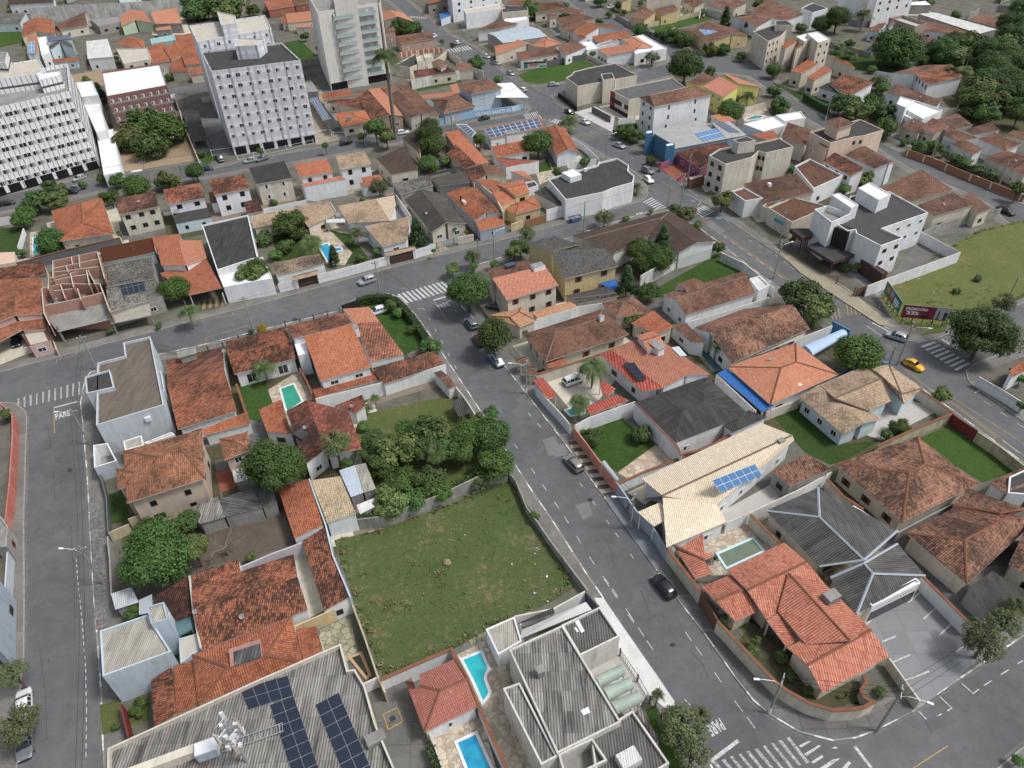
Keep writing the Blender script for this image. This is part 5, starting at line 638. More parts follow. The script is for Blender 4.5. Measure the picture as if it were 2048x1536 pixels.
('B',1,196,72.6,89.9,2.6,1.37),
('S',2,7,70.5,86.1,1,0.52),
('S',3,196,84.9,87.3,2,1.04),
('W',3,72,-60.6,44.9,4,1.93),
('W',1,43,-56.7,38.6,4.5,2.36),
('B',3,46,-50.6,53.9,1.8,0.9),
('S',3,43,-47.2,39.5,0.8,0.58),
('S',3,45,-45.4,41.2,0.8,1.03),
('S',3,44,-45.5,42.3,0.8,0.89),
('W',0,38,17,35.4,4.5,2.56),
('W',0,37,16.3,36.6,4,1.37),
('W',3,37,17.5,32.7,4,1.97),
('W',0,36,19.3,36.5,4.5,1.23),
('P',2,38,15.2,39.6,3.2,0.78),
('S',1,0,25.4,49.6,2.4,0.78),
('S',3,0,28.7,46.6,2,0.76),
('S',3,1,28.1,45.5,1.4,0.91),
('W',3,8,54.7,44.2,4.5,2.79),
('W',0,3,58.3,46.6,4,2.11),
('W',3,6,60.9,48.8,4,1.53),
('S',1,3,33.2,40.5,1,0.73),
('S',0,38,31.3,44.9,1,1.06),
('S',3,3,41.4,40.1,0.8,0.87),
('S',3,2,37.2,39.8,1.6,0.36),
('S',3,8,52.6,31.9,1.5,0.8),
('S',0,37,31.6,42.4,1,0.89),
('B',3,230,-19.7,433.7,4.7,2.75),
('B',3,227,-168.1,434.8,4.6,3.1),
('R',2,224,-255.5,510.9,4.8,3.37),
('B',3,233,79.4,413.5,4.3,3.57),
('R',0,244,78.3,472.9,3.1,3.75),
('B',1,136,-261.4,446.5,3.9,2.0),
('B',0,249,-25.5,410.7,3.6,2.23),
('B',1,240,-339.5,558.9,5,3.03),
('B',3,239,242.8,358.7,4.5,2.02),
('B',1,244,16.7,499.4,3.8,3.8),
('R',0,236,197.8,421.3,3,3.42),
('B',1,248,-152.9,421.9,4.4,2.55),
('R',3,229,-38.8,443.2,3.5,3.44),
('B',2,224,-263.6,517.6,3.2,3.9),
('R',1,242,-160.4,525.4,4,3.29),
('B',3,245,114.3,453.4,4.5,2.35),
('R',3,225,-210.5,458.3,5,2.77),
('B',3,224,-282,447.7,4.8,2.54),
('B',2,226,-174.3,492.2,3.2,3.49),
('B',2,239,274.5,418.8,4.2,1.86),
('R',1,237,186.7,416.7,4.2,2.0),
('B',0,227,-145.3,460.5,3.3,3.25),
('R',1,221,52.2,399,3.4,3.3),
('B',3,226,-188.3,433.6,3.4,2.37),
('R',2,211,124.7,374,3.8,2.82),
('R',0,243,-2.6,501.3,3.1,2.38),
('B',0,238,261.3,420.9,3.8,2.57),
('B',1,239,218,397.6,4.4,2.07),
('B',2,223,-281.1,529.9,4.2,3.74),
('R',0,240,-282.3,539.4,3.1,4.03),
('R',2,229,-46.7,482.5,3.7,2.45),
('B',2,152,-67.3,409.2,4.4,2.99),
('R',3,244,59.5,474.1,3.9,3.95),
('R',2,228,-79.4,477.6,4.3,2.11),
('B',2,155,-3,420.7,3.1,2.1),
('R',1,230,-20.1,457.5,4.5,3.78),
('B',0,219,110.2,387.2,4.4,2.32),
('B',0,214,203.3,370.2,3.1,3.22),
('B',0,243,8.5,501,4.2,2.98),
('B',0,244,75.5,481.6,3.5,2.32),
('B',1,231,-42.9,470.2,3.9,3.45),
('B',2,222,-14.3,443.9,3.1,3.39),
('R',0,232,64.5,434.9,3.2,3.73),
('B',1,236,153.8,399.8,3,2.22),
('R',0,248,-105.8,437.6,4.5,2.9),
('B',2,124,-176.6,423.1,3.2,3.98),
('B',0,126,-146,432.5,3.2,4.06),
('B',3,248,-126,407.5,3.2,3.21),
('B',0,137,-227.8,418.8,3.2,2.63),
('B',2,141,-82.9,289.3,3.2,1.45),
('B',2,117,-143.8,266.7,3.2,1.35),
('B',1,121,-89.4,309.3,3.2,1.53),
('B',2,121,-76.6,328.1,3.2,1.6),
('B',2,150,-35.9,303.5,3.2,1.5),
('B',0,151,-19.7,324,3.2,1.38),
('B',2,163,10.5,373.9,3.2,1.55),
('B',1,161,31.8,370.4,3.2,1.78),
('B',2,170,43.8,307.1,3.2,1.32),
('B',2,166,59.7,337.4,3.2,1.42),
('B',1,218,110.4,338.5,3.2,2.2),
('B',3,218,120.3,328.1,3.2,1.92),
('B',3,212,144.8,342.2,3.2,2.22),
('B',1,209,141.1,304.6,3.2,2.01),
('B',1,213,171.4,347.4,3.2,2.24),
('B',1,208,166.4,321,3.2,2.1),
('B',3,221,60.2,387,3.2,2.21),
('B',1,199,92.1,238.9,3.2,1.65),
('B',0,177,93.8,224.2,3.2,1.42),
('B',2,178,78.4,243.1,3.2,1.68),
('B',3,178,66,213.9,3.2,1.14),
('B',3,182,96.5,191.1,3.2,1.04),
('B',0,194,110.1,155.4,3.2,0.78),
('B',2,94,-53.9,213.9,3.2,0.99),
('B',2,91,-63.1,194.1,3.2,0.7),
('B',3,119,-73.2,211.9,3.2,1.13),
('B',2,89,-89.2,196.6,3.2,1.21),
('B',1,88,-122.9,189.4,3.2,1.38),
('B',1,81,-129.1,185.1,3.2,1.22)]
CARS=[
('suv','silver','silver compact SUV driving past the white garden wall',0,-31.36,137.53,0,-2.59,4.29),
('hatch','white','white estate car parked on the corner lawn',0,-27.47,124.94,0.14,-2.62,2.54),
('suv','silverdk','grey wagon parked in front of the small street tree',0,-7.75,119.15,0,1.98,4.74),
('sedan','silverblue','silver blue sedan parked below the street tree',0,-2.77,106.68,0,2.02,4.88),
('hatch','maroon','maroon car half hidden under the round street tree',0,-6.12,113.3,0,1.94,3.9),
('suv','white','white SUV on the gravel driveway by the palms',0,11.15,99.63,0.14,0.47,3.2),
('hatch','blackblue','dark car under the porch of the shuttered house',0,-3.04,124.89,0.14,2.71,2.01),
('hatch','greylt','grey hatchback parked at the striped pavement',0,9.33,78.89,0,2.1,3.77),
('hatch','black','black hatchback parked on the central street',0,19.23,55.63,0,2.04,3.48),
('hatch','silver','silver hatchback driving at the billboard corner',0,74.13,109.44,0,2.48,3.29),
('beetle','yellow','yellow rounded vintage car on the avenue',0,73.2,100.51,0,-1.0,3.45),
('pickup','black','black pickup at the right end of the grey wall',0,123.24,159.35,0,-1.22,2.66),
('sedan','white','white sedan beneath the left street trees',0,-59.51,42.64,0,2.06,3.85),
('sedan','silverdk','dark silver sedan parked behind the white sedan',0,-57.22,38.18,0,-1.1,3.51),
('hatch','silver','silver hatchback parked at the white tower railing',0,-76.46,210.7,0,-2.67,3.57),
('hatch','silverdk','dark car partly behind the grey roof ridge',0,-73.14,211.83,0,-2.43,2.69),
('suv','black','black SUV driving past the white gate',0,-49.31,222.41,0,0.54,4.41),
('hatch','blue','dark blue car beside the street tree',0,-88.26,205.68,0,0.35,2.13),
('suv','black','black SUV leaving the paved tower yard',0,-86.25,212.4,0,-0.94,5.87),
('van','white','white van on the upper left street',0,-107.86,202.5,0,-2.85,2.41),
('hatch','black','black hatchback under the lettered blue wall',0,-5.99,239.88,0,-2.73,3.64),
('hatch','white','white car parked behind the big palm trunk',0,-32.12,229.61,0,0.32,2.69),
('pickup','blackgreen','dark green pickup on the avenue by the forecourt',0,22.91,242.82,0,-1.07,5.3),
('pickup','white','white pickup on the avenue',0,26.94,232.72,0,-1.0,5.22),
('sedan','silver','silver sedan on the avenue near the blue clinic',0,35.28,211.47,0,-0.94,4.05),
('suv','silverdk','dark grey SUV on the avenue at the crossing',0,40.45,191.69,0,-0.98,4.51),
('hatch','white','white hatchback beside the dark grey SUV',0,39.69,185.8,0,-1.25,5.43),
('hatch','white','white car driving beside the upper crosswalk',0,-18.74,338.44,0,2.25,4.6),
('hatch','white','white car parked right of the tall clipped tree',0,-5.26,314.26,0,-1.05,4.69),
('hatch','silver','silver car parked behind another on the avenue',0,-1.3,304.17,0,-0.87,3.9),
('hatch','silver','silver car near the painted lettering wall corner',0,4.06,289.42,0,-1.03,4.12),
('hatch','white','white car parked at the top junction',0,-27.82,413.15,0,-2.18,4.8),
('hatch','white','white car beside the verandah house on the avenue',0,-29.47,351.38,0,-1.9,4.48),
('hatch','silver','silver hatchback leaving the side street by the overgrown lot',0,19.64,273.72,0,0.09,3.52),
('hatch','white','white car behind the open hall canopy',0,7.74,268.88,0,2.39,2.44),
('hatch','white','white car at the top street gate',0,56.78,396.55,0,-2.57,4.11),
('hatch','silver','silver car under the gridded block pilotis',0,-124.35,202.06,0,-2.3,2.21),
('hatch','silverdk','grey car parked at the lower left street',0,-122.59,194.53,0,-2.86,2.3),
('hatch','black','black car on the upper left street by the white wall',0,-137.4,186.58,0,0.45,2.3),
('hatch','black','black car behind the white flowering bush',0,-122.58,192.56,0,0.12,2.03),
('hatch','black','black car in the pink porch carport',0,-99.84,118.97,0.14,-1.1,3.0),
('hatch','blackblue','dark car in the orange villa carport',0,6.9,168.29,0.14,-2.53,2.23)]
POLES=[
('concrete pole beside the grey corner building',-79.6,109.31,8,0,1),
('slim pole on the street by the palm trunks',-52.5,120.69,8,0,1),
('street pole at the hedge corner of the crossing',-28.01,133.08,8,0,1),
('pole at the kerb opposite the red lean-to',-2.95,145.68,8,(1,0.6),1),
('pole beside the willowy street tree',-6.51,144.79,6,0,1),
('pole behind the blue skip',19.02,157.85,8,0,1),
('pole at the junction beside the crosswalk',41.67,168.72,8.5,0,1),
('second pole at the junction with transformer',45.13,169.15,9,0,1),
('lamp pole with white base on the central street',2.53,97.23,7.5,(-1,0.1),1),
('lamp pole beside the person on the pavement',16.31,65.92,7.5,(-1,0.1),1),
('lamp pole in front of the modern office',57.81,132.82,9,(1,0.4),1),
('lamp pole in the avenue at the billboard corner',70.79,101.32,9.5,(1,-0.4),1),
('leaning pole in the vacant field',100.79,119.37,7,0,1),
('short twin post by the round courtyard tree',69.5,101.78,4,0,1),
('thick concrete pole beside the cream shop',63.56,147.52,9,0,1),
('pole in front of the magenta parking',50.09,184.1,8,0,1),
('lamp pole above the left street stop line',-71.73,88.21,8,(-1,0.1),1),
('lamp pole beside the blue building street tree',-57.42,59.75,8.5,(-1,0.1),1),
('lamp pole with white foot at the curved wall',28.15,38.58,8,(-1,0.1),1),
('lamp pole at the bottom right corner with wires',39.45,36.02,9.5,(1,-0.5),1),
('pole beside the white car on the avenue',-20.76,321.58,8,0,1),
('pole at the avenue crosswalk',-15.67,316.11,8,0,1),
('pole right of the clipped avenue tree',-4.55,286.81,8,0,1),
('street pole in front of the roof vent house',-42.58,219.85,7.5,0,1),
('pole at the pale blue lettered wall',-16.26,231.29,7.5,0,1),
('pole at the avenue bend by the blue wall',12.23,241.2,8.5,0,1),
('white footed pole beside the avenue crosswalk',15.64,235.39,8.5,0,1),
('lamp pole opposite the blue clinic',30.23,202.63,8,(1,0.5),1),
('white footed pole on the diagonal street',103.76,227.47,8,0,1),
('pole by the bougainvillea',120.41,191.96,7,0,1),
('leaning pole at the lower end of the diagonal street',128.11,172.03,8,0,1),
('slim lamp pole behind the dirt lot wall',-101.9,197.05,7,0,1)]
GROUND=[
('road','asphalt',[-126.1,280.1,-129.7,287.8,-114.7,295.5,-104.8,302.9,-101.5,294.5,-110.8,286.2]),
('vacant_lot','grass_dry',[-26.6,65.8,-20.1,67.4,-11.5,71.2,-1.7,75.8,-0.1,75.7,2,70.1,7.4,56.3,3.9,54.1,-3.7,50.8,-8.7,47.9,-17.1,44.8,-21,52.6]),
('lawn','grass',[-32.5,130.4,-25.7,131.9,-19.5,121.9,-16.8,113,-21.7,108.8,-27.4,123.3]),
('lawn','grass_mix',[-26.7,93,-10.7,97.5,-8.4,95.9,-8.3,91.9,-9.1,89.4,-2.4,83,-1.7,76.9,-11.6,72.7,-20.6,71.2,-27.1,84.4]),
('dirt_strip','dirt',[-25.9,97,-13.3,102.6,-11.3,101,-25.7,95.3]),
('lawn','grass',[-50.6,102.7,-45.9,103.9,-43.1,98,-43.9,92,-46.3,93.1]),
('pool_terrace','stone',[-44.7,100.9,-40,106.5,-36.4,100.4,-35.9,97.5,-43,97.3]),
('dirt_yard','dirt_dark',[-46.8,67.3,-36.3,74,-32.1,65.2,-39.4,62.9,-43.5,62.3,-44.6,59]),
('paved_yard','tile_cream',[-31.9,62.6,-30.2,63.5,-25.8,54.3,-28.2,52.9]),
('stone_yard','stone_moss',[-26,51.4,-22.4,53.4,-20.7,48.3,-22.5,45.8,-25.6,49.2]),
('red_patio','redtile',[-48.2,80.4,-43.8,81.8,-40.5,78.3,-46.1,76]),
('lawn','grass',[-64.1,76.4,-61.5,77.3,-58.4,71.1,-60.9,70.3]),
('lawn','grass_mix',[-50.6,42.5,-48.4,43,-47,39.4,-48.8,38.9]),
('lawn','grass_mix',[-47.1,42,-45,43.5,-43.9,40.4,-45.9,39.9]),
('grey_yard','concrete_dark',[-18.3,42.4,-16.1,43.6,-13.2,45.1,-9.6,35.8,-8.3,30.6,-13.6,30.7]),
('pool_terrace','stone',[-10.8,36.9,-5.2,40.1,-2.4,30.3,-8.2,29.6]),
('pool_terrace','stone',[-8.1,47.2,-3.7,49.4,-2.2,45.6,-0.5,39.9,0.9,33.2,-2.4,33.4,-5.2,39.5]),
('yard','concrete_light',[5.2,45.3,12.4,48.7,15,41.7,12.1,38.3]),
('pavement_patch','lime',[9.8,54.6,11,54.5,13.5,49.1,15.8,44.2,17.6,40.2,16.6,39.3,14.3,41.5,11.9,47.7]),
('lawn','grass',[14,39.4,15.3,40,16.6,35.3,17.2,32.7,15.6,32.7]),
('pool_garden','gravel',[6.1,100.7,14.9,106.2,18.8,99.9,14.3,93.3,10.6,90.9]),
('lawn','grass',[11.1,86.4,18.2,89.8,23,82.8,21.7,80.6,16,77,13.6,79.9]),
('stone_driveway','stone_pk',[16,77,23,82.8,26.9,80.3,18.4,74.8]),
('side_yard','tile_cream',[17,72.8,20.7,74.7,21.9,72.5,19.2,70.2]),
('grey_yard','concrete_light',[29.1,67.8,40.6,74.2,41.5,72.1,30.5,64.9]),
('pool_terrace','stone',[26.1,64.2,33.8,66.1,36.9,62.4,31.2,57.2,25.9,57.4]),
('garden','grass_mix',[26.8,49.7,29.9,48.3,32.7,41.7,38.8,39,40.2,39.5,34.6,40.4,32,46.8,28.4,51.9]),
('yard','soil_grass',[26.9,47.4,29.5,50.1,40.3,39.8,33.9,38.3,29.8,39.9]),
('parking_lot','concrete_grey',[43.8,49.1,53.1,56.2,56.7,48.9,58.1,45.8,50.2,41,44.8,38.2,44.9,43.7]),
('lawn','grass_dk',[44,88.9,49.3,90.6,52.6,81.2,59.4,82,53.1,78.3,49.4,76.9,46.4,79.8]),
('paved_yard','concrete_light',[54.9,85.2,66.6,92.9,72.4,88.6,59.4,82]),
('lawn','grass_hi',[64.9,81.7,73.3,85.4,76.7,73.9,70.7,72.1]),
('lawn','grass',[27.8,127.2,49.2,144.9,52.7,136.7,34,126.7]),
('brick_yard','concrete_dark',[29.3,125.1,32.8,125.8,37.4,118.1,32,116.6]),
('blue_yard','bluefloor',[35.6,108,40.2,109.3,42.3,102.9,37.4,101.7]),
('green_yard','soil_grass',[58.2,105.8,67.1,111.2,67.7,106,61.1,101]),
('dark_pavement','concrete_blue',[3.3,96.6,4.5,97.7,9.7,85.7,8.8,84.8]),
('striped_pavement','stripes',[8.8,84.2,9.9,85.1,14.9,72.9,13.3,72.2]),
('dark_pavement','concrete_blue',[13.4,71.5,15.3,72.9,20.6,60.2,18.7,58.6]),
('dark_pavement','concrete_dark',[18.8,58.4,20.8,59.3,24.2,50.7,26.4,44.4,29.6,39.4,33.6,37.5,39.4,37.8,43.8,40,44.8,38.2,39.4,36.2,36.9,35.6,34.3,35.4,30.9,36.5,28.2,38.5,25.6,42.7,23.2,48.9]),
('pattern_pavement','pattern',[-66.3,75.5,-66.3,77.5,-61.1,69.3,-54.3,53.3,-55.4,52.6,-64,70.4]),
('vacant_field','grass_dry2',[77.5,124.6,98.1,141.1,112.5,150.9,125.3,155.1,138.7,139.1,134.3,132.7,107.6,122.5,86.3,113,79.8,111.7,76.6,115.4]),
('lawn','grass_dry',[82.6,112.4,87.2,114.7,84.2,110.8,78.9,109.8]),
('car_park','concrete_dark',[82.5,131.3,98.1,149.5,100.3,139.8,84,132.2]),
('tan_pavement','tan_pave',[61.5,148.8,72.2,127,75.5,112.9,72.9,113.9,69.3,122.3,64.2,134.8]),
('dark_apron','concrete_dark',[75.5,124.8,77.3,121.7,75,120,74.2,122.9]),
('lawn','grass_dk',[-131.9,172.3,-125.1,171.7,-119.3,158,-124.5,158.4]),
('pool_terrace','stone',[-122.3,168.7,-116.3,171,-109.1,158.5,-115.5,155.2]),
('lawn','grass_dk',[-59,162.2,-49.9,166.9,-38.7,160.6,-32.1,147.7,-37.6,145.8,-44,148.6,-53.5,149.3]),
('pool_terrace','stone',[-47.8,161.3,-44.3,163.7,-36.8,151.6,-37.6,145.8,-41.8,146.1]),
('driveway','stone_moss',[-21.9,151.7,-16.1,154.9,-13.5,151,-19.2,147.8]),
('driveway','stripes2',[-67.4,131.9,-62.8,134.6,-60.5,130.4,-65.9,128.8]),
('shop_forecourt','concrete_light',[-64.7,141,-59.2,144,-55.5,134.1,-60.3,131.4]),
('driveway','tile_cream',[-103.7,119.5,-99.8,121,-95.6,115.6,-99.5,111.7]),
('yard','stone',[8.9,196.4,13.6,201.4,14.3,190.6,9.8,186]),
('lawn','grass',[8.8,200,13,203.3,13.9,195.9,9.6,194.5]),
('yard','concrete_light',[18.1,202.8,22.8,206.2,24.6,194.9,18.6,191.9]),
('dirt_lot','dirt_tan',[-130.1,243.4,-122.4,252.4,-104.6,240.7,-92.8,213.7,-113.3,206.1]),
('paved_yard','concrete_dark',[-112.4,267,-103.7,271.6,-84,220.9,-86.8,209.2,-92.8,213.7]),
('gravel_yard','tan_pave',[-74.6,274,-71,279.5,-51.9,226.1,-58.9,222.5]),
('lawn','grass',[-98.1,352.1,-91.5,355.5,-76.1,322.1,-85.9,318.1]),
('overgrown_lot','grass_hi',[-269.6,401.5,-250.7,414.5,-227.2,370.9,-233.6,362.9,-246.3,360.3]),
('sandy_lot','dirt_tan',[-177.7,312.2,-166.6,317.9,-156.4,296.2,-166,291]),
('garden','grass',[-93.4,215.7,-91.3,221.6,-88,213.2,-90.1,207.7]),
('lawn','grass',[-31.6,275.9,-15.5,285,-14.4,281.7,-30.8,272.8]),
('overgrown_lot','grass_hi',[6.9,288.6,15.9,297.4,34.6,305.5,37.8,298,26.3,279.7,13.8,276.3,9.3,280]),
('dirt_corner','dirt',[57.9,298.8,68.7,308.2,67.3,301.1,54.8,292.3]),
('forecourt','concrete_white',[24.5,243.5,32.2,248.8,37.7,238.6,34.8,223.6]),
('parking','redtile',[43.5,196.7,54.3,207,57.7,190,48,184.1]),
('pool_terrace','stone_pk',[79,237.4,88.9,242.7,88,231.5,78,227.9]),
('lawn','grass_dk',[75.7,250.6,83.8,255,82,242,73.5,235.5]),
('gravel_yard','concrete_white',[53.1,185.3,57.4,189,57.9,179.9,53.3,177.2]),
('grass_lot','grass_hi',[68,358.9,97.1,374.2,101,365.4,80.1,349.5,70.6,347.4]),
('lawn','grass_dk',[133.5,306.6,147,297.3,157.8,282,148.3,273.5,131.8,278.9]),
('hillside','soil_grass',[165.1,302.1,191.2,330.6,244.7,360,297,351.2,176.6,183.8,150,197.3,149,213.6,146.1,232.2]),
('verge','grass_dk',[99.1,267.5,102.3,247.4,107.8,239.1,112.2,246.3,105,255.2]),
('asphalt_patch','asphalt_dk',[-2.6,101.4,0.2,104.2,0.8,93.5,-1.4,91.7]),
('asphalt_patch','asphalt_lt',[-6.5,112.5,-5.2,113.3,-4.5,110.8,-5.9,110]),
('asphalt_stain','asphalt_lt',[5.8,83.3,8.4,84.3,8.5,81.4,6.5,81]),
('asphalt_patch','asphalt_dk',[-2.4,84.3,-0.5,84.9,0.9,82.7,1.3,81.2,-1.4,80.3]),
('asphalt_patch','asphalt_lt',[8.8,70.8,10.9,71.4,11.2,68.8,9.7,67.9]),
('asphalt_patch','asphalt_dk',[-9.1,121.4,-7.1,122.2,-5.8,118.5,-4.5,114.1,-6.2,112.8,-8,117.4]),
('asphalt_patch','asphalt_lt',[4.7,85.1,6.8,86,7.3,83.8,7.5,82,5.5,81.3]),
('asphalt_patch','asphalt_dk',[18.1,52.8,19.7,53.4,20.5,50.5,20.8,48.8,19.3,48.3]),
('asphalt_patch','asphalt_dk',[-78.8,86.9,-77.5,87.4,-75.3,83.6,-76.6,83.2]),
('asphalt_patch','asphalt_dk',[-70.2,125.5,-68.2,126.5,-66.6,123.4,-68.6,122.5]),
('asphalt_patch','asphalt_dk',[-50.3,134.9,-47.2,136.1,-46,133.6,-49,132.4]),
('asphalt_patch','asphalt_dk',[-18,146.8,-13.4,148.3,-12.3,145,-15.5,143.4]),
('asphalt_patch','asphalt_lt',[50.9,161.6,53,155.5,51.4,153.6,49.3,159]),
('asphalt_patch','asphalt_dk',[32.5,34.3,35.8,34.4,35.8,33.5,32.6,33.1]),
('asphalt_patch','asphalt_dk',[45.4,37.1,48.6,37.8,48.9,36.7,45.5,35.8]),
('asphalt_patch','asphalt_dk',[26.2,210.1,28.7,205.2,27.1,202.3,24.8,207.9])]
BLOCKS=[
([-121.2,100.9,-93.5,100.4,-90.4,100,-87.6,97.8,-86.3,96,-79.6,82.2,-74.6,71.9,-69.4,61.8,-66.2,55.5,-63.1,49.3,-61.5,45.4,-58.9,39.8,-56.3,34.3,-53.5,28.3,-65.6,28.7],0),
([-79.4,102.5,-80.6,106,-80.5,108.4,-79.5,109.3,-70.7,112.8,-60.4,116.5,-46.7,122.3,-36.6,126.4,-33,131.3,-26.3,132.8,-23.4,131,-21.6,127.9,-19.2,123.5,-15.8,116.2,-13.5,111,-9.8,102.6,-7.6,97.6,-5.3,92.3,0.1,79.7,2.9,73,4.6,69.5,7.4,62.9,9.3,58.4,11,54.8,13.1,49.8,15.4,44.8,17.4,40.2,18.1,38,19.9,33.9,20.7,31.5,22.3,25.8,-44,28,-46.9,34.7,-48.7,38.5,-51.5,44.6,-55.4,52.5,-58.7,59.1,-59.7,61.2,-64.4,71.1,-69.5,81.7,-75.7,94.1,-78.4,99.3],1),
([-10,126.3,-11,130.9,-10.7,137.1,-7.4,143.5,1.2,148.2,16.7,155.9,24.3,160.8,39.8,169,42.5,166.5,47.3,157.3,51,147.9,53.8,139.1,56.5,132.4,62.5,117.8,66.6,108,70.2,99,72.3,93.9,74.7,88.2,79.2,75.9,86,58,82.1,52.6,62.3,46.8,51,41.3,44.6,38.1,39.3,36,36.8,35.3,34.2,35.1,30.8,36.2,28,38.4,26.7,40,25.9,41.7,25.4,42.8,23.1,48.6,21,53.2,18.7,58.6,16.4,64.9,13.3,72,10.9,77.5,8.3,83.9,2.3,97.3,-1.4,105.5,-6.2,117.8,-7.8,122.4],1),
([54.8,33.9,50.6,31.7,43.1,26.9,60.6,26.3,69.8,39.6],0),
([-174.1,176.6,-137,181.8,-125.1,188.3,-114.7,193.3,-100.4,198.1,-88.2,200.5,-77.9,204.7,-66.2,208.4,-51.8,214,-42,218.8,-29.4,223.8,-15.7,230.3,0.6,236,11.9,240.5,15.1,237.2,17.6,230.4,23.1,220.5,28.1,209.6,35.8,195.6,38.2,189.4,38.7,181.7,38.2,177.6,36.5,174.1,35.3,173.3,9.6,160.1,-7.2,152.2,-15.3,149,-35.3,139.8,-49,132.8,-54.3,130.2,-79.4,118.6,-98.3,109.5,-120.2,99.4],0),
([-178.9,183.6,-142.6,192.4,-127.9,200.3,-112.3,203.5,-98.8,204.8,-86.7,206.2,-80.7,210.6,-59,219.6,-43.1,227,-19.2,235.8,-1.8,240.1,8.4,244.9,10.3,249.2,9.2,254.6,6.7,258.7,1.5,266.6,-5.1,280.6,-11.5,297.7,-22.5,328.7,-35.7,363.7,-44,392.1,-59.6,435.6,-75.5,480,-513,563.9],0),
([-49.8,433.9,-35.9,390.8,-22.3,354.2,-10,328.5,-3.6,307.1,4.4,282.5,9,273.9,13.4,272.2,24.1,275.7,50.5,284.9,66.7,297,68.8,303.8,68.8,312,62.2,324.6,52.5,347.4,45.1,374.5,36.8,418.5,30.5,459.7,-63.3,477.7],0),
([18,262.9,18.2,255.2,21.7,245.4,24.8,236.2,34.1,219.3,44.2,195.9,47.5,183.5,49.4,177.9,51.7,170.6,56.2,158.4,62.1,143,66,132.1,70.2,123,72.9,117.6,74.6,111.9,76,108.5,77.6,107.7,81,108.5,85.1,110.4,96.7,115.8,104.7,119.7,141,134.4,138.1,130.3,122.2,149.6,120.9,155.4,122.1,163.1,120.9,169,116.6,178.8,113.2,185.8,111.5,194.5,110.4,203.3,100.5,221,98.8,229.9,96.2,241.9,95.6,259.2,93.3,276.2,88.7,280,76.4,284.2,62.2,279.6,54.6,274.9,30.6,267.1],0),
([44.9,417.1,53.5,379.4,64,361.5,71,342,75.5,326.8,79.5,311.2,89.8,306.8,97.6,302,100.5,291,100,270.4,100.6,244,104.6,230.2,109.6,214.4,114.1,201,118,193.8,120,188.3,123.6,180.4,126.4,173.1,129.9,163,144.1,138.7,333.3,401.6,39,458.1],0),
([84.9,100.9,82,98.9,81.1,96.3,81.2,94.4,82.5,90.6,84.5,84.9,91.5,65.7,131.2,120.8,96.6,105.7],0)]
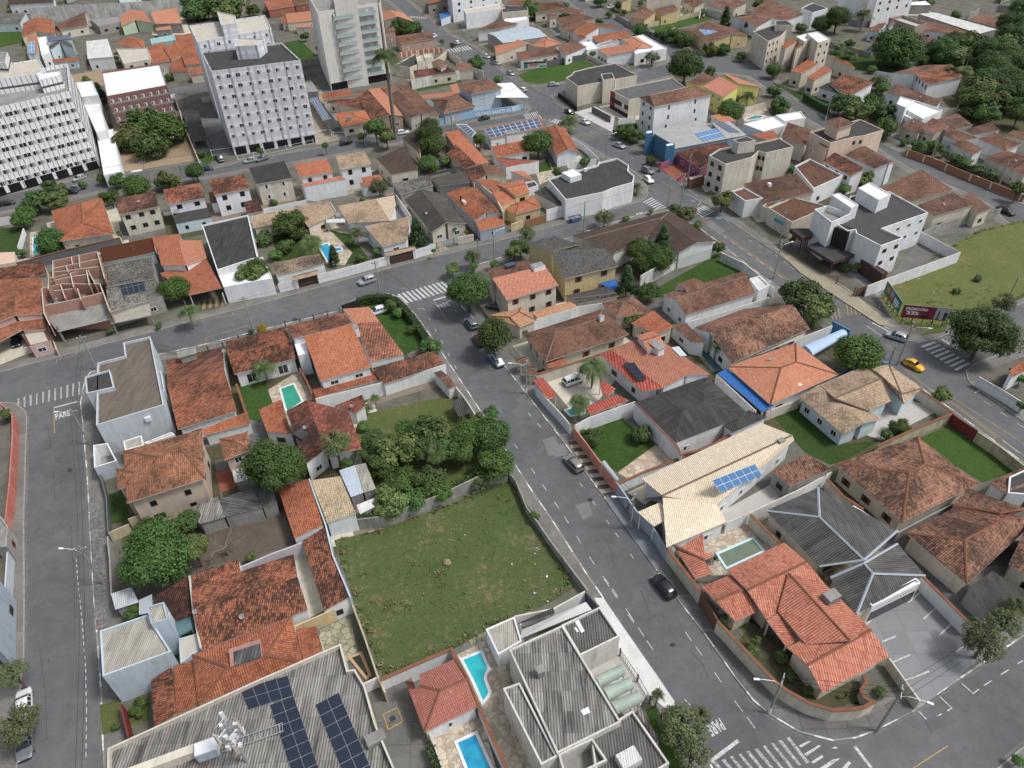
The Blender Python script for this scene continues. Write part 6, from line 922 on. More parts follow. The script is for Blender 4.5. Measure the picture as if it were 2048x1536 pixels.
MARKS=[
('quad','white',[-24.2,132.3,-23.7,132.5,-21.3,128.8,-21.8,128.6]),
('quad','white',[-23.3,132.7,-22.8,132.9,-20.4,129.3,-20.9,129]),
('quad','white',[-22.4,133.2,-21.9,133.4,-19.5,129.7,-20,129.5]),
('quad','white',[-21.4,133.6,-21,133.8,-18.6,130.1,-19.1,129.9]),
('quad','white',[-20.5,134.1,-20.1,134.3,-17.7,130.6,-18.2,130.3]),
('quad','white',[-19.6,134.5,-19.2,134.8,-16.8,131,-17.3,130.8]),
('quad','white',[-18.7,135,-18.3,135.2,-15.9,131.4,-16.3,131.2]),
('quad','white',[-17.8,135.4,-17.4,135.7,-15,131.9,-15.4,131.7]),
('quad','white',[-16.9,135.9,-16.5,136.1,-14.1,132.3,-14.5,132.1]),
('quad','white',[-16,136.3,-15.5,136.6,-13.2,132.7,-13.6,132.5]),
('quad','white',[-15.1,136.8,-14.6,137,-12.3,133.2,-12.7,133]),
('line','white',[-16.1,129.4,-13.5,130.6],0.5,0,0),
('line','yellow',[-16.1,129.2,-12.8,121.4],0.13,0,0),
('text','PARE',[-14.6,125.9,-12.3,127.2,-13.1,128.7,-15.5,127.4]),
('line','white',[-19.5,126.3,-18.2,126.4,-17.7,125.7],0.1,0,0),
('line','white',[-16.7,122.8,-9.4,102.7],0.1,1.2,3.2),
('line','white',[-12.9,129.5,-8.3,117.5],0.1,1.2,3.2),
('quad','whiteworn',[-90.8,101.3,-90.5,101.4,-89,98.4,-89.3,98.3]),
('quad','whiteworn',[-89.9,101.7,-89.6,101.8,-88.1,98.8,-88.3,98.7]),
('quad','whiteworn',[-89,102.1,-88.7,102.3,-87.1,99.1,-87.4,99]),
('quad','whiteworn',[-88,102.6,-87.8,102.7,-86.2,99.4,-86.4,99.3]),
('quad','whiteworn',[-87.1,103,-86.8,103.1,-85.2,99.8,-85.5,99.7]),
('quad','whiteworn',[-86.2,103.4,-85.9,103.6,-84.3,100.1,-84.6,100]),
('quad','whiteworn',[-85.3,103.9,-85,104,-83.3,100.4,-83.6,100.3]),
('quad','whiteworn',[-84.3,104.3,-84.1,104.4,-82.4,100.8,-82.7,100.7]),
('quad','whiteworn',[-83.4,104.7,-83.1,104.9,-81.4,101.1,-81.7,101]),
('quad','whiteworn',[-82.5,105.2,-82.2,105.3,-80.5,101.4,-80.8,101.3]),
('quad','whiteworn',[-81.6,105.6,-81.3,105.7,-79.5,101.8,-79.8,101.7]),
('line','white',[-82.7,98.3,-79.1,99.8],0.35,0,0),
('line','yellow',[-82.6,98.1,-79.3,91.4],0.14,0,0),
('text','PARE',[-80.8,95,-78.6,96,-79.5,97.6,-81.7,96.5]),
('line','white',[-63.3,64.3,-61.8,61.3,-57.9,54,-54.5,47.3,-52.1,42.1,-49.6,36.3],0.1,0.6,0.5),
('line','white',[0,84.4,1,82.5],0.1,1.2,2),
('line','white',[2.6,92.1,5.5,86.5],0.1,1.2,2),
('line','white',[2.5,78.9,7,68.7,9.9,61.3,12.3,55.7,14.8,50],0.1,1.4,2.6),
('line','white',[9.9,75.3,14.1,65.3,17,58.3],0.1,0.9,3.2),
('line','white',[11.4,58,12.4,56,14,52.3,14.9,50.1,15.7,48.2,16.6,46.1],0.1,1.4,2.0),
('line','white',[19.2,52.9,21.6,47.2,23.1,43.7,24.6,40.1,25.5,38.2,26.4,36],0.1,1.4,2.6),
('line','white',[18.8,40.6,19.4,39.7],0.1,0,0),
('text','PARE',[22.3,38.2,20.5,37.4,21,36.1,22.8,36.9]),
('line','white',[20.2,33.5,23.8,35.6],0.4,0,0),
('quad','whiteworn',[17.5,32.6,17.9,32.7,19.5,30.1,19.2,30]),
('quad','whiteworn',[18.5,32.9,18.8,32.9,20.5,30.4,20.2,30.3]),
('quad','whiteworn',[19.5,33.1,19.8,33.2,21.4,30.6,21.1,30.5]),
('quad','whiteworn',[20.4,33.4,20.8,33.5,22.4,30.8,22,30.8]),
('quad','whiteworn',[21.4,33.6,21.8,33.7,23.3,31.1,23,31]),
('quad','whiteworn',[22.4,33.9,22.7,34,24.3,31.3,23.9,31.2]),
('quad','whiteworn',[23.4,34.1,23.7,34.2,25.2,31.6,24.9,31.5]),
('quad','whiteworn',[24.3,34.4,24.7,34.5,26.1,31.8,25.8,31.7]),
('quad','whiteworn',[25.3,34.6,25.7,34.7,27.1,32.1,26.8,32]),
('quad','whiteworn',[26.3,34.9,26.6,35,28,32.3,27.7,32.2]),
('quad','whiteworn',[27.3,35.2,27.6,35.2,29,32.5,28.6,32.5]),
('quad','whiteworn',[28.2,35.4,28.6,35.5,29.9,32.8,29.6,32.7]),
('quad','whiteworn',[29.2,35.7,29.6,35.8,30.9,33,30.5,32.9]),
('quad','white',[30.3,34.8,31.5,35.3,31.8,35.2,30.5,34.6]),
('quad','white',[30.6,33.9,32.5,34.8,32.8,34.7,30.8,33.7]),
('quad','white',[31,33,32.6,33.8,34.3,34.6,34.5,34.4,31.3,32.9]),
('quad','white',[31.6,32.3,34.7,33.8,34.9,33.6,32.1,32.1]),
('quad','white',[33.6,31.9,35.1,33,35.3,32.8,34.1,31.7]),
('line','white',[36.4,34.5,37.3,32.2],0.35,0,0),
('line','yellow',[41.7,32,46.6,34.2],0.12,0,0),
('line','white',[45.2,38.1,45.8,36.7],0.12,0,0),
('line','white',[46.5,37.2,47.6,37.7],0.12,0,0),
('line','white',[48.4,39.7,49.1,38.3,48.4,38],0.12,0,0),
('line','white',[51.7,41.2,52.4,39.9,53.3,40.4],0.12,0,0),
('line','white',[54.1,40.8,60.4,43.7],0.12,1.4,1.6),
('line','white',[44.6,46.7,46.6,47.4],0.2,0,0,0.155),
('line','white',[44.7,44,47.3,44.9],0.2,0,0,0.155),
('line','white',[45.3,41.7,48.5,42.7],0.2,0,0,0.155),
('line','white',[50.2,52,54.1,54.5],0.2,0,0,0.155),
('line','white',[51.1,49.6,54.9,52.1],0.2,0,0,0.155),
('line','white',[52,47.3,55.8,49.8],0.2,0,0,0.155),
('line','white',[52.9,45,55,46.2],0.2,0,0,0.155),
('quad','white',[80.9,108.1,81.1,107.6,77.8,106.2,77.6,106.7]),
('quad','white',[81.3,107.1,81.5,106.7,78.2,105.2,78,105.7]),
('quad','white',[81.7,106.1,81.9,105.7,78.5,104.2,78.4,104.6]),
('quad','white',[82.1,105.2,82.3,104.7,78.9,103.1,78.7,103.6]),
('quad','white',[82.6,104.2,82.8,103.8,79.3,102.1,79.1,102.6]),
('quad','white',[83,103.2,83.2,102.8,79.7,101.1,79.5,101.6]),
('quad','white',[83.4,102.3,83.6,101.8,80.1,100.1,79.9,100.5]),
('quad','white',[83.8,101.3,84,100.9,80.5,99,80.3,99.5]),
('line','white',[71.9,115,74.1,111.4],0.3,0,0),
('line','white',[72.8,115.2,74.8,111.8],0.3,0,0),
('line','white',[70.4,114,71.8,110.3],0.12,0,0),
('line','white',[82.6,108.6,84.1,105.1],0.35,0,0),
('line','yellow',[69.5,121.8,68.2,117.7],0.18,0,0),
('line','yellow',[70.1,121.2,69,117.9],0.18,0,0),
('line','yellow',[70.7,120.7,69.9,118],0.18,0,0),
('line','yellow',[71.3,120.2,70.8,118.2],0.18,0,0),
('line','yellow',[67.2,120.5,66.3,116.9],0.18,0,0),
('line','yellow',[66.2,119.9,65.5,116.8],0.18,0,0),
('line','yellow',[65.2,119.3,64.7,116.6],0.18,0,0),
('line','yellow',[71.4,107.7,72.4,105],0.12,0,0),
('line','yellow',[71.7,99.9,72.9,95.7,75.8,90,80.2,77.4],0.12,0,0),
('line','white',[89.2,96.7,89.1,94.6],0.1,0,0),
('line','yellow',[48.3,163.4,58.1,137.9,61.2,130.2,65.7,122],0.12,0,0),
('line','yellow',[48.8,163.7,58.6,138.1,61.7,130.4],0.1,0,0),
('line','white',[50.8,155.8,57.1,140.2,61.5,128.7,65.5,118.8],0.1,1.3,1.8),
('line','white',[57.3,150.8,61.5,143.3,63.1,137.5,66.5,127.8],0.1,1.3,1.8),
('quad','white',[38.9,175.8,39.1,175.4,36.3,172.7,36.1,173]),
('quad','white',[39.3,174.9,39.5,174.4,36.8,171.9,36.6,172.2]),
('quad','white',[39.7,173.9,39.9,173.5,37.3,171.1,37.1,171.4]),
('quad','white',[40.1,172.9,40.3,172.5,37.7,170.3,37.5,170.6]),
('quad','white',[40.5,172,40.7,171.5,38.2,169.5,38,169.9]),
('quad','white',[40.9,171,41.1,170.6,38.7,168.7,38.5,169.1]),
('quad','white',[41.3,170,41.5,169.6,39.1,167.9,38.9,168.3]),
('quad','white',[51.1,170,50.8,169.7,52.8,165.9,53.1,166.2]),
('quad','white',[50.5,169.5,50.2,169.2,52.1,165.3,52.5,165.6]),
('quad','white',[49.9,168.9,49.5,168.7,51.5,164.7,51.8,165]),
('quad','white',[49.2,168.4,48.9,168.1,50.8,164.2,51.2,164.5]),
('quad','white',[48.6,167.8,48.2,167.6,50.2,163.6,50.5,163.9]),
('quad','white',[47.9,167.3,47.6,167,49.5,163,49.8,163.3]),
('line','white',[47.8,176.3,48.7,176.7,51.2,171.9,49.5,169.8],0.13,0,0),
('line','white',[49.8,162.3,53.8,163.7,55.4,160.4],0.13,0,0),
('line','yellow',[27.4,164.5,32.1,166.2,36.3,168],0.12,0,0),
('text','PARE',[33.3,165.4,35,166,34.9,167.4,33.2,166.8]),
('quad','bluemark',[52.3,162.8,53.4,163.4,54,162.1,52.8,161.6]),
('quad','bluemark',[48.5,173.6,49.3,172.8,49.6,171.6,48.8,172.4]),
('line','yellow',[74.3,90.5,75.2,90.6,78.3,81.6,77.7,81.8],0.12,0,0),
('line','white',[73.3,94.3,73.8,93.4],0.1,0,0),
('line','white',[78.7,81,79.3,79.5,80,77.4],0.1,1.6,1.6),
('line','yellow',[76,92.1,81.7,80],0.12,0,0),
('line','white',[80.5,92.8,81.6,93.3],0.12,0,0),
('line','white',[81,90.6,83.8,83.7],0.1,1.3,1.8),
('line','yellow',[-63.8,124,-64.2,125.2,-58.3,126.6,-58.6,127.6],0.12,0,0),
('line','yellow',[-61.5,118.5,-61.1,117.4],0.12,0,0),
('line','yellow',[-61.5,118.7,-54,122.4],0.12,0,0),
('line','yellow',[-88.7,111.8,-89,112.8,-85.8,114.5,-86.3,115.3],0.12,0,0),
('quad','white',[7.3,244,7.6,244.1,9,236.7,8.7,236.5]),
('quad','white',[7.9,244.3,8.2,244.5,9.6,237,9.3,236.9]),
('quad','white',[8.6,244.6,8.9,244.8,10.2,237.3,9.9,237.2]),
('quad','white',[9.2,244.9,9.5,245.1,10.8,237.7,10.6,237.5]),
('quad','white',[9.9,245.3,10.2,245.4,11.5,238,11.2,237.9]),
('quad','white',[10.5,245.6,10.8,245.7,12.1,238.3,11.8,238.2]),
('quad','white',[11.1,245.9,11.4,246,12.7,238.7,12.5,238.5]),
('quad','white',[11.8,246.2,12.1,246.3,13.4,239,13.1,238.9]),
('quad','white',[16.1,235.7,16.4,235.2,18,238.2,17.7,238.5]),
('quad','white',[16.8,234.6,17.2,234.1,18.6,237.7,18.3,238]),
('quad','white',[17.6,233.5,17.9,233,19.2,237.1,18.9,237.4]),
('quad','white',[18.3,232.5,18.7,231.9,19.8,236.5,19.5,236.8]),
('line','yellow',[21.8,221,22.8,223.6],0.16,0,0),
('line','yellow',[22.9,221.4,23.9,224],0.16,0,0),
('line','yellow',[24.1,221.8,25.1,224.4],0.16,0,0),
('line','yellow',[25.2,222.2,26.3,224.9],0.16,0,0),
('line','yellow',[26.3,222.7,27.4,225.3],0.16,0,0),
('line','yellow',[27.5,223.1,28.6,225.7],0.16,0,0),
('line','yellow',[28.7,223.5,29.8,226.2],0.16,0,0),
('line','yellow',[29.8,224,30.9,226.6],0.16,0,0),
('line','yellow',[31,224.4,32.1,227],0.16,0,0),
('line','yellow',[32.1,224.8,33.3,227.5],0.16,0,0),
('line','yellow',[26.9,210.6,30.3,201.5,36.8,187.1,40.6,179.4],0.12,0,0),
('line','yellow',[23.3,229.1,28,220.3],0.12,0,0),
('line','yellow',[32.2,235.7,36.7,230],0.12,0,0),
('line','yellow',[42.7,187.4,46.2,178.9],0.1,0,0),
('line','white',[35,209.3,38.9,200.2],0.1,1.3,2),
('quad','white',[-44.2,396,-43.7,395.7,-43,391.9,-43.5,392.1]),
('quad','white',[-43.1,395.4,-42.6,395.1,-41.9,391.3,-42.4,391.6]),
('quad','white',[-42.1,394.8,-41.6,394.5,-40.9,390.8,-41.3,391]),
('quad','white',[-41,394.2,-40.5,393.9,-39.8,390.3,-40.3,390.5]),
('quad','white',[-39.9,393.5,-39.5,393.3,-38.7,389.7,-39.2,390]),
('quad','white',[-38.9,392.9,-38.4,392.7,-37.6,389.2,-38.1,389.4]),
('quad','white',[-37.8,392.3,-37.3,392.1,-36.5,388.7,-37,388.9]),
('quad','white',[-36.8,391.7,-36.3,391.5,-35.4,388.1,-35.9,388.4]),
('quad','white',[-22.5,330.2,-22,330.5,-20.1,324.3,-20.6,324]),
('quad','white',[-21.4,330.9,-20.8,331.2,-18.9,324.9,-19.4,324.6]),
('quad','white',[-20.2,331.5,-19.7,331.8,-17.7,325.5,-18.2,325.3]),
('quad','white',[-19.1,332.2,-18.5,332.5,-16.5,326.2,-17,325.9]),
('quad','white',[-17.9,332.9,-17.4,333.2,-15.2,326.8,-15.8,326.5]),
('quad','white',[-16.8,333.5,-16.2,333.8,-14,327.4,-14.6,327.1]),
('quad','white',[-15.6,334.2,-15.1,334.5,-12.8,328.1,-13.4,327.8]),
('quad','white',[-14.5,334.8,-14,335.1,-11.6,328.7,-12.2,328.4]),
('line','yellow',[-16.5,40,-14.9,40.7,-14.1,39.1,-15.7,38.2,-16.5,40],0.16,0,0,0.165),
('quad','black',[-15.7,39.6,-15.2,39.9,-14.9,39.4,-15.4,39.1],0.165),
('line','black',[-3.5,104.4,-0.7,100.3,1.3,95.5],0.035,0,0),
('line','black',[5.3,87.5,6.7,85.1,7.4,82.1],0.035,0,0),
('line','black',[9,73.3,9.6,70.9,9.6,67.9],0.035,0,0),
('line','black',[12.7,63.2,13.2,61.5,13.2,59.3],0.035,0,0),
('line','black',[16.1,55.6,16.6,53.5,16.6,51.1],0.035,0,0),
('line','black',[-81.6,93.7,-76.3,84.6,-71.9,75.9],0.035,0,0),
('line','black',[-67.1,70.7,-61.5,59.7,-57,49.9],0.035,0,0),
('line','black',[-61.6,50.1,-58,44.2,-55.1,38.6],0.035,0,0),
('line','black',[20.8,46.7,21.9,44.9,22.3,42.8],0.035,0,0),
('quad','black',[-5.2,112.1,-5.4,111.6,-5.8,111.5,-6.2,111.7,-6.4,112.2,-6.2,112.7,-5.8,112.9,-5.4,112.7]),
('quad','black',[-0.7,93,-0.9,92.6,-1.2,92.4,-1.6,92.6,-1.7,93,-1.6,93.4,-1.2,93.6,-0.9,93.4]),
('quad','black',[11.6,71.7,11.4,71.4,11.1,71.3,10.8,71.4,10.7,71.7,10.8,72,11.2,72.2,11.5,72]),
('quad','black',[19.2,47.5,19,47.3,18.7,47.2,18.5,47.3,18.4,47.5,18.6,47.7,18.9,47.8,19.1,47.7]),
('quad','black',[-72,82.3,-72,82,-72.3,81.8,-72.7,82,-73,82.4,-73,82.7,-72.7,82.8,-72.3,82.7]),
('quad','black',[-44,123.8,-44.1,123.2,-44.4,123,-44.9,123.3,-45.2,123.8,-45.2,124.4,-44.8,124.6,-44.3,124.4]),
('quad','black',[54.5,136.8,54.1,136.2,53.6,136,53.2,136.3,53.2,136.9,53.6,137.6,54.1,137.8,54.5,137.5])]
POOLS=[
('green water pool with rounded white rim between tiled roofs','green','W_wh',[-42.7,101.1,-40.1,102.6,-38.8,100,-37.3,97.1,-39.8,94.1,-40.5,95.6,-41.6,98.4]),
('turquoise free form pool beside the salmon roof','turq','W_wh',[-7.8,46.6,-5,47.7,-3.9,45.1,-4.3,44.5,-4.4,43.8,-3.8,42.2,-4,41.7,-4.9,40.5,-6.3,43.7]),
('blue rectangular pool at the bottom edge','blue','W_wh',[-8.1,36.6,-5.5,37.7,-3.6,33.6,-2.8,31.7,-5.8,31.3]),
('murky green rectangular pool with pale blue rim','murky','W_pbl2',[27.4,60.9,33.4,63.5,34.5,60.9,28.2,58.1]),
('turquoise pool beside the palms','turq','W_wh',[8.7,92.1,12.1,93.9,14.4,94.1,12.6,92.2,12.5,90.9,9.8,90.3]),
('bright blue pool on a stone deck','blue','W_wh',[-45.9,155.5,-43.4,156.9,-42.1,154.3,-39.7,154.4,-39.1,152.5,-40.8,152,-39.7,147.2,-41.9,146.8,-43.9,151.1]),
('turquoise pool under the dark bush','turq','W_wh',[-120.2,165.7,-115.6,167,-113.6,164.1,-113.6,158.3,-112.7,157,-115.5,156.3]),
('curved dark turquoise pool behind the white flats','teal','W_wh',[79,231.2,82.9,234.3,86.3,233.3,83.9,230.6,78.3,229.5]),
('dark green neglected pool beside the warehouse','murk2','W_tanedge',[-21.8,47.4,-20.1,48.1,-18.4,44.8,-19.1,44.3])]
MISC=[
('construction',[[-94.6,123.3,-99.6,132.8,-93.3,136.4,-87.6,133.7,-80.8,122.6,-90.3,118.5],[-102.3,143.7,-93.8,147.1,-86.8,135,-95.2,131.5,-98.3,135.8]],[[[-98.4,131.1,-95.2,132.6,-86.5,132],5.6,2.6],[[-98.4,131.1,-93.3,121.5,-89.8,116.8],5.6,2.6],[[-86.5,132,-79.8,121],5.6,2.6],[[-94.9,124.4,-88.9,126.6,-84.5,128.9],5.4,2.4],[[-90.6,130.5,-87.8,125.9],5.6,2.5],[[-95.3,129.9,-91.1,130.5],5.6,2.4],[[-95.2,132.6,-91.4,126.7],5.6,2.5],[[-95.6,129,-97.6,133.4,-90.8,136.8,-86.4,130.3],6.6,3.0],[[-96.9,132.4,-93.9,134,-89.6,135],6.4,2.8],[[-94.1,135.6,-90.7,129.7],6.4,2.8],[[-91,136.6,-87.4,129.9],6.6,3.0],[[-95.9,132.3,-99.6,140,-91.4,143.5,-84.6,131.4],7.2,3.0],[[-97.9,136.6,-89.8,140],7.2,3.0],[[-97.1,135.1,-88.2,136.8],7.1,3.0],[[-96.3,141.6,-94.3,137.9],7.2,3.0],[[-95,142.4,-92.2,136.7],7.2,3.0],[[-95.5,137.4,-93.9,134.9],7.1,3.0]]),
('balconies',121),
('velorio',[-9.5,241.5,6.7,250]),
('board2',[9.11,293.49,1.0,18.22,293.98,1.0],2.4),
('facade_red',172),
('shop_sign',[64.2,154.7,65.4,152],2.9),
('board1',[76.58,114.3,1.6,84.76,112.23,1.6],'PROMOCAO'),
('board3',[77.51,123.76,1.4,76.99,115.9,1.4],'GREEN'),
('yellowpatch',202)]
FENCES=[
('railing_fence','dark railing fence in front of the barrel canopies','fence',0,'metal_dark',1.6,[12,46.2,13.6,42.8,14.6,40.1,15.5,38.1],0),
('railing_fence','thin railing fence with brick pillars along the street','fence',0,'metal_dark',1.6,[-70.4,115.1,-63.3,112.2,-59.2,113.2,-56.5,114.2,-54,116.4],0),
('railing_fence','dark railing fence before the two level orange house','fence',0,'metal_dark',1.6,[-45.8,120.9,-42.9,121.6,-40.4,123,-37.7,124,-35.3,125],0),
('railing_fence','blue railing gate of the grey gabled house','fence',0,'M_bluefence',1.6,[-16.6,151.7,-12.6,153.9],0),
('railing_fence','white metal gate and railing left of the striped tower','fence',0,'metal_white',2.0,[-89.8,216.3,-83.4,218.3],0),
('railing_fence','white railing in front of the striped tower','fence',0,'metal_white',1.5,[-80.7,212.2,-76.3,214.3,-73.3,216,-67.4,219,-59.8,223.5],0),
('railing_fence','tall white gate right of the striped tower','fence',0,'metal_white',2.2,[-61.4,228.3,-55.3,230.4,-54,227.5,-50,227.1],0),
('railing_fence','long brown metal fence along the avenue pavement','fence',0,'metal_brown',1.8,[63.6,147.5,67.3,139,70.2,129.6,72.1,125],0)]
HEDGES=[
('tall clipped hedge curving around the corner lawn',2.2,1.5,[-32.1,127.8,-29.6,128.9,-26,129.1,-24,127.8,-21.5,124.2,-19.4,119.9,-16.9,114.5,-15.7,111.1],0),
('ivy mass creeping along the top of the grey wall',2.6,0.9,[-24.8,67.8,-21.6,68.4,-18.7,68.9],0),
('trailing ivy along the wall towards the street',2.4,0.8,[-13.1,72.2,-9.8,73.8,-7.2,75.2,-6.1,76],0),
('clipped green hedge beside the grey yard',1.9,1.0,[-10.6,35.7,-10.1,34.6,-9.5,32.8],0),
('low hedge strip along the avenue by the brown hall',1.0,0.9,[45.5,158.2,47.6,151.6,49.5,147.1],0),
('tall dark hedge beside the speckled gable house',2.8,1.6,[103.3,246.7,104.4,240,106.1,232.3],0),
('flowering white hedge along the diagonal street',2.4,1.2,[125.4,190.3,125.6,185.8,127.3,181.3,129.5,176.2],0),
('clipped hedge row beside the small back street',1.8,1.4,[71.5,336.2,75.1,327.1,79.8,319.3],0),
('dark hedge below the red and black office',1.6,1.4,[36.9,225.9,40.2,226.7,43,227],0)]
WIRES=[
('thin dark cable sagging above the avenue past the billboards',3,[[45.07,169.16,8.6],[57.82,132.93,8.6],[70.81,101.32,9.2],[79.81,75.29,9.0]]),
('thin dark cable sagging above the upper avenue',3,[[-15.38,320.64,7.8],[-4.55,286.81,7.8],[12.16,241.45,8.2],[15.63,235.27,8.2],[30.29,202.81,7.8],[45.07,169.16,8.6]]),
('thin dark cable over the left street',2,[[-79.56,109.27,7.6],[-71.73,88.21,7.6],[-57.45,59.75,8.0],[-45.27,31.85,8.0]]),
('thin dark cable crossing at the bottom right corner',3,[[28.13,38.61,7.6],[39.43,36.02,9.2],[67.19,49.55,9.2]]),
('thin dark cable along the central street',2,[[2.53,97.23,7.2],[16.29,65.9,7.2],[28.13,38.61,7.6]]),
('thin dark cable along the upper left street',2,[[10.28,251.84,8.2],[-16.22,232.2,7.5],[-42.65,220.07,7.5],[-101.97,197.23,7.2],[-139.03,185.7,7.2]]),
('thin dark cable along the street with the brick shell',1,[[41.9,169.43,8.5],[19.05,157.78,8],[-2.95,145.68,8],[-28.01,133.13,8],[-52.52,120.69,8],[-79.56,109.27,7.6]]),
('thin dark cable along the diagonal right hand street',2,[[103.76,227.47,8],[120.5,192.13,7],[128.05,172.04,8]]),
('thin dark cable across the central street bend',1,[[-28.01,133.13,7.6],[2.53,97.23,7.2]])]
PERSON=[16.42, 68.97, 0.14]
MAST=[[-28.59, 32.44, 6.6], [-32.62, 33.3, 6.8]]
SKIP=[16.08, 163.11, 0.0, 18.71, 164.27, 0.0]
LITTER=[[-10.02, 61.06], [2.36, 55.96], [0.7, 59.99], [3.2, 62.67], [-7.63, 65.85], [3.26, 56.47], [98.71, 149.5], [88.31, 129.84], [90.62, 123.68], [76.31, 121.81], [85.79, 118.0]]
sc=bpy.context.scene
col=sc.collection
R=math.radians
X,Y,Z=[Vector(a) for a in CAM_AXES]
cd=bpy.data.cameras.new('camera'); cam=bpy.data.objects.new('camera',cd); col.objects.link(cam)
rot=Matrix((X,Y,Z))            # rows: world axes in camera coordinates
cam.matrix_world=Matrix.Translation((0,0,82))@rot.to_4x4()
cd.sensor_fit='HORIZONTAL'; cd.sensor_width=36; cd.lens=36*1420/2048; cd.clip_start=1; cd.clip_end=9000
sc.camera=cam
SUN_EL,SUN_AZ=R(58),R(100)     # azimuth measured from +Y towards +X
w=bpy.data.worlds.new('World'); sc.world=w; w.use_nodes=True
nt=w.node_tree; bg=nt.nodes['Background']
sky=nt.nodes.new('ShaderNodeTexSky'); sky.sky_type='NISHITA'; sky.sun_disc=False
sky.sun_elevation=SUN_EL; sky.sun_rotation=SUN_AZ; sky.dust_density=3; sky.air_density=1.0
hs=nt.nodes.new('ShaderNodeHueSaturation'); hs.inputs['Saturation'].default_value=.5; hs.inputs['Value'].default_value=1.08
nt.links.new(sky.outputs[0],hs.inputs['Color']); nt.links.new(hs.outputs[0],bg.inputs[0]); bg.inputs[1].default_value=.15
sd=bpy.data.lights.new('sun','SUN'); sd.energy=2.5; sd.angle=R(11); sd.color=(1,.98,.95)
so=bpy.data.objects.new('sun',sd); col.objects.link(so)
dv=Vector((math.sin(SUN_AZ)*math.cos(SUN_EL),math.cos(SUN_AZ)*math.cos(SUN_EL),math.sin(SUN_EL)))
so.rotation_euler=dv.to_track_quat('Z','Y').to_euler(); so.location=(60,0,200)
sc.view_settings.view_transform='Standard'; sc.view_settings.look='None'; sc.view_settings.exposure=0
M={}
class NT:
 def __init__(s,name,rough=.85,spec=.25):
  s.m=bpy.data.materials.new(name); s.m.use_nodes=True; s.t=s.m.node_tree
  s.b=s.t.nodes['Principled BSDF']; s.b.inputs['Roughness'].default_value=rough
  s.b.inputs['Specular IOR Level'].default_value=spec
 def n(s,t,ins=None,out=0,**kw):
  d=s.t.nodes.new(t)
  for k,v in kw.items(): setattr(d,k,v)
  for k,v in (ins or {}).items(): s.put(d.inputs[k],v)
  return d.outputs[out]
 def put(s,i,v):
  if isinstance(v,bpy.types.NodeSocket): s.t.links.new(v,i)
  else: i.default_value=v
 def ma(s,op,a,b=0,c=None):
  ins={0:a,1:b}
  if c is not None: ins[2]=c
  return s.n('ShaderNodeMath',ins,operation=op)
 def mix(s,f,a,b,mode='MIX'):
  d=s.t.nodes.new('ShaderNodeMix'); d.data_type='RGBA'; d.blend_type=mode
  s.put(d.inputs[0],f)
  for i,v in ((6,a),(7,b)):
   s.put(d.inputs[i],v if isinstance(v,bpy.types.NodeSocket) else (*v,1) if len(v)==3 else v)
  return d.outputs[2]
 def ramp(s,f,stops,interp='LINEAR'):
  d=s.t.nodes.new('ShaderNodeValToRGB'); s.put(d.inputs[0],f); cr=d.color_ramp; cr.interpolation=interp
  while len(cr.elements)<len(stops): cr.elements.new(.5)
  for e,(p,c) in zip(cr.elements,stops):
   e.position=p; e.color=(*c,1) if not isinstance(c,(int,float)) else (c,c,c,1)
  return d.outputs[0]
 def uv(s):
  o=s.n('ShaderNodeTexCoord',out=2)
  d=s.t.nodes.new('ShaderNodeSeparateXYZ'); s.t.links.new(o,d.inputs[0]); return o,d.outputs[0],d.outputs[1]
 def comb(s,x,y,z=0): return s.n('ShaderNodeCombineXYZ',{0:x,1:y,2:z})
 def noise(s,vec,scale,detail=3,rough=.6,w=None):
  d=s.t.nodes.new('ShaderNodeTexNoise'); s.put(d.inputs['Vector'],vec)
  if w is not None: d.noise_dimensions='4D'; s.put(d.inputs['W'],w)
  s.put(d.inputs['Scale'],scale); d.inputs['Detail'].default_value=detail; d.inputs['Roughness'].default_value=rough
  return d.outputs[0]
 def orand(s):
  d=s.t.nodes.new('ShaderNodeObjectInfo'); return d.outputs['Random']
 def fin(s,colr,bump=None,dist=.05,strength=.6):
  s.put(s.b.inputs['Base Color'],colr if isinstance(colr,bpy.types.NodeSocket) else (*colr,1))
  if bump is not None:
   b=s.n('ShaderNodeBump',{'Height':bump,'Distance':dist,'Strength':strength}); s.t.links.new(b,s.b.inputs['Normal'])
  return s.m
def plain(name,c,rough=.6,spec=.4,metal=0,var=0.0):
 t=NT(name,rough,spec); t.b.inputs['Metallic'].default_value=metal
 if var:
  o=t.n('ShaderNodeTexCoord',out=3); nz=t.noise(o,.7,4)
  return t.fin(t.mix(t.ma('MULTIPLY',nz,var),c,tuple(v*.35 for v in c)))
 return t.fin(c)
def ds(c,k=.84,g=1.02):
 m=.3*c[0]+.5*c[1]+.2*c[2]; return tuple(min(.9,(m+(x-m)*k)*g) for x in c)
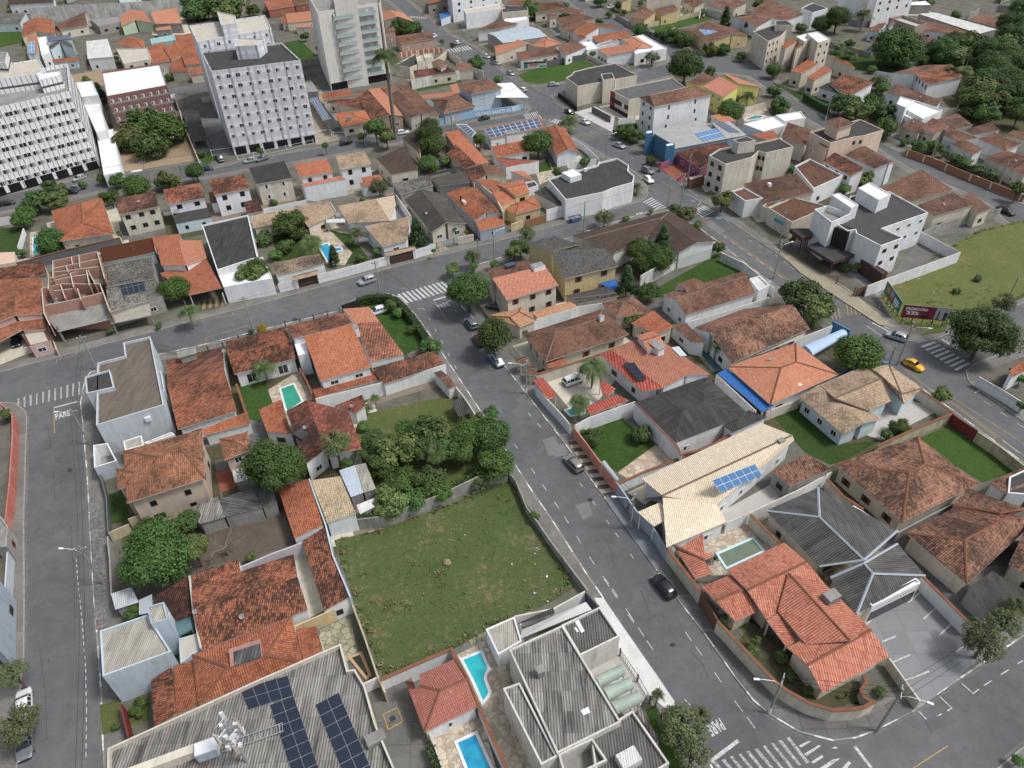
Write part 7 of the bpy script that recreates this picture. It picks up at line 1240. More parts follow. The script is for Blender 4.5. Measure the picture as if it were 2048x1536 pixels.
def tile(name,c1,c2,c3,lich=(.03,.027,.024),amt=.6,thr=.5,cw=.27,rh=.42,rows=.45):
 c1,c2,c3=[ds(c) for c in (c1,c2,c3)]
 t=NT(name,.9,.15); o,u,v=t.uv(); rnd=t.orand()
 ru=t.ma('DIVIDE',u,cw); rv=t.ma('DIVIDE',v,rh)
 fu=t.ma('FRACT',ru); fv=t.ma('FRACT',rv)
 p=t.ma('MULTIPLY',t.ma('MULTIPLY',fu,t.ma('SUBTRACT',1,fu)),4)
 cell=t.comb(t.ma('FLOOR',ru),t.ma('FLOOR',rv),t.ma('MULTIPLY',rnd,50))
 wn=t.n('ShaderNodeTexWhiteNoise',{'Vector':cell},noise_dimensions='3D')
 base=t.ramp(wn,[(0,c3),(.16,c1),(.55,c2),(.9,c1),(1,tuple(min(1,x*1.25) for x in c2))])
 big=t.noise(o,.16,5,.65,w=t.ma('MULTIPLY',rnd,30))
 med=t.noise(o,.9,4,.7,w=t.ma('MULTIPLY',rnd,30))
 amt=min(1,amt*1.12)
 mask=t.ramp(t.ma('ADD',t.ma('MULTIPLY',big,.62),t.ma('ADD',t.ma('MULTIPLY',med,.26),t.ma('MULTIPLY',wn,.14))),[(thr-.07,0),(thr+.08,1)])
 c=t.mix(t.ma('MULTIPLY',mask,amt),base,lich)
 hv=t.n('ShaderNodeHueSaturation',{'Value':t.ma('ADD',.85,t.ma('MULTIPLY',rnd,.3)),'Saturation':t.ma('ADD',.86,t.ma('MULTIPLY',med,.25)),'Color':c})
 sh=t.ma('MULTIPLY',t.ma('ADD',.42,t.ma('MULTIPLY',p,.58)),t.ramp(fv,[(0,1-rows),(.18,1),(.9,1),(1,1-rows*.5)]))  # shade between tile columns and at row laps, painted into the colour
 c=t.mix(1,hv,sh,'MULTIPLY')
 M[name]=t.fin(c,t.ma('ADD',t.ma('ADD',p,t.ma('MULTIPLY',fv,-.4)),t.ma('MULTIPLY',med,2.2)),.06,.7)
def corr(name,c1,c2,cw=.24,streak=.5,depth=.5,metal=0,rough=.75):
 t=NT(name,rough,.3); t.b.inputs['Metallic'].default_value=metal; o,u,v=t.uv(); rnd=t.orand()
 fu=t.ma('FRACT',t.ma('DIVIDE',u,cw)); p=t.ma('MULTIPLY',t.ma('MULTIPLY',fu,t.ma('SUBTRACT',1,fu)),4)
 st=t.noise(t.comb(t.ma('MULTIPLY',u,1.6),t.ma('MULTIPLY',v,.22)),1,4,.65,w=t.ma('MULTIPLY',rnd,20))
 sheet=t.n('ShaderNodeTexWhiteNoise',{'Vector':t.comb(t.ma('FLOOR',t.ma('DIVIDE',u,1.05)),t.ma('FLOOR',t.ma('DIVIDE',v,2.3)),t.ma('MULTIPLY',rnd,9))},noise_dimensions='3D')
 f=t.ramp(t.ma('ADD',t.ma('MULTIPLY',st,.8),t.ma('MULTIPLY',sheet,.13)),[(.32,0),(.64,1)])
 c=t.mix(f,c1,c2)
 c=t.mix(1,c,t.ma('MULTIPLY',t.ma('ADD',1-depth,t.ma('MULTIPLY',p,depth)),t.ramp(t.ma('FRACT',t.ma('DIVIDE',v,2.3)),[(0,.7),(.03,1),(1,1)])),'MULTIPLY')  # groove shade painted into the colour; darker line at sheet ends
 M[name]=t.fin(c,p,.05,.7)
def wallm(name,c,dirt=.45,dc=(.09,.085,.075),rough=.85):
 dirt=min(1,dirt*1.35)
 t=NT(name,rough,.2); o,u,v=t.uv(); rnd=t.orand()
 st=t.noise(t.comb(t.ma('MULTIPLY',u,1.4),t.ma('MULTIPLY',v,.16)),1,5,.7,w=t.ma('MULTIPLY',rnd,40))
 bl=t.noise(o,.35,4,.6,w=t.ma('MULTIPLY',rnd,40))
 low=t.ramp(v,[(0,1),(.09,.25),(.2,0)])  # v is metres, grime near the foot
 f=t.ramp(t.ma('ADD',t.ma('MULTIPLY',st,.6),t.ma('MULTIPLY',bl,.4)),[(.42,0),(.75,1)])
 f=t.ma('MAXIMUM',t.ma('MULTIPLY',f,dirt),t.ma('MULTIPLY',low,.3))
 M[name]=t.fin(t.mix(f,c,dc))
def grass(name,c1,c2,c3,dry=.5,scale=.12):
 t=NT(name,.95,.05); o,u,v=t.uv()
 a=t.noise(o,scale,6,.7); b=t.noise(o,1.1,5,.75); d=t.noise(o,6,3,.8)
 f=t.ma('ADD',t.ma('MULTIPLY',a,.35),t.ma('ADD',t.ma('MULTIPLY',b,.4),t.ma('MULTIPLY',d,.25)))
 c=t.ramp(f,[(dry-.12,c1),(dry-.01,c2),(dry+.04,c2),(dry+.12,c3)])
 c=t.mix(1,c,t.ramp(d,[(.25,.6),(.6,1.15)]),'MULTIPLY')
 M[name]=t.fin(c,d,.1,.8)
def groundm(name,c1,c2,scale=.3,joint=0,jc=(.05,.05,.05),vor=0,rough=.9):
 t=NT(name,rough,.2); o,u,v=t.uv()
 a=t.noise(o,scale,6,.7); b=t.noise(o,4,4,.75)
 f=t.ma('ADD',t.ma('MULTIPLY',a,.65),t.ma('MULTIPLY',b,.35))
 c=t.ramp(f,[(.3,c1),(.7,c2)])
 if joint:
  ju=t.ramp(t.ma('FRACT',t.ma('DIVIDE',u,joint)),[(0,1),(.05,0)],'CONSTANT'); jv=t.ramp(t.ma('FRACT',t.ma('DIVIDE',v,joint)),[(0,1),(.05,0)],'CONSTANT')
  wn=t.n('ShaderNodeTexWhiteNoise',{'Vector':t.comb(t.ma('FLOOR',t.ma('DIVIDE',u,joint)),t.ma('FLOOR',t.ma('DIVIDE',v,joint)))},noise_dimensions='3D')
  c=t.mix(1,c,t.ramp(wn,[(0,.86),(1,1.06)]),'MULTIPLY')
  c=t.mix(t.ma('MULTIPLY',t.ma('MAXIMUM',ju,jv),.4),c,jc)
 if vor:
  vd=t.n('ShaderNodeTexVoronoi',{'Vector':o,'Scale':vor},feature='DISTANCE_TO_EDGE')
  vc=t.ramp(t.n('ShaderNodeTexWhiteNoise',{'Vector':t.n('ShaderNodeTexVoronoi',{'Vector':o,'Scale':vor},out=2)},noise_dimensions='3D'),[(0,.72),(1,1.2)])
  c=t.mix(1,c,vc,'MULTIPLY')
  c=t.mix(t.ramp(vd,[(0,1),(.06,0)]),c,jc)
 M[name]=t.fin(c,b,.03,.4)
OR=((.42,.115,.042),(.50,.155,.06),(.27,.07,.033))
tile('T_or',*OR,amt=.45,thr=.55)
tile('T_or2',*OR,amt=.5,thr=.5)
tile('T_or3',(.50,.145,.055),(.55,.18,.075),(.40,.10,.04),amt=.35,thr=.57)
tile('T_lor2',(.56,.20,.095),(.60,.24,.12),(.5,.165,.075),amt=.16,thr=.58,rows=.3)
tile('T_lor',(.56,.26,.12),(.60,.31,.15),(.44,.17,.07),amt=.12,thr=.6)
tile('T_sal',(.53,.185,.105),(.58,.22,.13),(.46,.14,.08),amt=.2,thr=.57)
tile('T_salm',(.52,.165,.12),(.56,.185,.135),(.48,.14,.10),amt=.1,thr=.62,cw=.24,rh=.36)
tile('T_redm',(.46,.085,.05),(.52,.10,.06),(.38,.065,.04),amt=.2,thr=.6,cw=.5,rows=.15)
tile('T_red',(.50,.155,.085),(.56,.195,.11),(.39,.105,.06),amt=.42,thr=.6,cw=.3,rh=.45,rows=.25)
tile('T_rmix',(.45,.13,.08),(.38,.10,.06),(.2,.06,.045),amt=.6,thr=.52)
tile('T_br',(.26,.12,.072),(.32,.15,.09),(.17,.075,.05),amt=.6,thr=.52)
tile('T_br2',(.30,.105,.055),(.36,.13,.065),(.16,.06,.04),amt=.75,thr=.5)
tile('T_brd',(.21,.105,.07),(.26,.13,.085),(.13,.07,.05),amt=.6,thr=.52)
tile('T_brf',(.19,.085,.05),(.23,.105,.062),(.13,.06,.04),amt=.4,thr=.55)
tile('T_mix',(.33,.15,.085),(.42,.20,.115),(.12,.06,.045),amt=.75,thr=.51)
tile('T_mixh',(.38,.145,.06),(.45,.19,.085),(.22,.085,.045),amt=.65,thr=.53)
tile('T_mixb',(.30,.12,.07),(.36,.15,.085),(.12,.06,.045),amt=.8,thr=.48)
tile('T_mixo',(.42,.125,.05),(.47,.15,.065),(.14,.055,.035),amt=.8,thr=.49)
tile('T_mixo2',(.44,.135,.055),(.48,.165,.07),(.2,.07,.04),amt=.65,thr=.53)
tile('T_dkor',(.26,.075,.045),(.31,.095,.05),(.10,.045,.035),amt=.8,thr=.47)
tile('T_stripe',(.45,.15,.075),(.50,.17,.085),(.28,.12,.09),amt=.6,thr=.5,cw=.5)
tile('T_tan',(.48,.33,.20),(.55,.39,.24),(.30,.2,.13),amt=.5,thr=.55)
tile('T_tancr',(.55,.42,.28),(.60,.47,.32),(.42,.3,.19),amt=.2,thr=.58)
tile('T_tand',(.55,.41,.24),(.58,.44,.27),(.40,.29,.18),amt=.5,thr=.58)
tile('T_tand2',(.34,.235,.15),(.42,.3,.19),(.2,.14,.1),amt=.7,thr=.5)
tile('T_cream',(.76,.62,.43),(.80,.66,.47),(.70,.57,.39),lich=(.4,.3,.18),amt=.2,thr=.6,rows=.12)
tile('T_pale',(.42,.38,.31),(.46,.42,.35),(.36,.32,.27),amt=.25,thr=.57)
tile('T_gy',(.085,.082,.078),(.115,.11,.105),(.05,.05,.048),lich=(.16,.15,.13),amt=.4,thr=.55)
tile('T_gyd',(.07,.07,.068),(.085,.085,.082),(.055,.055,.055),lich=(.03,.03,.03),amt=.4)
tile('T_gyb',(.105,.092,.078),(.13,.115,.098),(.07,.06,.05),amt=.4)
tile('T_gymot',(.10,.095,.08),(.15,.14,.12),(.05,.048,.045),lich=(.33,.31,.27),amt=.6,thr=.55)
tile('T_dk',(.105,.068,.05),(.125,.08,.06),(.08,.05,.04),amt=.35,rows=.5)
M['T_cap']=plain('T_cap',(.28,.13,.08),.9,.1,var=.9)
M['T_capd']=plain('T_capd',(.24,.17,.13),.9,.1,var=.9)
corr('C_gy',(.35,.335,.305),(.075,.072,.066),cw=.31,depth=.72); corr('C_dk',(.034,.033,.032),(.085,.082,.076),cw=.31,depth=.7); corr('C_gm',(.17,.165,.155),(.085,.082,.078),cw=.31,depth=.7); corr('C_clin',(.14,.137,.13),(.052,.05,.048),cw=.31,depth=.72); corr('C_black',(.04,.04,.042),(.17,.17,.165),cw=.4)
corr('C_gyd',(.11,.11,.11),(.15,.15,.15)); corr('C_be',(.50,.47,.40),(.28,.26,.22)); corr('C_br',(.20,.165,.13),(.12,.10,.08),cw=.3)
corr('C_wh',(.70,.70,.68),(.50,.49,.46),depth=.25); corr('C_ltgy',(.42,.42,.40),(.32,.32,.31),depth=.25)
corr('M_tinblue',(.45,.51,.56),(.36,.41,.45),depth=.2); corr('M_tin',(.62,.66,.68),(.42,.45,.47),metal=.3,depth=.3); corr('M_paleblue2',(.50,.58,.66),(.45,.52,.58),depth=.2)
wallm('F_dk',(.045,.044,.043),.5,(.10,.097,.09)); wallm('F_dkg',(.06,.06,.058),.5,(.10,.097,.09)); wallm('F_gy',(.28,.275,.26),.6); wallm('F_wh',(.74,.75,.76),.3,(.45,.45,.45)); wallm('F_be',(.50,.46,.39),.45,(.22,.2,.17)); wallm('F_pk',(.62,.42,.33),.2)
for nm,c,d in (('wh',(.74,.75,.75),.3),('cr',(.62,.57,.47),.4),('gy',(.34,.33,.31),.5),('bl',(.49,.57,.63),.35),('pbl',(.60,.70,.73),.3),('bg',(.36,.42,.48),.35),
('pk',(.62,.47,.41),.35),('pk2',(.45,.32,.26),.4),('pkcr',(.56,.46,.37),.4),('ye',(.58,.47,.26),.3),('ye2',(.68,.63,.21),.2),('or',(.55,.24,.1),.3),('brick',(.40,.17,.11),.4),
('gr',(.44,.52,.46),.4),('ltgrey',(.50,.54,.57),.3),('bei',(.68,.66,.61),.25),('cream2',(.62,.60,.55),.45),('peach',(.66,.52,.41),.3),('crst',(.60,.55,.47),.4),('palegreen',(.50,.60,.42),.3),
('teal',(.30,.45,.46),.3),('mag',(.27,.10,.17),.3),('brown',(.16,.085,.055),.3),('blue2',(.06,.17,.29),.3),('blue',(.10,.28,.50),.3),('sky',(.27,.45,.62),.2),('bluegrey',(.24,.32,.40),.35),('salm',(.58,.25,.19),.3),('lil',(.52,.48,.50),.25),
('dkgrey',(.13,.13,.13),.4),('black',(.02,.02,.022),.2),('brn2',(.36,.29,.25),.3),('redv',(.33,.12,.09),.3),('pbl2',(.5,.72,.78),.1),('tanedge',(.5,.33,.2),.3),('pkbr',(.38,.2,.17),.4)):
 wallm('W_'+nm,c,d)
wallm('W_stain',(.66,.65,.61),1.0,(.12,.115,.10)); wallm('W_moss',(.52,.46,.33),.9,(.09,.085,.05)); wallm('W_gyw',(.33,.32,.29),.85,(.09,.085,.07))
wallm('M_redwall',(.42,.12,.085),.5,(.55,.4,.36)); wallm('M_brownslab',(.085,.045,.038),.2); wallm('M_dkred',(.17,.035,.03),.2); wallm('M_brownwood',(.075,.042,.027),.2); wallm('M_brown2',(.26,.145,.075),.2)
def facade(name,fn):
 t=NT(name,.85,.2); o,u,v=t.uv(); c=fn(t,u,v)
 st=t.noise(t.comb(t.ma('MULTIPLY',u,1.2),t.ma('MULTIPLY',v,.1)),1,5,.7)
 M[name]=t.fin(t.mix(t.ramp(st,[(.5,0),(.8,.3)]),c,(.2,.19,.17)))
facade('W_grid',lambda t,u,v:t.mix(t.ma('MAXIMUM',t.ramp(t.ma('FRACT',t.ma('DIVIDE',u,2.6)),[(0,1),(.07,0),(.55,1),(.6,0)],'CONSTANT'),t.ramp(t.ma('FRACT',t.ma('DIVIDE',v,2.85)),[(0,1),(.2,0)],'CONSTANT')),(.74,.74,.75),(.09,.085,.085)))
facade('W_stripe',lambda t,u,v:t.mix(t.ramp(t.ma('FRACT',t.ma('DIVIDE',v,2.85)),[(0,0),(.36,1)],'CONSTANT'),t.ramp(t.ma('FRACT',t.ma('DIVIDE',u,5.2)),[(0,(.74,.75,.77)),(.5,(.30,.33,.36)),(.62,(.74,.75,.77)),(.84,(.52,.52,.58))],'CONSTANT'),t.ramp(t.ma('FRACT',t.ma('DIVIDE',u,5.2)),[(0,(.60,.61,.63)),(.5,(.30,.33,.36)),(.62,(.60,.61,.63)),(.84,(.52,.52,.58))],'CONSTANT')))
facade('W_redband',lambda t,u,v:t.mix(t.ramp(t.ma('FRACT',t.ma('DIVIDE',v,2.9)),[(0,1),(.2,0)],'CONSTANT'),(.22,.115,.11),(.27,.265,.26)))
facade('W_redp',lambda t,u,v:t.mix(t.ramp(t.ma('FRACT',t.ma('DIVIDE',u,2.2)),[(0,1),(.25,0)],'CONSTANT'),(.42,.17,.12),(.66,.6,.5)))
facade('W_redp2',lambda t,u,v:t.mix(t.ramp(t.ma('FRACT',t.ma('DIVIDE',u,5.2)),[(0,1),(.08,0)],'CONSTANT'),(.30,.15,.09),(.6,.56,.47)))
grass('grass',(.03,.068,.016),(.055,.092,.026),(.10,.105,.05),.56); grass('grass_mix',(.05,.085,.022),(.095,.115,.04),(.19,.16,.085),.5)
grass('grass_dry',(.036,.082,.02),(.082,.108,.042),(.20,.16,.10),.485); grass('grass_dry2',(.06,.11,.026),(.125,.14,.05),(.215,.175,.095),.493); grass('grass_dk',(.03,.06,.016),(.05,.08,.025),(.08,.085,.035),.56); grass('grass_hi',(.03,.08,.016),(.058,.10,.027),(.11,.12,.05),.52)
grass('soil_grass',(.04,.06,.02),(.09,.085,.05),(.15,.12,.085),.5)
groundm('dirt',(.16,.13,.10),(.24,.2,.16)); groundm('dirt_dark',(.075,.058,.046),(.15,.12,.095)); groundm('dirt_tan',(.26,.19,.125),(.34,.26,.18))
groundm('stone',(.40,.33,.25),(.52,.45,.36),.5,vor=1.3,jc=(.24,.2,.15)); groundm('stone_pk',(.45,.35,.27),(.54,.45,.36),.5,vor=1.1,jc=(.28,.23,.18)); groundm('stone_moss',(.26,.24,.17),(.36,.33,.25),.4,vor=1.2,jc=(.06,.09,.03))
groundm('tile_cream',(.46,.43,.34),(.54,.50,.40),.3,joint=.6,jc=(.36,.33,.27)); groundm('redtile',(.22,.075,.055),(.30,.11,.08),.4)
groundm('concrete_dark',(.10,.10,.095),(.19,.185,.175),.25,joint=2.6); groundm('concrete_light',(.36,.34,.32),(.48,.46,.43),.3); groundm('concrete_grey',(.20,.205,.21),(.25,.255,.26),.2,joint=3.0,jc=(.16,.16,.16)); groundm('concrete_blue',(.14,.15,.165),(.21,.22,.235),.25); groundm('concrete_white',(.42,.42,.40),(.54,.53,.50),.3,joint=1.2,jc=(.36,.36,.34))
groundm('lime',(.45,.44,.42),(.72,.71,.69),.35); groundm('gravel',(.44,.40,.33),(.62,.58,.48),1.2); groundm('bluefloor',(.05,.12,.17),(.09,.16,.2)); groundm('pattern',(.10,.10,.095),(.26,.25,.23),.3,vor=2.4,jc=(.07,.07,.068)); groundm('tan_pave',(.27,.235,.175),(.34,.30,.225),.3,joint=1.5,jc=(.28,.23,.16))
groundm('yard_mix',(.05,.055,.03),(.20,.185,.16),.22)
groundm('pavement',(.10,.097,.09),(.25,.238,.215),.13,joint=2.4,jc=(.12,.115,.105)); groundm('earth',(.06,.075,.03),(.16,.14,.08),.02)
groundm('asphalt_dk',(.098,.099,.102),(.128,.129,.132),.5); groundm('asphalt_lt',(.15,.15,.15),(.19,.19,.187),.5)
M['ridge_grey']=plain('ridge_grey',(.40,.44,.48),.6,.3,var=.5)
def stripes(name,a,b,w,axis):
 t=NT(name,.9,.2); o,u,v=t.uv(); s_=v if axis else u
 d=t.ma('ADD',t.ma('MULTIPLY',u,math.cos(axis)),t.ma('MULTIPLY',v,math.sin(axis)))
 nz=t.noise(o,2.5,4)
 c=t.mix(t.ramp(t.ma('FRACT',t.ma('DIVIDE',d,w)),[(0,0),(.5,1)],'CONSTANT'),a,b); M[name]=t.fin(t.mix(1,c,t.ramp(nz,[(.3,.7),(.7,1.15)]),'MULTIPLY'))
stripes('stripes',(.38,.30,.24),(.075,.072,.068),1.7,R(95)); stripes('stripes2',(.32,.22,.15),(.09,.11,.04),1.3,R(15))
def asphalt():
 t=NT('asphalt',.9,.2); o,u,v=t.uv()
 a=t.noise(o,.05,5,.6); b=t.noise(o,.5,5,.65); d=t.noise(o,9,3,.7)
 c=t.ramp(t.ma('ADD',t.ma('MULTIPLY',a,.6),t.ma('MULTIPLY',b,.4)),[(.34,(.088,.089,.092)),(.5,(.118,.119,.122)),(.66,(.155,.154,.151))])
 c=t.mix(1,c,t.ramp(t.noise(o,1.6,5,.75),[(.33,.78),(.42,1)]),'MULTIPLY'); c=t.mix(1,c,t.ramp(d,[(.2,.85),(.8,1.12)]),'MULTIPLY'); M['asphalt']=t.fin(c,d,.02,.4)
asphalt()
def paint(name,c,wear):
 t=NT(name,.7,.2); o,u,v=t.uv(); nz=t.noise(o,3.2,5,.8); M[name]=t.fin(t.mix(t.ramp(nz,[(.52-wear*.2,0),(.62,wear)]),c,(.14,.14,.14)))
paint('white',(.68,.68,.67),.75); paint('whiteworn',(.62,.62,.61),1.0); paint('yellow',(.52,.33,.07),.8); paint('black',(.04,.04,.04),.2); paint('bluemark',(.14,.34,.55),.7)
def kerbm(name,dash):
 t=NT(name,.85,.2); o,u,v=t.uv(); nz=t.noise(o,1.2,4)
 base=t.ramp(nz,[(.3,(.20,.195,.18)),(.7,(.34,.33,.31))])
 if dash: base=t.mix(t.ma('MULTIPLY',t.ramp(t.ma('FRACT',t.ma('DIVIDE',u,4.2)),[(0,1),(.48,0)],'CONSTANT'),t.ramp(nz,[(.42,1),(.62,.1)])),base,(.72,.72,.70))
 M[name]=t.fin(base)
kerbm('kerb_plain',0); kerbm('kerb_dash',1)
M['glass']=plain('glass',(.025,.03,.035),.12,.6); M['dark_pane']=plain('dark_pane',(.012,.012,.013),.3,.4); M['frame_white']=plain('frame_white',(.7,.7,.69)); M['frame_dark']=plain('frame_dark',(.06,.045,.035)); M['shutter_white']=plain('shutter_white',(.62,.62,.6)); M['curtain']=plain('curtain',(.36,.37,.37),.4); M['shutter_brown']=plain('shutter_brown',(.13,.05,.028))
M['G_canopy']=plain('G_canopy',(.42,.44,.43),.25,.5,var=.4); M['G_panel']=plain('G_panel',(.05,.07,.12),.2,.6); M['M_blue']=plain('M_blue',(.03,.14,.42),.5,.4,var=.3); M['M_blue3']=plain('M_blue3',(.05,.16,.30),.5,var=.3); M['M_paleblue']=plain('M_paleblue',(.42,.56,.74),.5,var=.25); M['M_palegreen']=plain('M_palegreen',(.42,.50,.42),.6,var=.8); M['M_teal']=plain('M_teal',(.09,.17,.18),.4,var=.3); M['M_grey']=plain('M_grey',(.42,.45,.47),.6,var=.4); M['M_black']=plain('M_black',(.02,.02,.02),.6)
M['metal_white']=plain('metal_white',(.66,.67,.68),.5); M['metal_dark']=plain('metal_dark',(.045,.045,.045),.5); M['metal_brown']=plain('metal_brown',(.10,.06,.042),.6); M['M_bluefence']=plain('M_bluefence',(.05,.08,.2),.5); M['steel']=plain('steel',(.36,.38,.40),.4,.5,.4); M['concrete_pole']=plain('concrete_pole',(.33,.32,.30),.9,.2,var=.5); M['wire']=plain('wire',(.02,.02,.02),.6); M['lamp_white']=plain('lamp_white',(.72,.73,.74),.4)
def solarm(name,c,line,nu=6,nv=10):
 t=NT(name,.15,.6); o,u,v=t.uv()
 l=t.ma('MAXIMUM',t.ramp(t.ma('FRACT',t.ma('MULTIPLY',u,nu)),[(0,1),(.07,0)],'CONSTANT'),t.ramp(t.ma('FRACT',t.ma('MULTIPLY',v,nv)),[(0,1),(.05,0)],'CONSTANT'))
 M[name]=t.fin(t.mix(t.ma('MULTIPLY',l,.35),c,line))
solarm('solar',(.014,.02,.034),(.12,.14,.18)); solarm('blue',(.09,.22,.44),(.3,.45,.62),3,4); solarm('blue2',(.05,.075,.14),(.3,.33,.4),3,4); solarm('light',(.50,.56,.60),(.3,.34,.36),1,1)
def water(name,c,c2):
 t=NT(name,.06,.5); o,u,v=t.uv(); nz=t.noise(o,.5,3); w2=t.noise(o,2.2,3)
 M[name]=t.fin(t.ramp(nz,[(.35,c),(.7,c2)]),w2,.03,.25)
water('w_green',(.03,.26,.16),(.05,.33,.22)); water('w_turq',(.02,.36,.42),(.04,.46,.50)); water('w_blue',(.015,.22,.40),(.03,.36,.52)); water('w_murky',(.14,.17,.12),(.17,.20,.145)); water('w_teal',(.02,.18,.20),(.05,.30,.30)); water('w_murk2',(.02,.03,.015),(.035,.045,.02))
def leaf(name,c1,c2,c3):
 t=NT(name,.6,.25); g=t.n('ShaderNodeNewGeometry',out=8) if 0 else None
 gn=t.t.nodes.new('ShaderNodeNewGeometry'); isl=gn.outputs['Random Per Island']; rnd=t.orand()
 o=t.n('ShaderNodeTexCoord',out=3); nz=t.noise(o,2.2,3,.6,w=t.ma('MULTIPLY',rnd,20))
 f=t.ma('ADD',t.ma('MULTIPLY',isl,.55),t.ma('MULTIPLY',nz,.5))
 c=t.ramp(f,[(.15,c1),(.5,c2),(.9,c3)])
 hv=t.n('ShaderNodeHueSaturation',{'Hue':t.ma('ADD',.482,t.ma('MULTIPLY',rnd,.034)),'Value':t.ma('ADD',.75,t.ma('MULTIPLY',rnd,.55)),'Color':c})
 M[name]=t.fin(hv)
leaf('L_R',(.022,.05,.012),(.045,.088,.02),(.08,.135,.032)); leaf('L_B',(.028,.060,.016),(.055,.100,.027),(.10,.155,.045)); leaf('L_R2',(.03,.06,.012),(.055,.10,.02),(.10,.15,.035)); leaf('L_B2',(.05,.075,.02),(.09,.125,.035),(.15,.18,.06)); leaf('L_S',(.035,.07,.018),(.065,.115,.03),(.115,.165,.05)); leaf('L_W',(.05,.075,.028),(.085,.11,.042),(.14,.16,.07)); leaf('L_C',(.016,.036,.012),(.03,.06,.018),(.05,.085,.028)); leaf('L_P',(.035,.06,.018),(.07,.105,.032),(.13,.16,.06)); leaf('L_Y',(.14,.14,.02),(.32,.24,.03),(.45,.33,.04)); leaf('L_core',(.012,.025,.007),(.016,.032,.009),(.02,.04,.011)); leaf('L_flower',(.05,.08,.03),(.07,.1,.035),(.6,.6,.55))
M['bark']=plain('bark',(.13,.105,.08),.95,.1,var=.8); M['palm_bark']=plain('palm_bark',(.25,.23,.20),.95,.1,var=.7); M['dead_bark']=plain('dead_bark',(.22,.19,.16),.95,.1,var=.6)
ZV=Vector((0,0,1))
class MB:
 def __init__(s): s.v=[];s.f=[];s.m=[];s.mats=[];s.uvs={}
 def mi(s,m):
  if m not in s.mats: s.mats.append(m)
  return s.mats.index(m)
 def poly(s,pts,mat,uv=None):
  i=len(s.v); s.v+= [Vector(p) for p in pts]; s.f.append(tuple(range(i,i+len(pts)))); s.m.append(s.mi(mat))
  if uv: s.uvs[len(s.f)-1]=uv
 def box(s,c,sx,sy,sz,mat,rot=0,top=None):
  c=Vector(c);cr,sr=math.cos(rot),math.sin(rot)
  P=[Vector((x*cr-y*sr,x*sr+y*cr,z))+c for z in (0,sz) for x,y in ((-sx/2,-sy/2),(sx/2,-sy/2),(sx/2,sy/2),(-sx/2,sy/2))]
  for q in ((0,1,5,4),(1,2,6,5),(2,3,7,6),(3,0,4,7)): s.poly([P[k] for k in q],mat)
  s.poly(P[4:8],top or mat); s.poly([P[3],P[2],P[1],P[0]],mat)
 def prism(s,a,b,w,h,mat):
  a,b=Vector(a),Vector(b); d=(b-a);
  if d.length<.05: return
  n=d.cross(ZV).normalized()*(w/2); u=Vector((0,0,h))
  s.poly([a+n,b+n,b+u,a+u],mat); s.poly([b-n,a-n,a+u,b+u],mat)
  s.poly([a-n,a+n,a+u],mat); s.poly([b+n,b-n,b+u],mat)
 def tube(s,pts,rad,mat,k=6):
  rings=[]
  for i,p in enumerate(pts):
   p=Vector(p); d=(Vector(pts[min(i+1,len(pts)-1)])-Vector(pts[max(i-1,0)])).normalized()
   a=d.cross(Vector((1,0,.1)) if abs(d.x)<.9 else Vector((0,1,.1))).normalized(); b=d.cross(a); r=rad[i] if isinstance(rad,(list,tuple)) else rad
   rings.append([p+(a*math.cos(t*2*math.pi/k)+b*math.sin(t*2*math.pi/k))*r for t in range(k)])
  for A,B in zip(rings,rings[1:]):
   for t in range(k): s.poly([A[t],A[(t+1)%k],B[(t+1)%k],B[t]],mat)
  s.poly(rings[0],mat); s.poly(rings[-1][::-1],mat)
 def mesh(s,name,off=(0,0,0)):
  me=bpy.data.meshes.new(name); off=Vector(off)
  me.from_pydata([tuple(p-off) for p in s.v],[],s.f)
  for m in s.mats: me.materials.append(M[m])
  me.polygons.foreach_set('material_index',s.m)
  ul=me.uv_layers.new(name='UVMap').data
  li=0
  for fi,f in enumerate(s.f):
   if fi in s.uvs:
    for k,q in enumerate(s.uvs[fi]): ul[li+k].uv=q
   else:
    P=[s.v[k] for k in f]; n=Vector((0,0,0))
    for k in range(len(P)):
     a=P[k]-P[0]; b=P[(k+1)%len(P)]-P[0]; n+=a.cross(b)
    if n.length>1e-9: n.normalize()
    if abs(n.z)>.985: h=Vector((1,0,0)); v=Vector((0,1,0))
    else: h=ZV.cross(n).normalized(); v=n.cross(h)
    for k,p in enumerate(P): ul[li+k].uv=(p.dot(h),p.dot(v))
   li+=len(f)
  me.update(); return me
def link(name,me,parent=None,loc=None):
 o=bpy.data.objects.new(name,me); col.objects.link(o)
 if parent: o.parent=parent
 if loc is not None: o.location=loc
 return o
def tag(o,label=None,cat=None,group=None,kind=None):
 if label: o['label']=label
 if cat: o['category']=cat
 if group: o['group']=group
 if kind: o['kind']=kind
 return o
def thing(name,label,cat,loc,rz=0,group=None):
 o=bpy.data.objects.new(name,None); col.objects.link(o); o.location=loc; o.rotation_euler=(0,0,rz); o.empty_display_size=.5
 return tag(o,label,cat,group)
def pairs(q): return [Vector((q[2*i],q[2*i+1],0)) for i in range(len(q)//2)]
def area(P): return sum(a.x*b.y-b.x*a.y for a,b in zip(P,P[1:]+P[:1]))/2
def inset(P,d):
 s=1 if area(P)>0 else -1; out=[]
 n=len(P)
 for i in range(n):
  a,b,c=P[i-1],P[i],P[(i+1)%n]
  u=(b-a).normalized(); v=(c-b).normalized()
  nu=Vector((-u.y,u.x,0))*s; nv=Vector((-v.y,v.x,0))*s
  k=1+nu.dot(nv); k=max(k,.35)
  out.append(b+(nu+nv)*(d/k))
 return out
def up(p,z): return Vector((p.x,p.y,z))
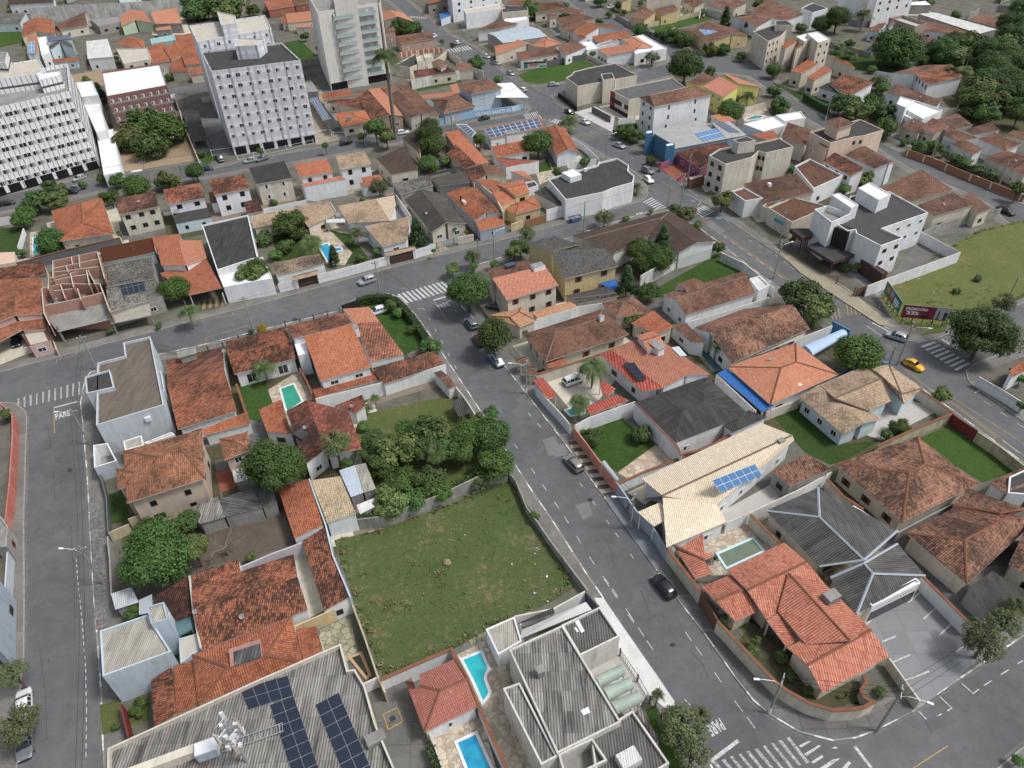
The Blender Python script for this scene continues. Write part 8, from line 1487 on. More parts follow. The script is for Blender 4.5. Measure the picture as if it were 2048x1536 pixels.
M['straw']=plain('straw',(.25,.2,.11),.95,.05,var=.5)
for k,c in dict(bd_red=(.20,.03,.05),bd_white=(.62,.62,.6),bd_green=(.02,.16,.10),bd_grey=(.42,.43,.45),bd_dark=(.03,.03,.035),bd_navy=(.02,.025,.05),bd_skin=(.4,.22,.14),bd_red2=(.5,.06,.05),bd_lilac=(.34,.3,.42),bd_teal=(.07,.26,.28),bd_redp=(.28,.045,.045),white_ink=(.86,.86,.86),tan_panel=(.52,.33,.18)).items(): M[k]=plain(k,c,.6,.3)
M['green_glass']=plain('green_glass',(.36,.47,.44),.15,.6)
def brickm():
 t=NT('brick',.9,.15); o,u,v=t.uv(); d=t.t.nodes.new('ShaderNodeTexBrick'); t.t.links.new(o,d.inputs['Vector'])
 for k,val in (('Scale',2.2),('Mortar Size',.03),('Row Height',.35),('Brick Width',.75)): d.inputs[k].default_value=val
 d.inputs['Color1'].default_value=(.40,.20,.14,1); d.inputs['Color2'].default_value=(.33,.16,.115,1); d.inputs['Mortar'].default_value=(.4,.37,.33,1); M['brick']=t.fin(d.outputs[0])
brickm()
M['L_G']=plain('L_G',(.075,.125,.035),.9,.05,var=.6)
CAMP=Vector((0,0,82))
def unit_frame(mat,pw=.09,dep=.07):
 b=MB()
 for (x0,x1,z0,z1) in ((-.5,.5,-.5,-.5+pw),(-.5,.5,.5-pw,.5),(-.5,-.5+pw,-.5+pw,.5-pw),(.5-pw,.5,-.5+pw,.5-pw),(-.02,.02,-.5+pw,.5-pw)):
  b.box(((x0+x1)/2,0,z0),x1-x0,dep,z1-z0,mat)
 return b.mesh('window_frame')
def unit_pane(mat,x0=-.5,x1=.5,y=.012):
 b=MB(); b.poly([(x1,y,-.5),(x0,y,-.5),(x0,y,.5),(x1,y,.5)],mat); return b.mesh('window_pane')
WK={'glass':('frame_white','glass',None),'dark':('frame_dark','dark_pane',None),'white':('frame_white','dark_pane','shutter_white'),'curtain':('frame_white','curtain','dark_pane'),'wood':('frame_dark','dark_pane','shutter_brown')}
WM={}
for k,(fm,pm,sm) in WK.items():
 WM[k]=(unit_frame(fm),unit_pane(pm),None)
 if sm:
  b=MB()
  if k=='wood':
   for s in (-1,1): b.box((s*.36,.02,-.5),.28,.05,1,sm)
  elif k=='curtain': b.poly([(.30,.016,-.44),(-.12,.016,-.44),(-.12,.016,.44),(.30,.016,.44)],sm)
  else: b.poly([(0,.02,-.5),(-.5,.02,-.5),(-.5,.02,.5),(0,.02,.5)],sm)
  WM[k]=(WM[k][0],WM[k][1],b.mesh('shutter'))
def put_window(root,loc,p,nrm,z,wd,ht,kind):
 fr,pn,shm=WM[kind]
 o=link('window',fr,root); o.location=Vector((p.x,p.y,z))+nrm*.015-loc; o.rotation_euler=(0,0,math.atan2(nrm.y,nrm.x)-math.pi/2); o.scale=(wd,1,ht)
 link('pane',pn,o)
 if shm: link('shutter',shm,o)
def comp_geo(c):
 k,mat,e,q,rise,rd,oh,nw,base=c
 P=pairs(q)
 if k in 'gh':
  c0,c1,c2,c3=P
  if rd: r0,r1=Vector((rd[0],rd[1],0)),Vector((rd[2],rd[3],0))
  elif k=='g': r0,r1=(c3+c0)/2,(c1+c2)/2
  else:
   m0,m1=(c3+c0)/2,(c1+c2)/2; wd=((c3-c0).length+(c2-c1).length)/2; L=(m1-m0).length
   t=min(.47,wd*.5/max(L,.1)); r0=m0+(m1-m0)*t; r1=m1+(m0-m1)*t
   if L<wd:
    m0,m1=(c0+c1)/2,(c2+c3)/2; t=min(.47,((c1-c0).length*.5)/max((m1-m0).length,.1));
    a,b=m0+(m1-m0)*t,m1+(m0-m1)*t
    return [up(x,e) for x in P]+[up(a,e+rise),up(b,e+rise)],[(0,1,4),(1,2,5,4),(2,3,5),(3,0,4,5)],[(4,5),(0,4),(1,4),(2,5),(3,5)]
  V=[up(x,e) for x in P]+[up(r0,e+rise),up(r1,e+rise)]
  if k=='g': return V,[(0,1,5,4),(2,3,4,5)],[(4,5)]
  return V,[(0,1,5,4),(1,2,5),(2,3,4,5),(3,0,4)],[(4,5),(0,4),(3,4),(1,5),(2,5)]
 if k=='s':
  V=[up(P[0],e),up(P[1],e),up(P[2],rise),up(P[3],rise)]
  return V,[(0,1,2,3)],[]
def roof_mesh(V,F,R_,mat,th=.14,fascia='F_be',cap=None):
 b=MB(); edges={}
 for f in F:
  P=[V[i] for i in f]; n=(P[1]-P[0]).cross(P[-1]-P[0])
  if n.z<0: f=tuple(reversed(f)); P=P[::-1]
  n=(P[1]-P[0]).cross(P[-1]-P[0])+(P[-1]-P[-2]).cross(P[1]-P[-2])*-1 if len(P)==4 else (P[1]-P[0]).cross(P[-1]-P[0]); n.normalize()
  if n.z<0: n=-n
  hh=ZV.cross(n).normalized() if n.z<.985 else Vector((1,0,0)); vv=n.cross(hh)
  for T in ([P] if len(P)==3 else [[P[0],P[1],P[2]],[P[0],P[2],P[3]]]):
   b.poly(T,mat,[(p.dot(hh),p.dot(vv)) for p in T]); b.poly([p-Vector((0,0,th)) for p in T[::-1]],fascia)
  for a,c in zip(f,f[1:]+f[:1]):
   if (c,a) in edges: edges.pop((c,a))
   else: edges[(a,c)]=1
 D=Vector((0,0,th))
 for a,c in edges: b.poly([V[a]-D,V[c]-D,V[c],V[a]],fascia)
 if cap:
  for i,j in R_: b.prism(V[i]+Vector((0,0,.0)),V[j]+Vector((0,0,.0)),.34,.13,cap)
 return b
HOBJ={}
def build_house(h,idx):
 name,label,cat,group,wm,comps,ext,win,auto=h
 comps=[tuple(c)+(0,)*(9-len(c)) for c in comps]
 P0=pairs(comps[0][3]); c0=sum(P0,Vector())/len(P0); loc=Vector((round(c0.x,2),round(c0.y,2),0))
 root=thing(name,label,cat,loc,0,group or None); HOBJ[label]=root
 rng=random.Random(idx)
 walls=[]
 for ci,c in enumerate(comps):
  k,mat,e,q,rise,rd,oh,nw,base=c; P=pairs(q)
  if k in 'ghs':
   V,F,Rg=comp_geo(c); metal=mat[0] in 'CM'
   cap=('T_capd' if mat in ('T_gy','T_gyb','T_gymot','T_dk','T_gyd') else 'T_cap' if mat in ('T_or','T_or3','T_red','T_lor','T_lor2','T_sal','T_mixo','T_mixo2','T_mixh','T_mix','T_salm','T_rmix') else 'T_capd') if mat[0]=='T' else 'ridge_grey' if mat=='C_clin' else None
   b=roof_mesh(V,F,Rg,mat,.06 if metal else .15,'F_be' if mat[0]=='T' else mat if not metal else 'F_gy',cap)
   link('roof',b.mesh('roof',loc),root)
   if nw:
    for p in inset(P,.25):
     zt=min(v.z for v in V)-.02
     pb=MB(); pb.box(up(p,0),.18,.18,zt,wm); link('post',pb.mesh('post',loc),root)
    walls.append(None); continue
   W=inset(P,min(oh,.9)); b=MB()
   tops=[]
   if k=='g':
    sl=rise/max(.5,(V[4]-V[0]).length*.9); zt=e+sl*oh-.1; tops=[zt]*4
    ra=V[4]+(V[5]-V[4]).normalized()*oh; rb=V[5]+(V[4]-V[5]).normalized()*oh
    za=e+rise-.17
    for i in range(4):
     a,d=W[i],W[(i+1)%4]
     pts=[up(a,0),up(d,0),up(d,zt)]
     if i==1: pts.append(up(rb,za))
     if i==3: pts.append(up(ra,za))
     pts.append(up(a,zt)); b.poly(pts,wm)
   else:
    if k=='h': zs=[e+.02]*4
    else:
     n=(V[1]-V[0]).cross(V[3]-V[0]); zs=[]
     for p in W: zs.append((V[0].z-(n.x*(p.x-V[0].x)+n.y*(p.y-V[0].y))/n.z if abs(n.z)>1e-6 else e)-.12)
     zs=[min(max(z,min(e,rise)-.15),max(e,rise)-.08) for z in zs]
    for i in range(4):
     a,d=W[i],W[(i+1)%4]; b.poly([up(a,0),up(d,0),up(d,zs[(i+1)%4]),up(a,zs[i])],wm)
    tops=zs
   link('wall',b.mesh('wall',loc),root); walls.append((W,e if k!='s' else min(e,rise)))
  elif k=='f':
   par=rise; par=rd if 0 else c[4]; par=rise
   pw=oh; cop=c[5] or wm
   zr=e-par; bb=MB(); n=len(P)
   if nw==2:
    for i in range(n): a,d=P[i],P[(i+1)%n]; bb.poly([up(a,base),up(d,base),up(d,e),up(a,e)],wm)
    bb.poly([up(p,e) for p in P],mat); bb.poly([up(p,base) for p in P[::-1]],wm)
    link('slab',bb.mesh('slab',loc),root)
    for p in inset(P,.6):
     pb=MB(); pb.box(up(p,0),.2,.2,base,wm); link('post',pb.mesh('post',loc),root)
    walls.append(None); continue
   I=inset(P,pw)
   for i in range(n): a,d=P[i],P[(i+1)%n]; bb.poly([up(a,base),up(d,base),up(d,e),up(a,e)],wm)
   link('wall',bb.mesh('wall',loc),root)
   rb=MB(); rb.poly([up(p,zr) for p in I],mat); link('roof',rb.mesh('roof',loc),root)
   pb=MB()
   cm={'W_cr':'W_crst'}.get(cop,cop)
   for i in range(n):
    a,d,ai,di=P[i],P[(i+1)%n],I[i],I[(i+1)%n]
    pb.poly([up(a,e),up(d,e),up(di,e),up(ai,e)],cm); pb.poly([up(di,zr),up(ai,zr),up(ai,e),up(di,e)],cm)
   link('parapet',pb.mesh('parapet',loc),root); walls.append((P,e-par))
  elif k=='b':
   b=MB(); c_=P; n=9
   def arc(a,d):
    return [a+(d-a)*(.5-.5*math.cos(math.pi*i/n))+Vector((0,0,e+rise*math.sin(math.pi*i/n))) for i in range(n+1)]
   A=arc(c_[0],c_[3]); B=arc(c_[1],c_[2])
   for i in range(n): b.poly([A[i],B[i],B[i+1],A[i+1]],mat); b.poly([A[i+1]-Vector((0,0,.05)),B[i+1]-Vector((0,0,.05)),B[i]-Vector((0,0,.05)),A[i]-Vector((0,0,.05))],mat)
   b.poly(A,mat); b.poly(B[::-1],mat)
   link('roof',b.mesh('roof',loc),root)
   for p in inset(P,.15):
    pb=MB(); pb.box(up(p,0),.12,.12,e+.03,'metal_white'); link('post',pb.mesh('post',loc),root)
   walls.append(None)
 def edge(W,i):
  P,zt=W; a,d=P[i%len(P)],P[(i+1)%len(P)]; n=Vector((d.y-a.y,a.x-d.x,0)).normalized()
  if area(P)<0: n=-n
  return a,d,n,zt
 for (ci,ei,n,fl,wd,ht,kind) in win:
  if not walls[ci]: continue
  a,d,nr,zt=edge(walls[ci],ei)
  for f in range(fl):
   if fl==1 and zt<5: z=1.55
   else: z=zt-1.25-2.85*f
   for i in range(n):
    t=(i+.5+rng.uniform(-.06,.06))/n
    put_window(root,loc,a+(d-a)*t,nr,z,wd,ht,(rng.choice(['curtain','curtain','curtain','glass']) if kind=='curtain' else kind))
 if not win and ('house' in name or 'villa' in name or auto or name in('annex','tiled_annex')):
  kind=rng.choice(['dark','glass','wood','white','dark'])
  for ci,c in enumerate(comps):
   if not walls[ci] or ci>3: continue
   for ei in range(len(walls[ci][0])):
    a,d,nr,zt=edge(walls[ci],ei); L=(d-a).length
    if nr.dot((CAMP-up((a+d)/2,0)).normalized())<.12 or L<2.6: continue
    n=max(1,int(L/4.2)); fl=2 if zt>5.6 else 1
    for f in range(fl):
     z=1.5+2.8*f
     if z>zt-.75: continue
     for i in range(n):
      if rng.random()<.8: put_window(root,loc,a+(d-a)*((i+.5)/n),nr,z,rng.choice([.9,1.2,1.5]),1.05,kind)
 if name in('apartment_block','apartment_tower') and ('stripe' in wm or 'grid' in wm):
  a,d,nr,zt=edge(walls[0],0); L=(d-a).length; n=max(3,int(L/4.2))
  for i in range(n):
   b=MB(); p=a+(d-a)*((i+.12)/n)+nr*.03; q=a+(d-a)*((i+.88)/n)+nr*.03; Q=[up(p,.2),up(q,.2),up(q,2.6),up(p,2.6)]
   if (Q[1]-Q[0]).cross(Q[3]-Q[0]).dot(nr)<0: Q=Q[::-1]
   b.poly(Q,'dark_pane'); link('ground_floor_opening',b.mesh('opening',loc),root)  # flat dark sheet on the wall, painted shade of an open ground floor
 ang0=math.atan2((P0[1]-P0[0]).y,(P0[1]-P0[0]).x)
 for x in ext:
  if x[0]=='panel':
   _,kind,nx,ny,q=x; A,B,C_,D=[Vector(q[3*i:3*i+3]) for i in range(4)]
   pt=lambda s,t:(A+(B-A)*s)*(1-t)+(D+(C_-D)*s)*t
   rb=MB(); n=(B-A).cross(D-A).normalized(); n=n if n.z>0 else -n
   rb.poly([pt(0,0)-n*.03,pt(1,0)-n*.03,pt(1,1)-n*.03,pt(0,1)-n*.03] if (B-A).cross(D-A).z>0 else [pt(0,1)-n*.03,pt(1,1)-n*.03,pt(1,0)-n*.03,pt(0,0)-n*.03],'metal_white' if kind!='solar' else 'steel')
   arr=link('solar_array',rb.mesh('solar_array',loc),root)
   g=.02 if kind=='solar' else .045
   for i in range(nx):
    for j in range(ny):
     P4=[pt((i+g)/nx,(j+g)/ny),pt((i+1-g)/nx,(j+g)/ny),pt((i+1-g)/nx,(j+1-g)/ny),pt((i+g)/nx,(j+1-g)/ny)]; U=[(0,0),(1,0),(1,1),(0,1)]
     if (P4[1]-P4[0]).cross(P4[3]-P4[0]).z<0: P4=P4[::-1];U=U[::-1]
     sb=MB(); sb.poly(P4,kind,U); link('solar_panel',sb.mesh('solar_panel',loc),arr)
  elif x[0]=='patch':
   _,mat,q=x; P4=[Vector(q[3*i:3*i+3]) for i in range(4)]
   if (P4[1]-P4[0]).cross(P4[3]-P4[0]).z<0: P4=P4[::-1]
   sb=MB(); sb.poly(P4,mat); link('roof_sheet',sb.mesh('roof_sheet',loc),root)
  elif x[0]=='box':
   _,kind,p,sx,sy,sz,mat,rt=x; b=MB(); rt=ang0 if rt is None else rt
   if kind=='satellite_dish':
    P=Vector(p); dn=Vector((.3,-.5,.8)).normalized(); a=dn.cross(ZV).normalized(); c_=dn.cross(a)
    sx*=.8; rim=[P+Vector((0,0,.5))+(a*math.cos(t*math.pi/6)+c_*math.sin(t*math.pi/6))*sx*.5+dn*.1 for t in range(12)]
    for t in range(12): b.poly([P+Vector((0,0,.42)),rim[t],rim[(t+1)%12]],'F_gy')
    b.tube([P-Vector((0,0,.6)),P+Vector((0,0,.45))],.04,'steel',5)
   else:
    b.box(Vector(p)-Vector((0,0,.8 if kind in('chimney','water_tank','skylight','vent') else .1)),sx,sy,sz+(.8 if kind in('chimney','water_tank','skylight','vent') else .1),mat,rt,top='F_gy' if kind in('water_tank',) and mat=='W_wh' else None)
    if kind=='chimney' and mat!='M_black': b.box(Vector(p)+Vector((0,0,sz)),sx*1.25,sy*1.25,.12,'F_gy',rt)
   link(kind if kind!='roof_opening' else 'roof_hatch',b.mesh(kind,loc),root)
 c=comps[0]; k=c[0]
 if ('house' in name or 'villa' in name) and k in 'gsh' and c[1][0]=='T' and rng.random()<.55 and not any(x[0]=='panel' for x in ext):
  V,F,_=comp_geo(c); f=F[0]; p=sum((V[i] for i in f),Vector())/len(f); p=p+(V[f[0]]-p)*rng.uniform(-.35,.35)
  if rng.random()<.5:
   b=MB(); b.tube([p-Vector((0,0,.1)),p+Vector((0,0,1.5))],.025,'steel',4);
   for q in (1.15,1.3,1.45): b.tube([p+Vector((-.45,.1,q)),p+Vector((.45,-.1,q))],.015,'steel',3)
   link('television_antenna',b.mesh('television_antenna',loc),root)
  else:
   b=MB(); dn=Vector((rng.uniform(-.3,.5),-.5,.8)).normalized(); a=dn.cross(ZV).normalized(); c_=dn.cross(a); o=p+Vector((0,0,.45))
   rim=[o+(a*math.cos(t*math.pi/5)+c_*math.sin(t*math.pi/5))*.34+dn*.07 for t in range(10)]
   for t in range(10): b.poly([o,rim[t],rim[(t+1)%10]],'F_gy')
   b.tube([p-Vector((0,0,.2)),o],.03,'steel',4); link('satellite_dish',b.mesh('satellite_dish',loc),root)
 return root
for i,h in enumerate(HOUSES): build_house(h,i)
WOBJ={}
def strip(b,P,w,z0,z1,mat,top=None):
 n=len(P); L=[];Rr=[]
 for i in range(n):
  u=(P[min(i+1,n-1)]-P[max(i-1,0)]).normalized(); nn=Vector((-u.y,u.x,0))*(w/2); L.append(P[i]+nn); Rr.append(P[i]-nn)
 for i in range(n-1):
  b.poly([up(Rr[i],z0),up(Rr[i+1],z0),up(Rr[i+1],z1),up(Rr[i],z1)],mat); b.poly([up(L[i+1],z0),up(L[i],z0),up(L[i],z1),up(L[i+1],z1)],mat)
  b.poly([up(L[i],z1),up(Rr[i],z1),up(Rr[i+1],z1),up(L[i+1],z1)],top or mat)
 b.poly([up(L[0],z0),up(Rr[0],z0),up(Rr[0],z1),up(L[0],z1)],mat); b.poly([up(Rr[-1],z0),up(L[-1],z0),up(L[-1],z1),up(Rr[-1],z1)],mat)
for name,label,cat,group,mat,cop,h,th,q in WALLS:
 P=pairs(q); loc=up(P[0],0); root=thing(name,label,cat,loc,0,group or None); WOBJ[label]=root
 b=MB(); strip(b,P,th,0,h,mat,'W_crst' if mat in('W_cr','W_wh') else None); link('wall' if name!='gate' else 'gate_leaf',b.mesh('wall',loc),root)
 if cop:
  b=MB(); strip(b,P,th+.22,h+.002,h+.1,'T_cap' if cop[0]=='T' else cop); link('coping',b.mesh('coping',loc),root)
for name,label,cat,group,mat,h,q,gap in FENCES:
 P=pairs(q); loc=up(P[0],0); root=thing(name,label,cat,loc); b=MB()
 for a,c in zip(P,P[1:]):
  L=(c-a).length; n=max(2,int(L/.45))
  for z in (.35,h): b.tube([up(a,z),up(c,z)],.035,mat,4)
  for i in range(n): p=a+(c-a)*((i+.5)/n); b.tube([up(p,.2),up(p,h)],.018,mat,3)
 link('railing',b.mesh('railing',loc),root)
 for p in P:
  b=MB(); b.box(up(p,0),.16,.16,h+.25,mat if 'metal' in mat else 'metal_dark'); link('post',b.mesh('post',loc),root)
def leafquad(b,p,nrm,s,mat,rng):
 t=Vector((rng.uniform(-1,1),rng.uniform(-1,1),rng.uniform(-1,1))); a=nrm.cross(t)
 if a.length<1e-3: return
 a.normalize(); c=nrm.cross(a); s1=s*rng.uniform(.6,1.15); s2=s1*rng.uniform(.55,.9)
 b.poly([p-a*s1,p+c*s2*.8-a*s1*.2,p+a*s1,p-c*s2*.8+a*s1*.1],mat,[(0,0)]*4)
for label,h,wd,q,hue in HEDGES:
 P=pairs(q); loc=up(P[0],0); root=thing('hedge',label,'hedge',loc); b=MB(); rng=random.Random(len(label))
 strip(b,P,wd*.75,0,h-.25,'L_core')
 fm='L_flower' if 'flower' in label else 'L_B'
 for a,c in zip(P,P[1:]):
  L=(c-a).length; u=(c-a).normalized(); nn=Vector((-u.y,u.x,0))
  for i in range(int(L*(h*2+wd)*13)):
   s=rng.random(); t=rng.uniform(-1,1); f=rng.random()*(2*h+wd)
   if f<wd: p=up(a+u*L*s+nn*t*wd/2,h+rng.uniform(-.2,.15)); nr=ZV
   else: sg=1 if rng.random()<.5 else -1; p=up(a+u*L*s+nn*sg*wd/2*rng.uniform(.85,1.1),rng.uniform(.1,h)); nr=nn*sg
   leafquad(b,p,(nr+Vector((rng.uniform(-.7,.7),rng.uniform(-.7,.7),rng.uniform(-.3,.8)))).normalized(),.16,fm,rng)
 link('foliage',b.mesh('foliage',loc),root)
def rsph(rng):
 z=rng.uniform(-1,1); t=rng.uniform(0,2*math.pi); r=math.sqrt(1-z*z); return Vector((r*math.cos(t),r*math.sin(t),z))
def blob(b,c,r,mat,rng,k=6):
 ph=[rng.uniform(.8,1.15) for _ in range(64)]
 rows=[]
 for i in range(k+1):
  th=math.pi*i/k
  rows.append([c+Vector((math.sin(th)*math.cos(2*math.pi*j/8),math.sin(th)*math.sin(2*math.pi*j/8),math.cos(th)))*r*ph[(i*8+j)%64] for j in range(8)])
 for A,B in zip(rows,rows[1:]):
  for j in range(8): b.poly([A[j],B[j],B[(j+1)%8],A[(j+1)%8]],mat,[(0,0)]*4)
def crown(seed,mat,clumps,leaves,s,spread=.70,cr=(.26,.42),kind='round',core=True):
 rng=random.Random(seed); b=MB(); C=[]
 for i in range(clumps):
  d=rsph(rng)
  if d.z<-.8: d.z*=-.6
  if kind=='cone':
   z=rng.uniform(-1,1); rr=(1-z)/2*.75+.04; t=rng.uniform(0,6.283); C.append((Vector((rr*math.cos(t),rr*math.sin(t),z*1.3)),.22+.12*(1-z)/2))
  else:
   f=rng.uniform(.45,1)**.6*spread
   C.append((Vector((d.x*f,d.y*f,d.z*f*.82)),rng.uniform(*cr)))
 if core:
  for c,r in C: blob(b,c*.9,r*.62,'L_core',rng,4)  # dark inner blobs added to block light passing through the crown
 tot=sum(r*r for c,r in C)
 for c,r in C:
  for i in range(int(leaves*r*r/tot)):
   d=rsph(rng)
   if d.z<-.5 and rng.random()<.7: continue
   p=c+d*r*rng.uniform(.72,1.08)
   n=(d+c*.6+Vector((rng.uniform(-.8,.8),rng.uniform(-.8,.8),rng.uniform(-.2,1)))).normalized()
   leafquad(b,p,n,s,mat,rng)
 return b.mesh('crown')
def palm_crown(seed,n,droop,mat,wide=.16):
 rng=random.Random(seed); b=MB()
 for i in range(n):
  t=2*math.pi*i/n+rng.uniform(-.25,.25); el=rng.uniform(-.25,1.05); d=Vector((math.cos(t),math.sin(t),0)); sd=Vector((-d.y,d.x,0))
  L=rng.uniform(.8,1.05); pts=[]
  for k in range(9):
   s=k/8; pts.append(d*(L*s*math.cos(el)*(1-.12*s))+Vector((0,0,L*(math.sin(el)*s-droop*s*s))))
  for k in range(8):
   a,c=pts[k],pts[k+1];
   for sg in (-1,1):
    for q in (0,.5):
     p=a+(c-a)*q; f=(k+q)/8; ll=wide*2.0*(math.sin(math.pi*min(1,f*.85+.12)))*rng.uniform(.8,1.1)
     tip=p+sd*sg*ll+(c-a)*1.3-Vector((0,0,ll*.45)); w_=(c-a)*.42
     b.poly([p,p+w_,tip+w_*.2,tip] if sg>0 else [tip,tip+w_*.2,p+w_,p],mat,[(0,0)]*4)
  b.tube(pts[:6],[.014,.012,.01,.008,.006,.004],mat,3)
 for i in range(3): blob(b,Vector((0,0,-.04)),.06,'L_core',rng,3)
 return b.mesh('crown')
CR={'G':[crown(110+i,'L_R',80,20000,.04,.76,(.18,.32)) for i in range(2)],'R':[crown(i,['L_R','L_R2'][i%2],50,9500,.058) for i in range(4)],'B':[crown(20+i,['L_B','L_B2','L_R2'][i%3],[38,24,30][i%3],[5000,4200,6000][i%3],[.08,.095,.065][i%3],.8,(.18,.40)) for i in range(6)],
'S':[crown(40+i,'L_S',14,1500,.12,.58,(.28,.44)) for i in range(4)],'Y':[crown(50,'L_Y',14,1600,.11,.58,(.28,.44))],
'W':[crown(60+i,'L_W',40,3800,.055,.85,(.16,.30),core=False) for i in range(3)],'C':[crown(70+i,'L_C',46,3600,.075,kind='cone') for i in range(2)],
'P':[palm_crown(80+i,22,.55,'L_P') for i in range(3)],'K':[palm_crown(90+i,26,.6,'L_P',.2) for i in range(2)],'F':[crown(99,'L_flower',18,2200,.09)]}
def trunk_mesh(seed,mat,palm=False,dead=False):
 rng=random.Random(seed); b=MB()
 if palm:
  pts=[(rng.uniform(-.2,.2)*math.sin(k/6*1.5),0,k/6) for k in range(7)]; b.tube(pts,[1.15,.95,.9,.85,.8,.75,.7],mat,8)
 elif dead:
  b.tube([(0,0,0),(.02,0,.3),(.0,.03,.5)],[.05,.04,.035],mat,6)
  def br(p,d,L,r,n):
   q=[p];
   for k in range(3): d=(d+Vector((rng.uniform(-.35,.35),rng.uniform(-.35,.35),rng.uniform(-.1,.2)))).normalized(); p=p+d*L/3; q.append(p)
   b.tube(q,[r,r*.8,r*.65,r*.45],mat,4)
   if n:
    for k in range(3): br(q[rng.choice([1,2,3])],(d+rsph(rng)*.8).normalized(),L*.6,r*.5,n-1)
  for k in range(6): t=k*1.05; br(Vector((0,.02,.45)),Vector((math.cos(t),math.sin(t),.35)),.62,.026,2)
 else:
  b.tube([(0,0,0),(.02,.01,.35),(.0,.03,.75)],[1,.72,.58],mat,7)
  for k in range(4):
   t=k*1.6+rng.uniform(-.4,.4); b.tube([(0,.03,.68),(1.6*math.cos(t),1.6*math.sin(t),.88),(3.6*math.cos(t),3.6*math.sin(t),1.1)],[.5,.36,.16],mat,5)
 return b.mesh('trunk')
TK={'w':[trunk_mesh(i,'bark') for i in range(3)],'p':[trunk_mesh(5+i,'palm_bark',True) for i in range(2)],'d':[trunk_mesh(9,'dead_bark',dead=True)]}
NM={'R':('broadleaf_tree','tree'),'B':('bushy_tree','tree'),'S':('shrub','shrub'),'C':('conifer_tree','tree'),'P':('palm_tree','palm tree'),'K':('palm_tree','palm tree'),'W':('wispy_tree','tree'),'D':('dead_tree','tree'),'Y':('flowering_shrub','shrub')}
ADJ=dict(R='dense dark green tree',B='bushy mid green tree',S='low leafy shrub',C='dark conical conifer',P='feathery palm',K='tall coconut palm',W='thin wispy tree',D='bare leafless tree',Y='yellow flowering shrub')
REL=['right of','left of','behind','in front of']
for ti,(k,rel,hi,x,y,h,rad) in enumerate(TREES):
 label=rel if isinstance(rel,str) else ' '.join(f'{ADJ[k]} {REL[rel]} the {HOUSES[hi][1]}'.split()[:16])
 rng=random.Random(ti); nm,cat=NM[k]; rz=rng.uniform(0,6.28)
 root=thing(nm,label,cat,(x,y,.1),rz)
 if k=='D':
  o=link('trunk',TK['d'][0],root); o.scale=(rad*1.15,)*3; continue
 key='F' if k=='B' and ('white flower' in label) else k
 if k=='R' and rad>4: key='G'
 me=CR[key][ti%len(CR[key])]
 zc=h if k in 'PK' else max(h*.93,rad*.72); rad*=1.2 if k in 'RB' else 1.08
 if k=='S': zc=max(h*.8,rad*.55)
 o=link('crown',me,root,(0,0,zc)); sz=.85 if k not in 'PKC' else 1
 o.scale=(rad*rng.uniform(.95,1.05),rad*rng.uniform(.92,1.05),rad*sz) if k!='C' else (rad*.95,rad*.95,rad*.95)
 if k in 'PK': o.scale=(rad*1.32,)*3
 if k in 'PK':
  t=link('trunk',TK['p'][ti%2],root); r0=min(.26,.06*rad+.06) if h<12 else .62; t.scale=(r0,r0,zc)
 else:
  t=link('trunk',TK['w'][ti%3],root); r0=max(.05,.065*rad); t.scale=(r0,r0,zc*1.02)
def inside(p,P):
 c=False
 for a,b in zip(P,P[1:]+P[:1]):
  if (a.y>p.y)!=(b.y>p.y) and p.x<(b.x-a.x)*(p.y-a.y)/(b.y-a.y)+a.x: c=not c
 return c
def sheet(name,P,z,mat,kind='structure'):
 b=MB();
 if area(P)<0: P=P[::-1]
 b.poly([up(p,z) for p in P],mat); c=up(sum(P,Vector())/len(P),z)
 o=link(name,b.mesh(name,c),None,c); o['kind']=kind; return o
S=4000; sheet('ground',[Vector(p) for p in ((-S,-S,0),(S,-S,0),(S,S,0),(-S,S,0))],-.08,'earth')
sheet('road',[Vector(p) for p in ((-420,5,0),(420,5,0),(420,470,0),(-420,470,0))],-.002,'asphalt')
for q,dash in BLOCKS:
 P=pairs(q)
 if area(P)<0: P=P[::-1]
 loc=up(P[0],0); b=MB(); I=inset(P,.18)
 b.poly([up(p,.13) for p in I],'pavement'); o=link('pavement',b.mesh('pavement',loc),None,loc); o['kind']='structure'
 Q=inset(P,2.4); o=sheet('block_ground',Q,.1306,'yard_mix')
 kb=MB(); km='kerb_dash' if dash else 'kerb_plain'; acc=0
 for i in range(len(P)):
  a,d,ai,di=P[i],P[(i+1)%len(P)],I[i],I[(i+1)%len(P)]; L=(d-a).length
  kb.poly([up(a,-.01),up(d,-.01),up(d,.135),up(a,.135)],km,[(acc,0),(acc+L,0),(acc+L,.14),(acc,.14)])
  kb.poly([up(a,.135),up(d,.135),up(di,.135),up(ai,.135)],km,[(acc,0),(acc+L,0),(acc+L,.2),(acc,.2)]); acc+=L
 o=link('kerb',kb.mesh('kerb',loc),None,loc); o['kind']='structure'
 Og=inset(P,-.38); gb=MB()
 for i in range(len(P)): gb.poly([up(Og[i],.003),up(Og[(i+1)%len(P)],.003),up(P[(i+1)%len(P)],.003),up(P[i],.003)],'concrete_dark')
 o=link('gutter',gb.mesh('gutter',loc),None,loc); o['kind']='structure'
BP=[inset(pairs(q) if area(pairs(q))>0 else pairs(q)[::-1],2.2) for q,_ in BLOCKS]
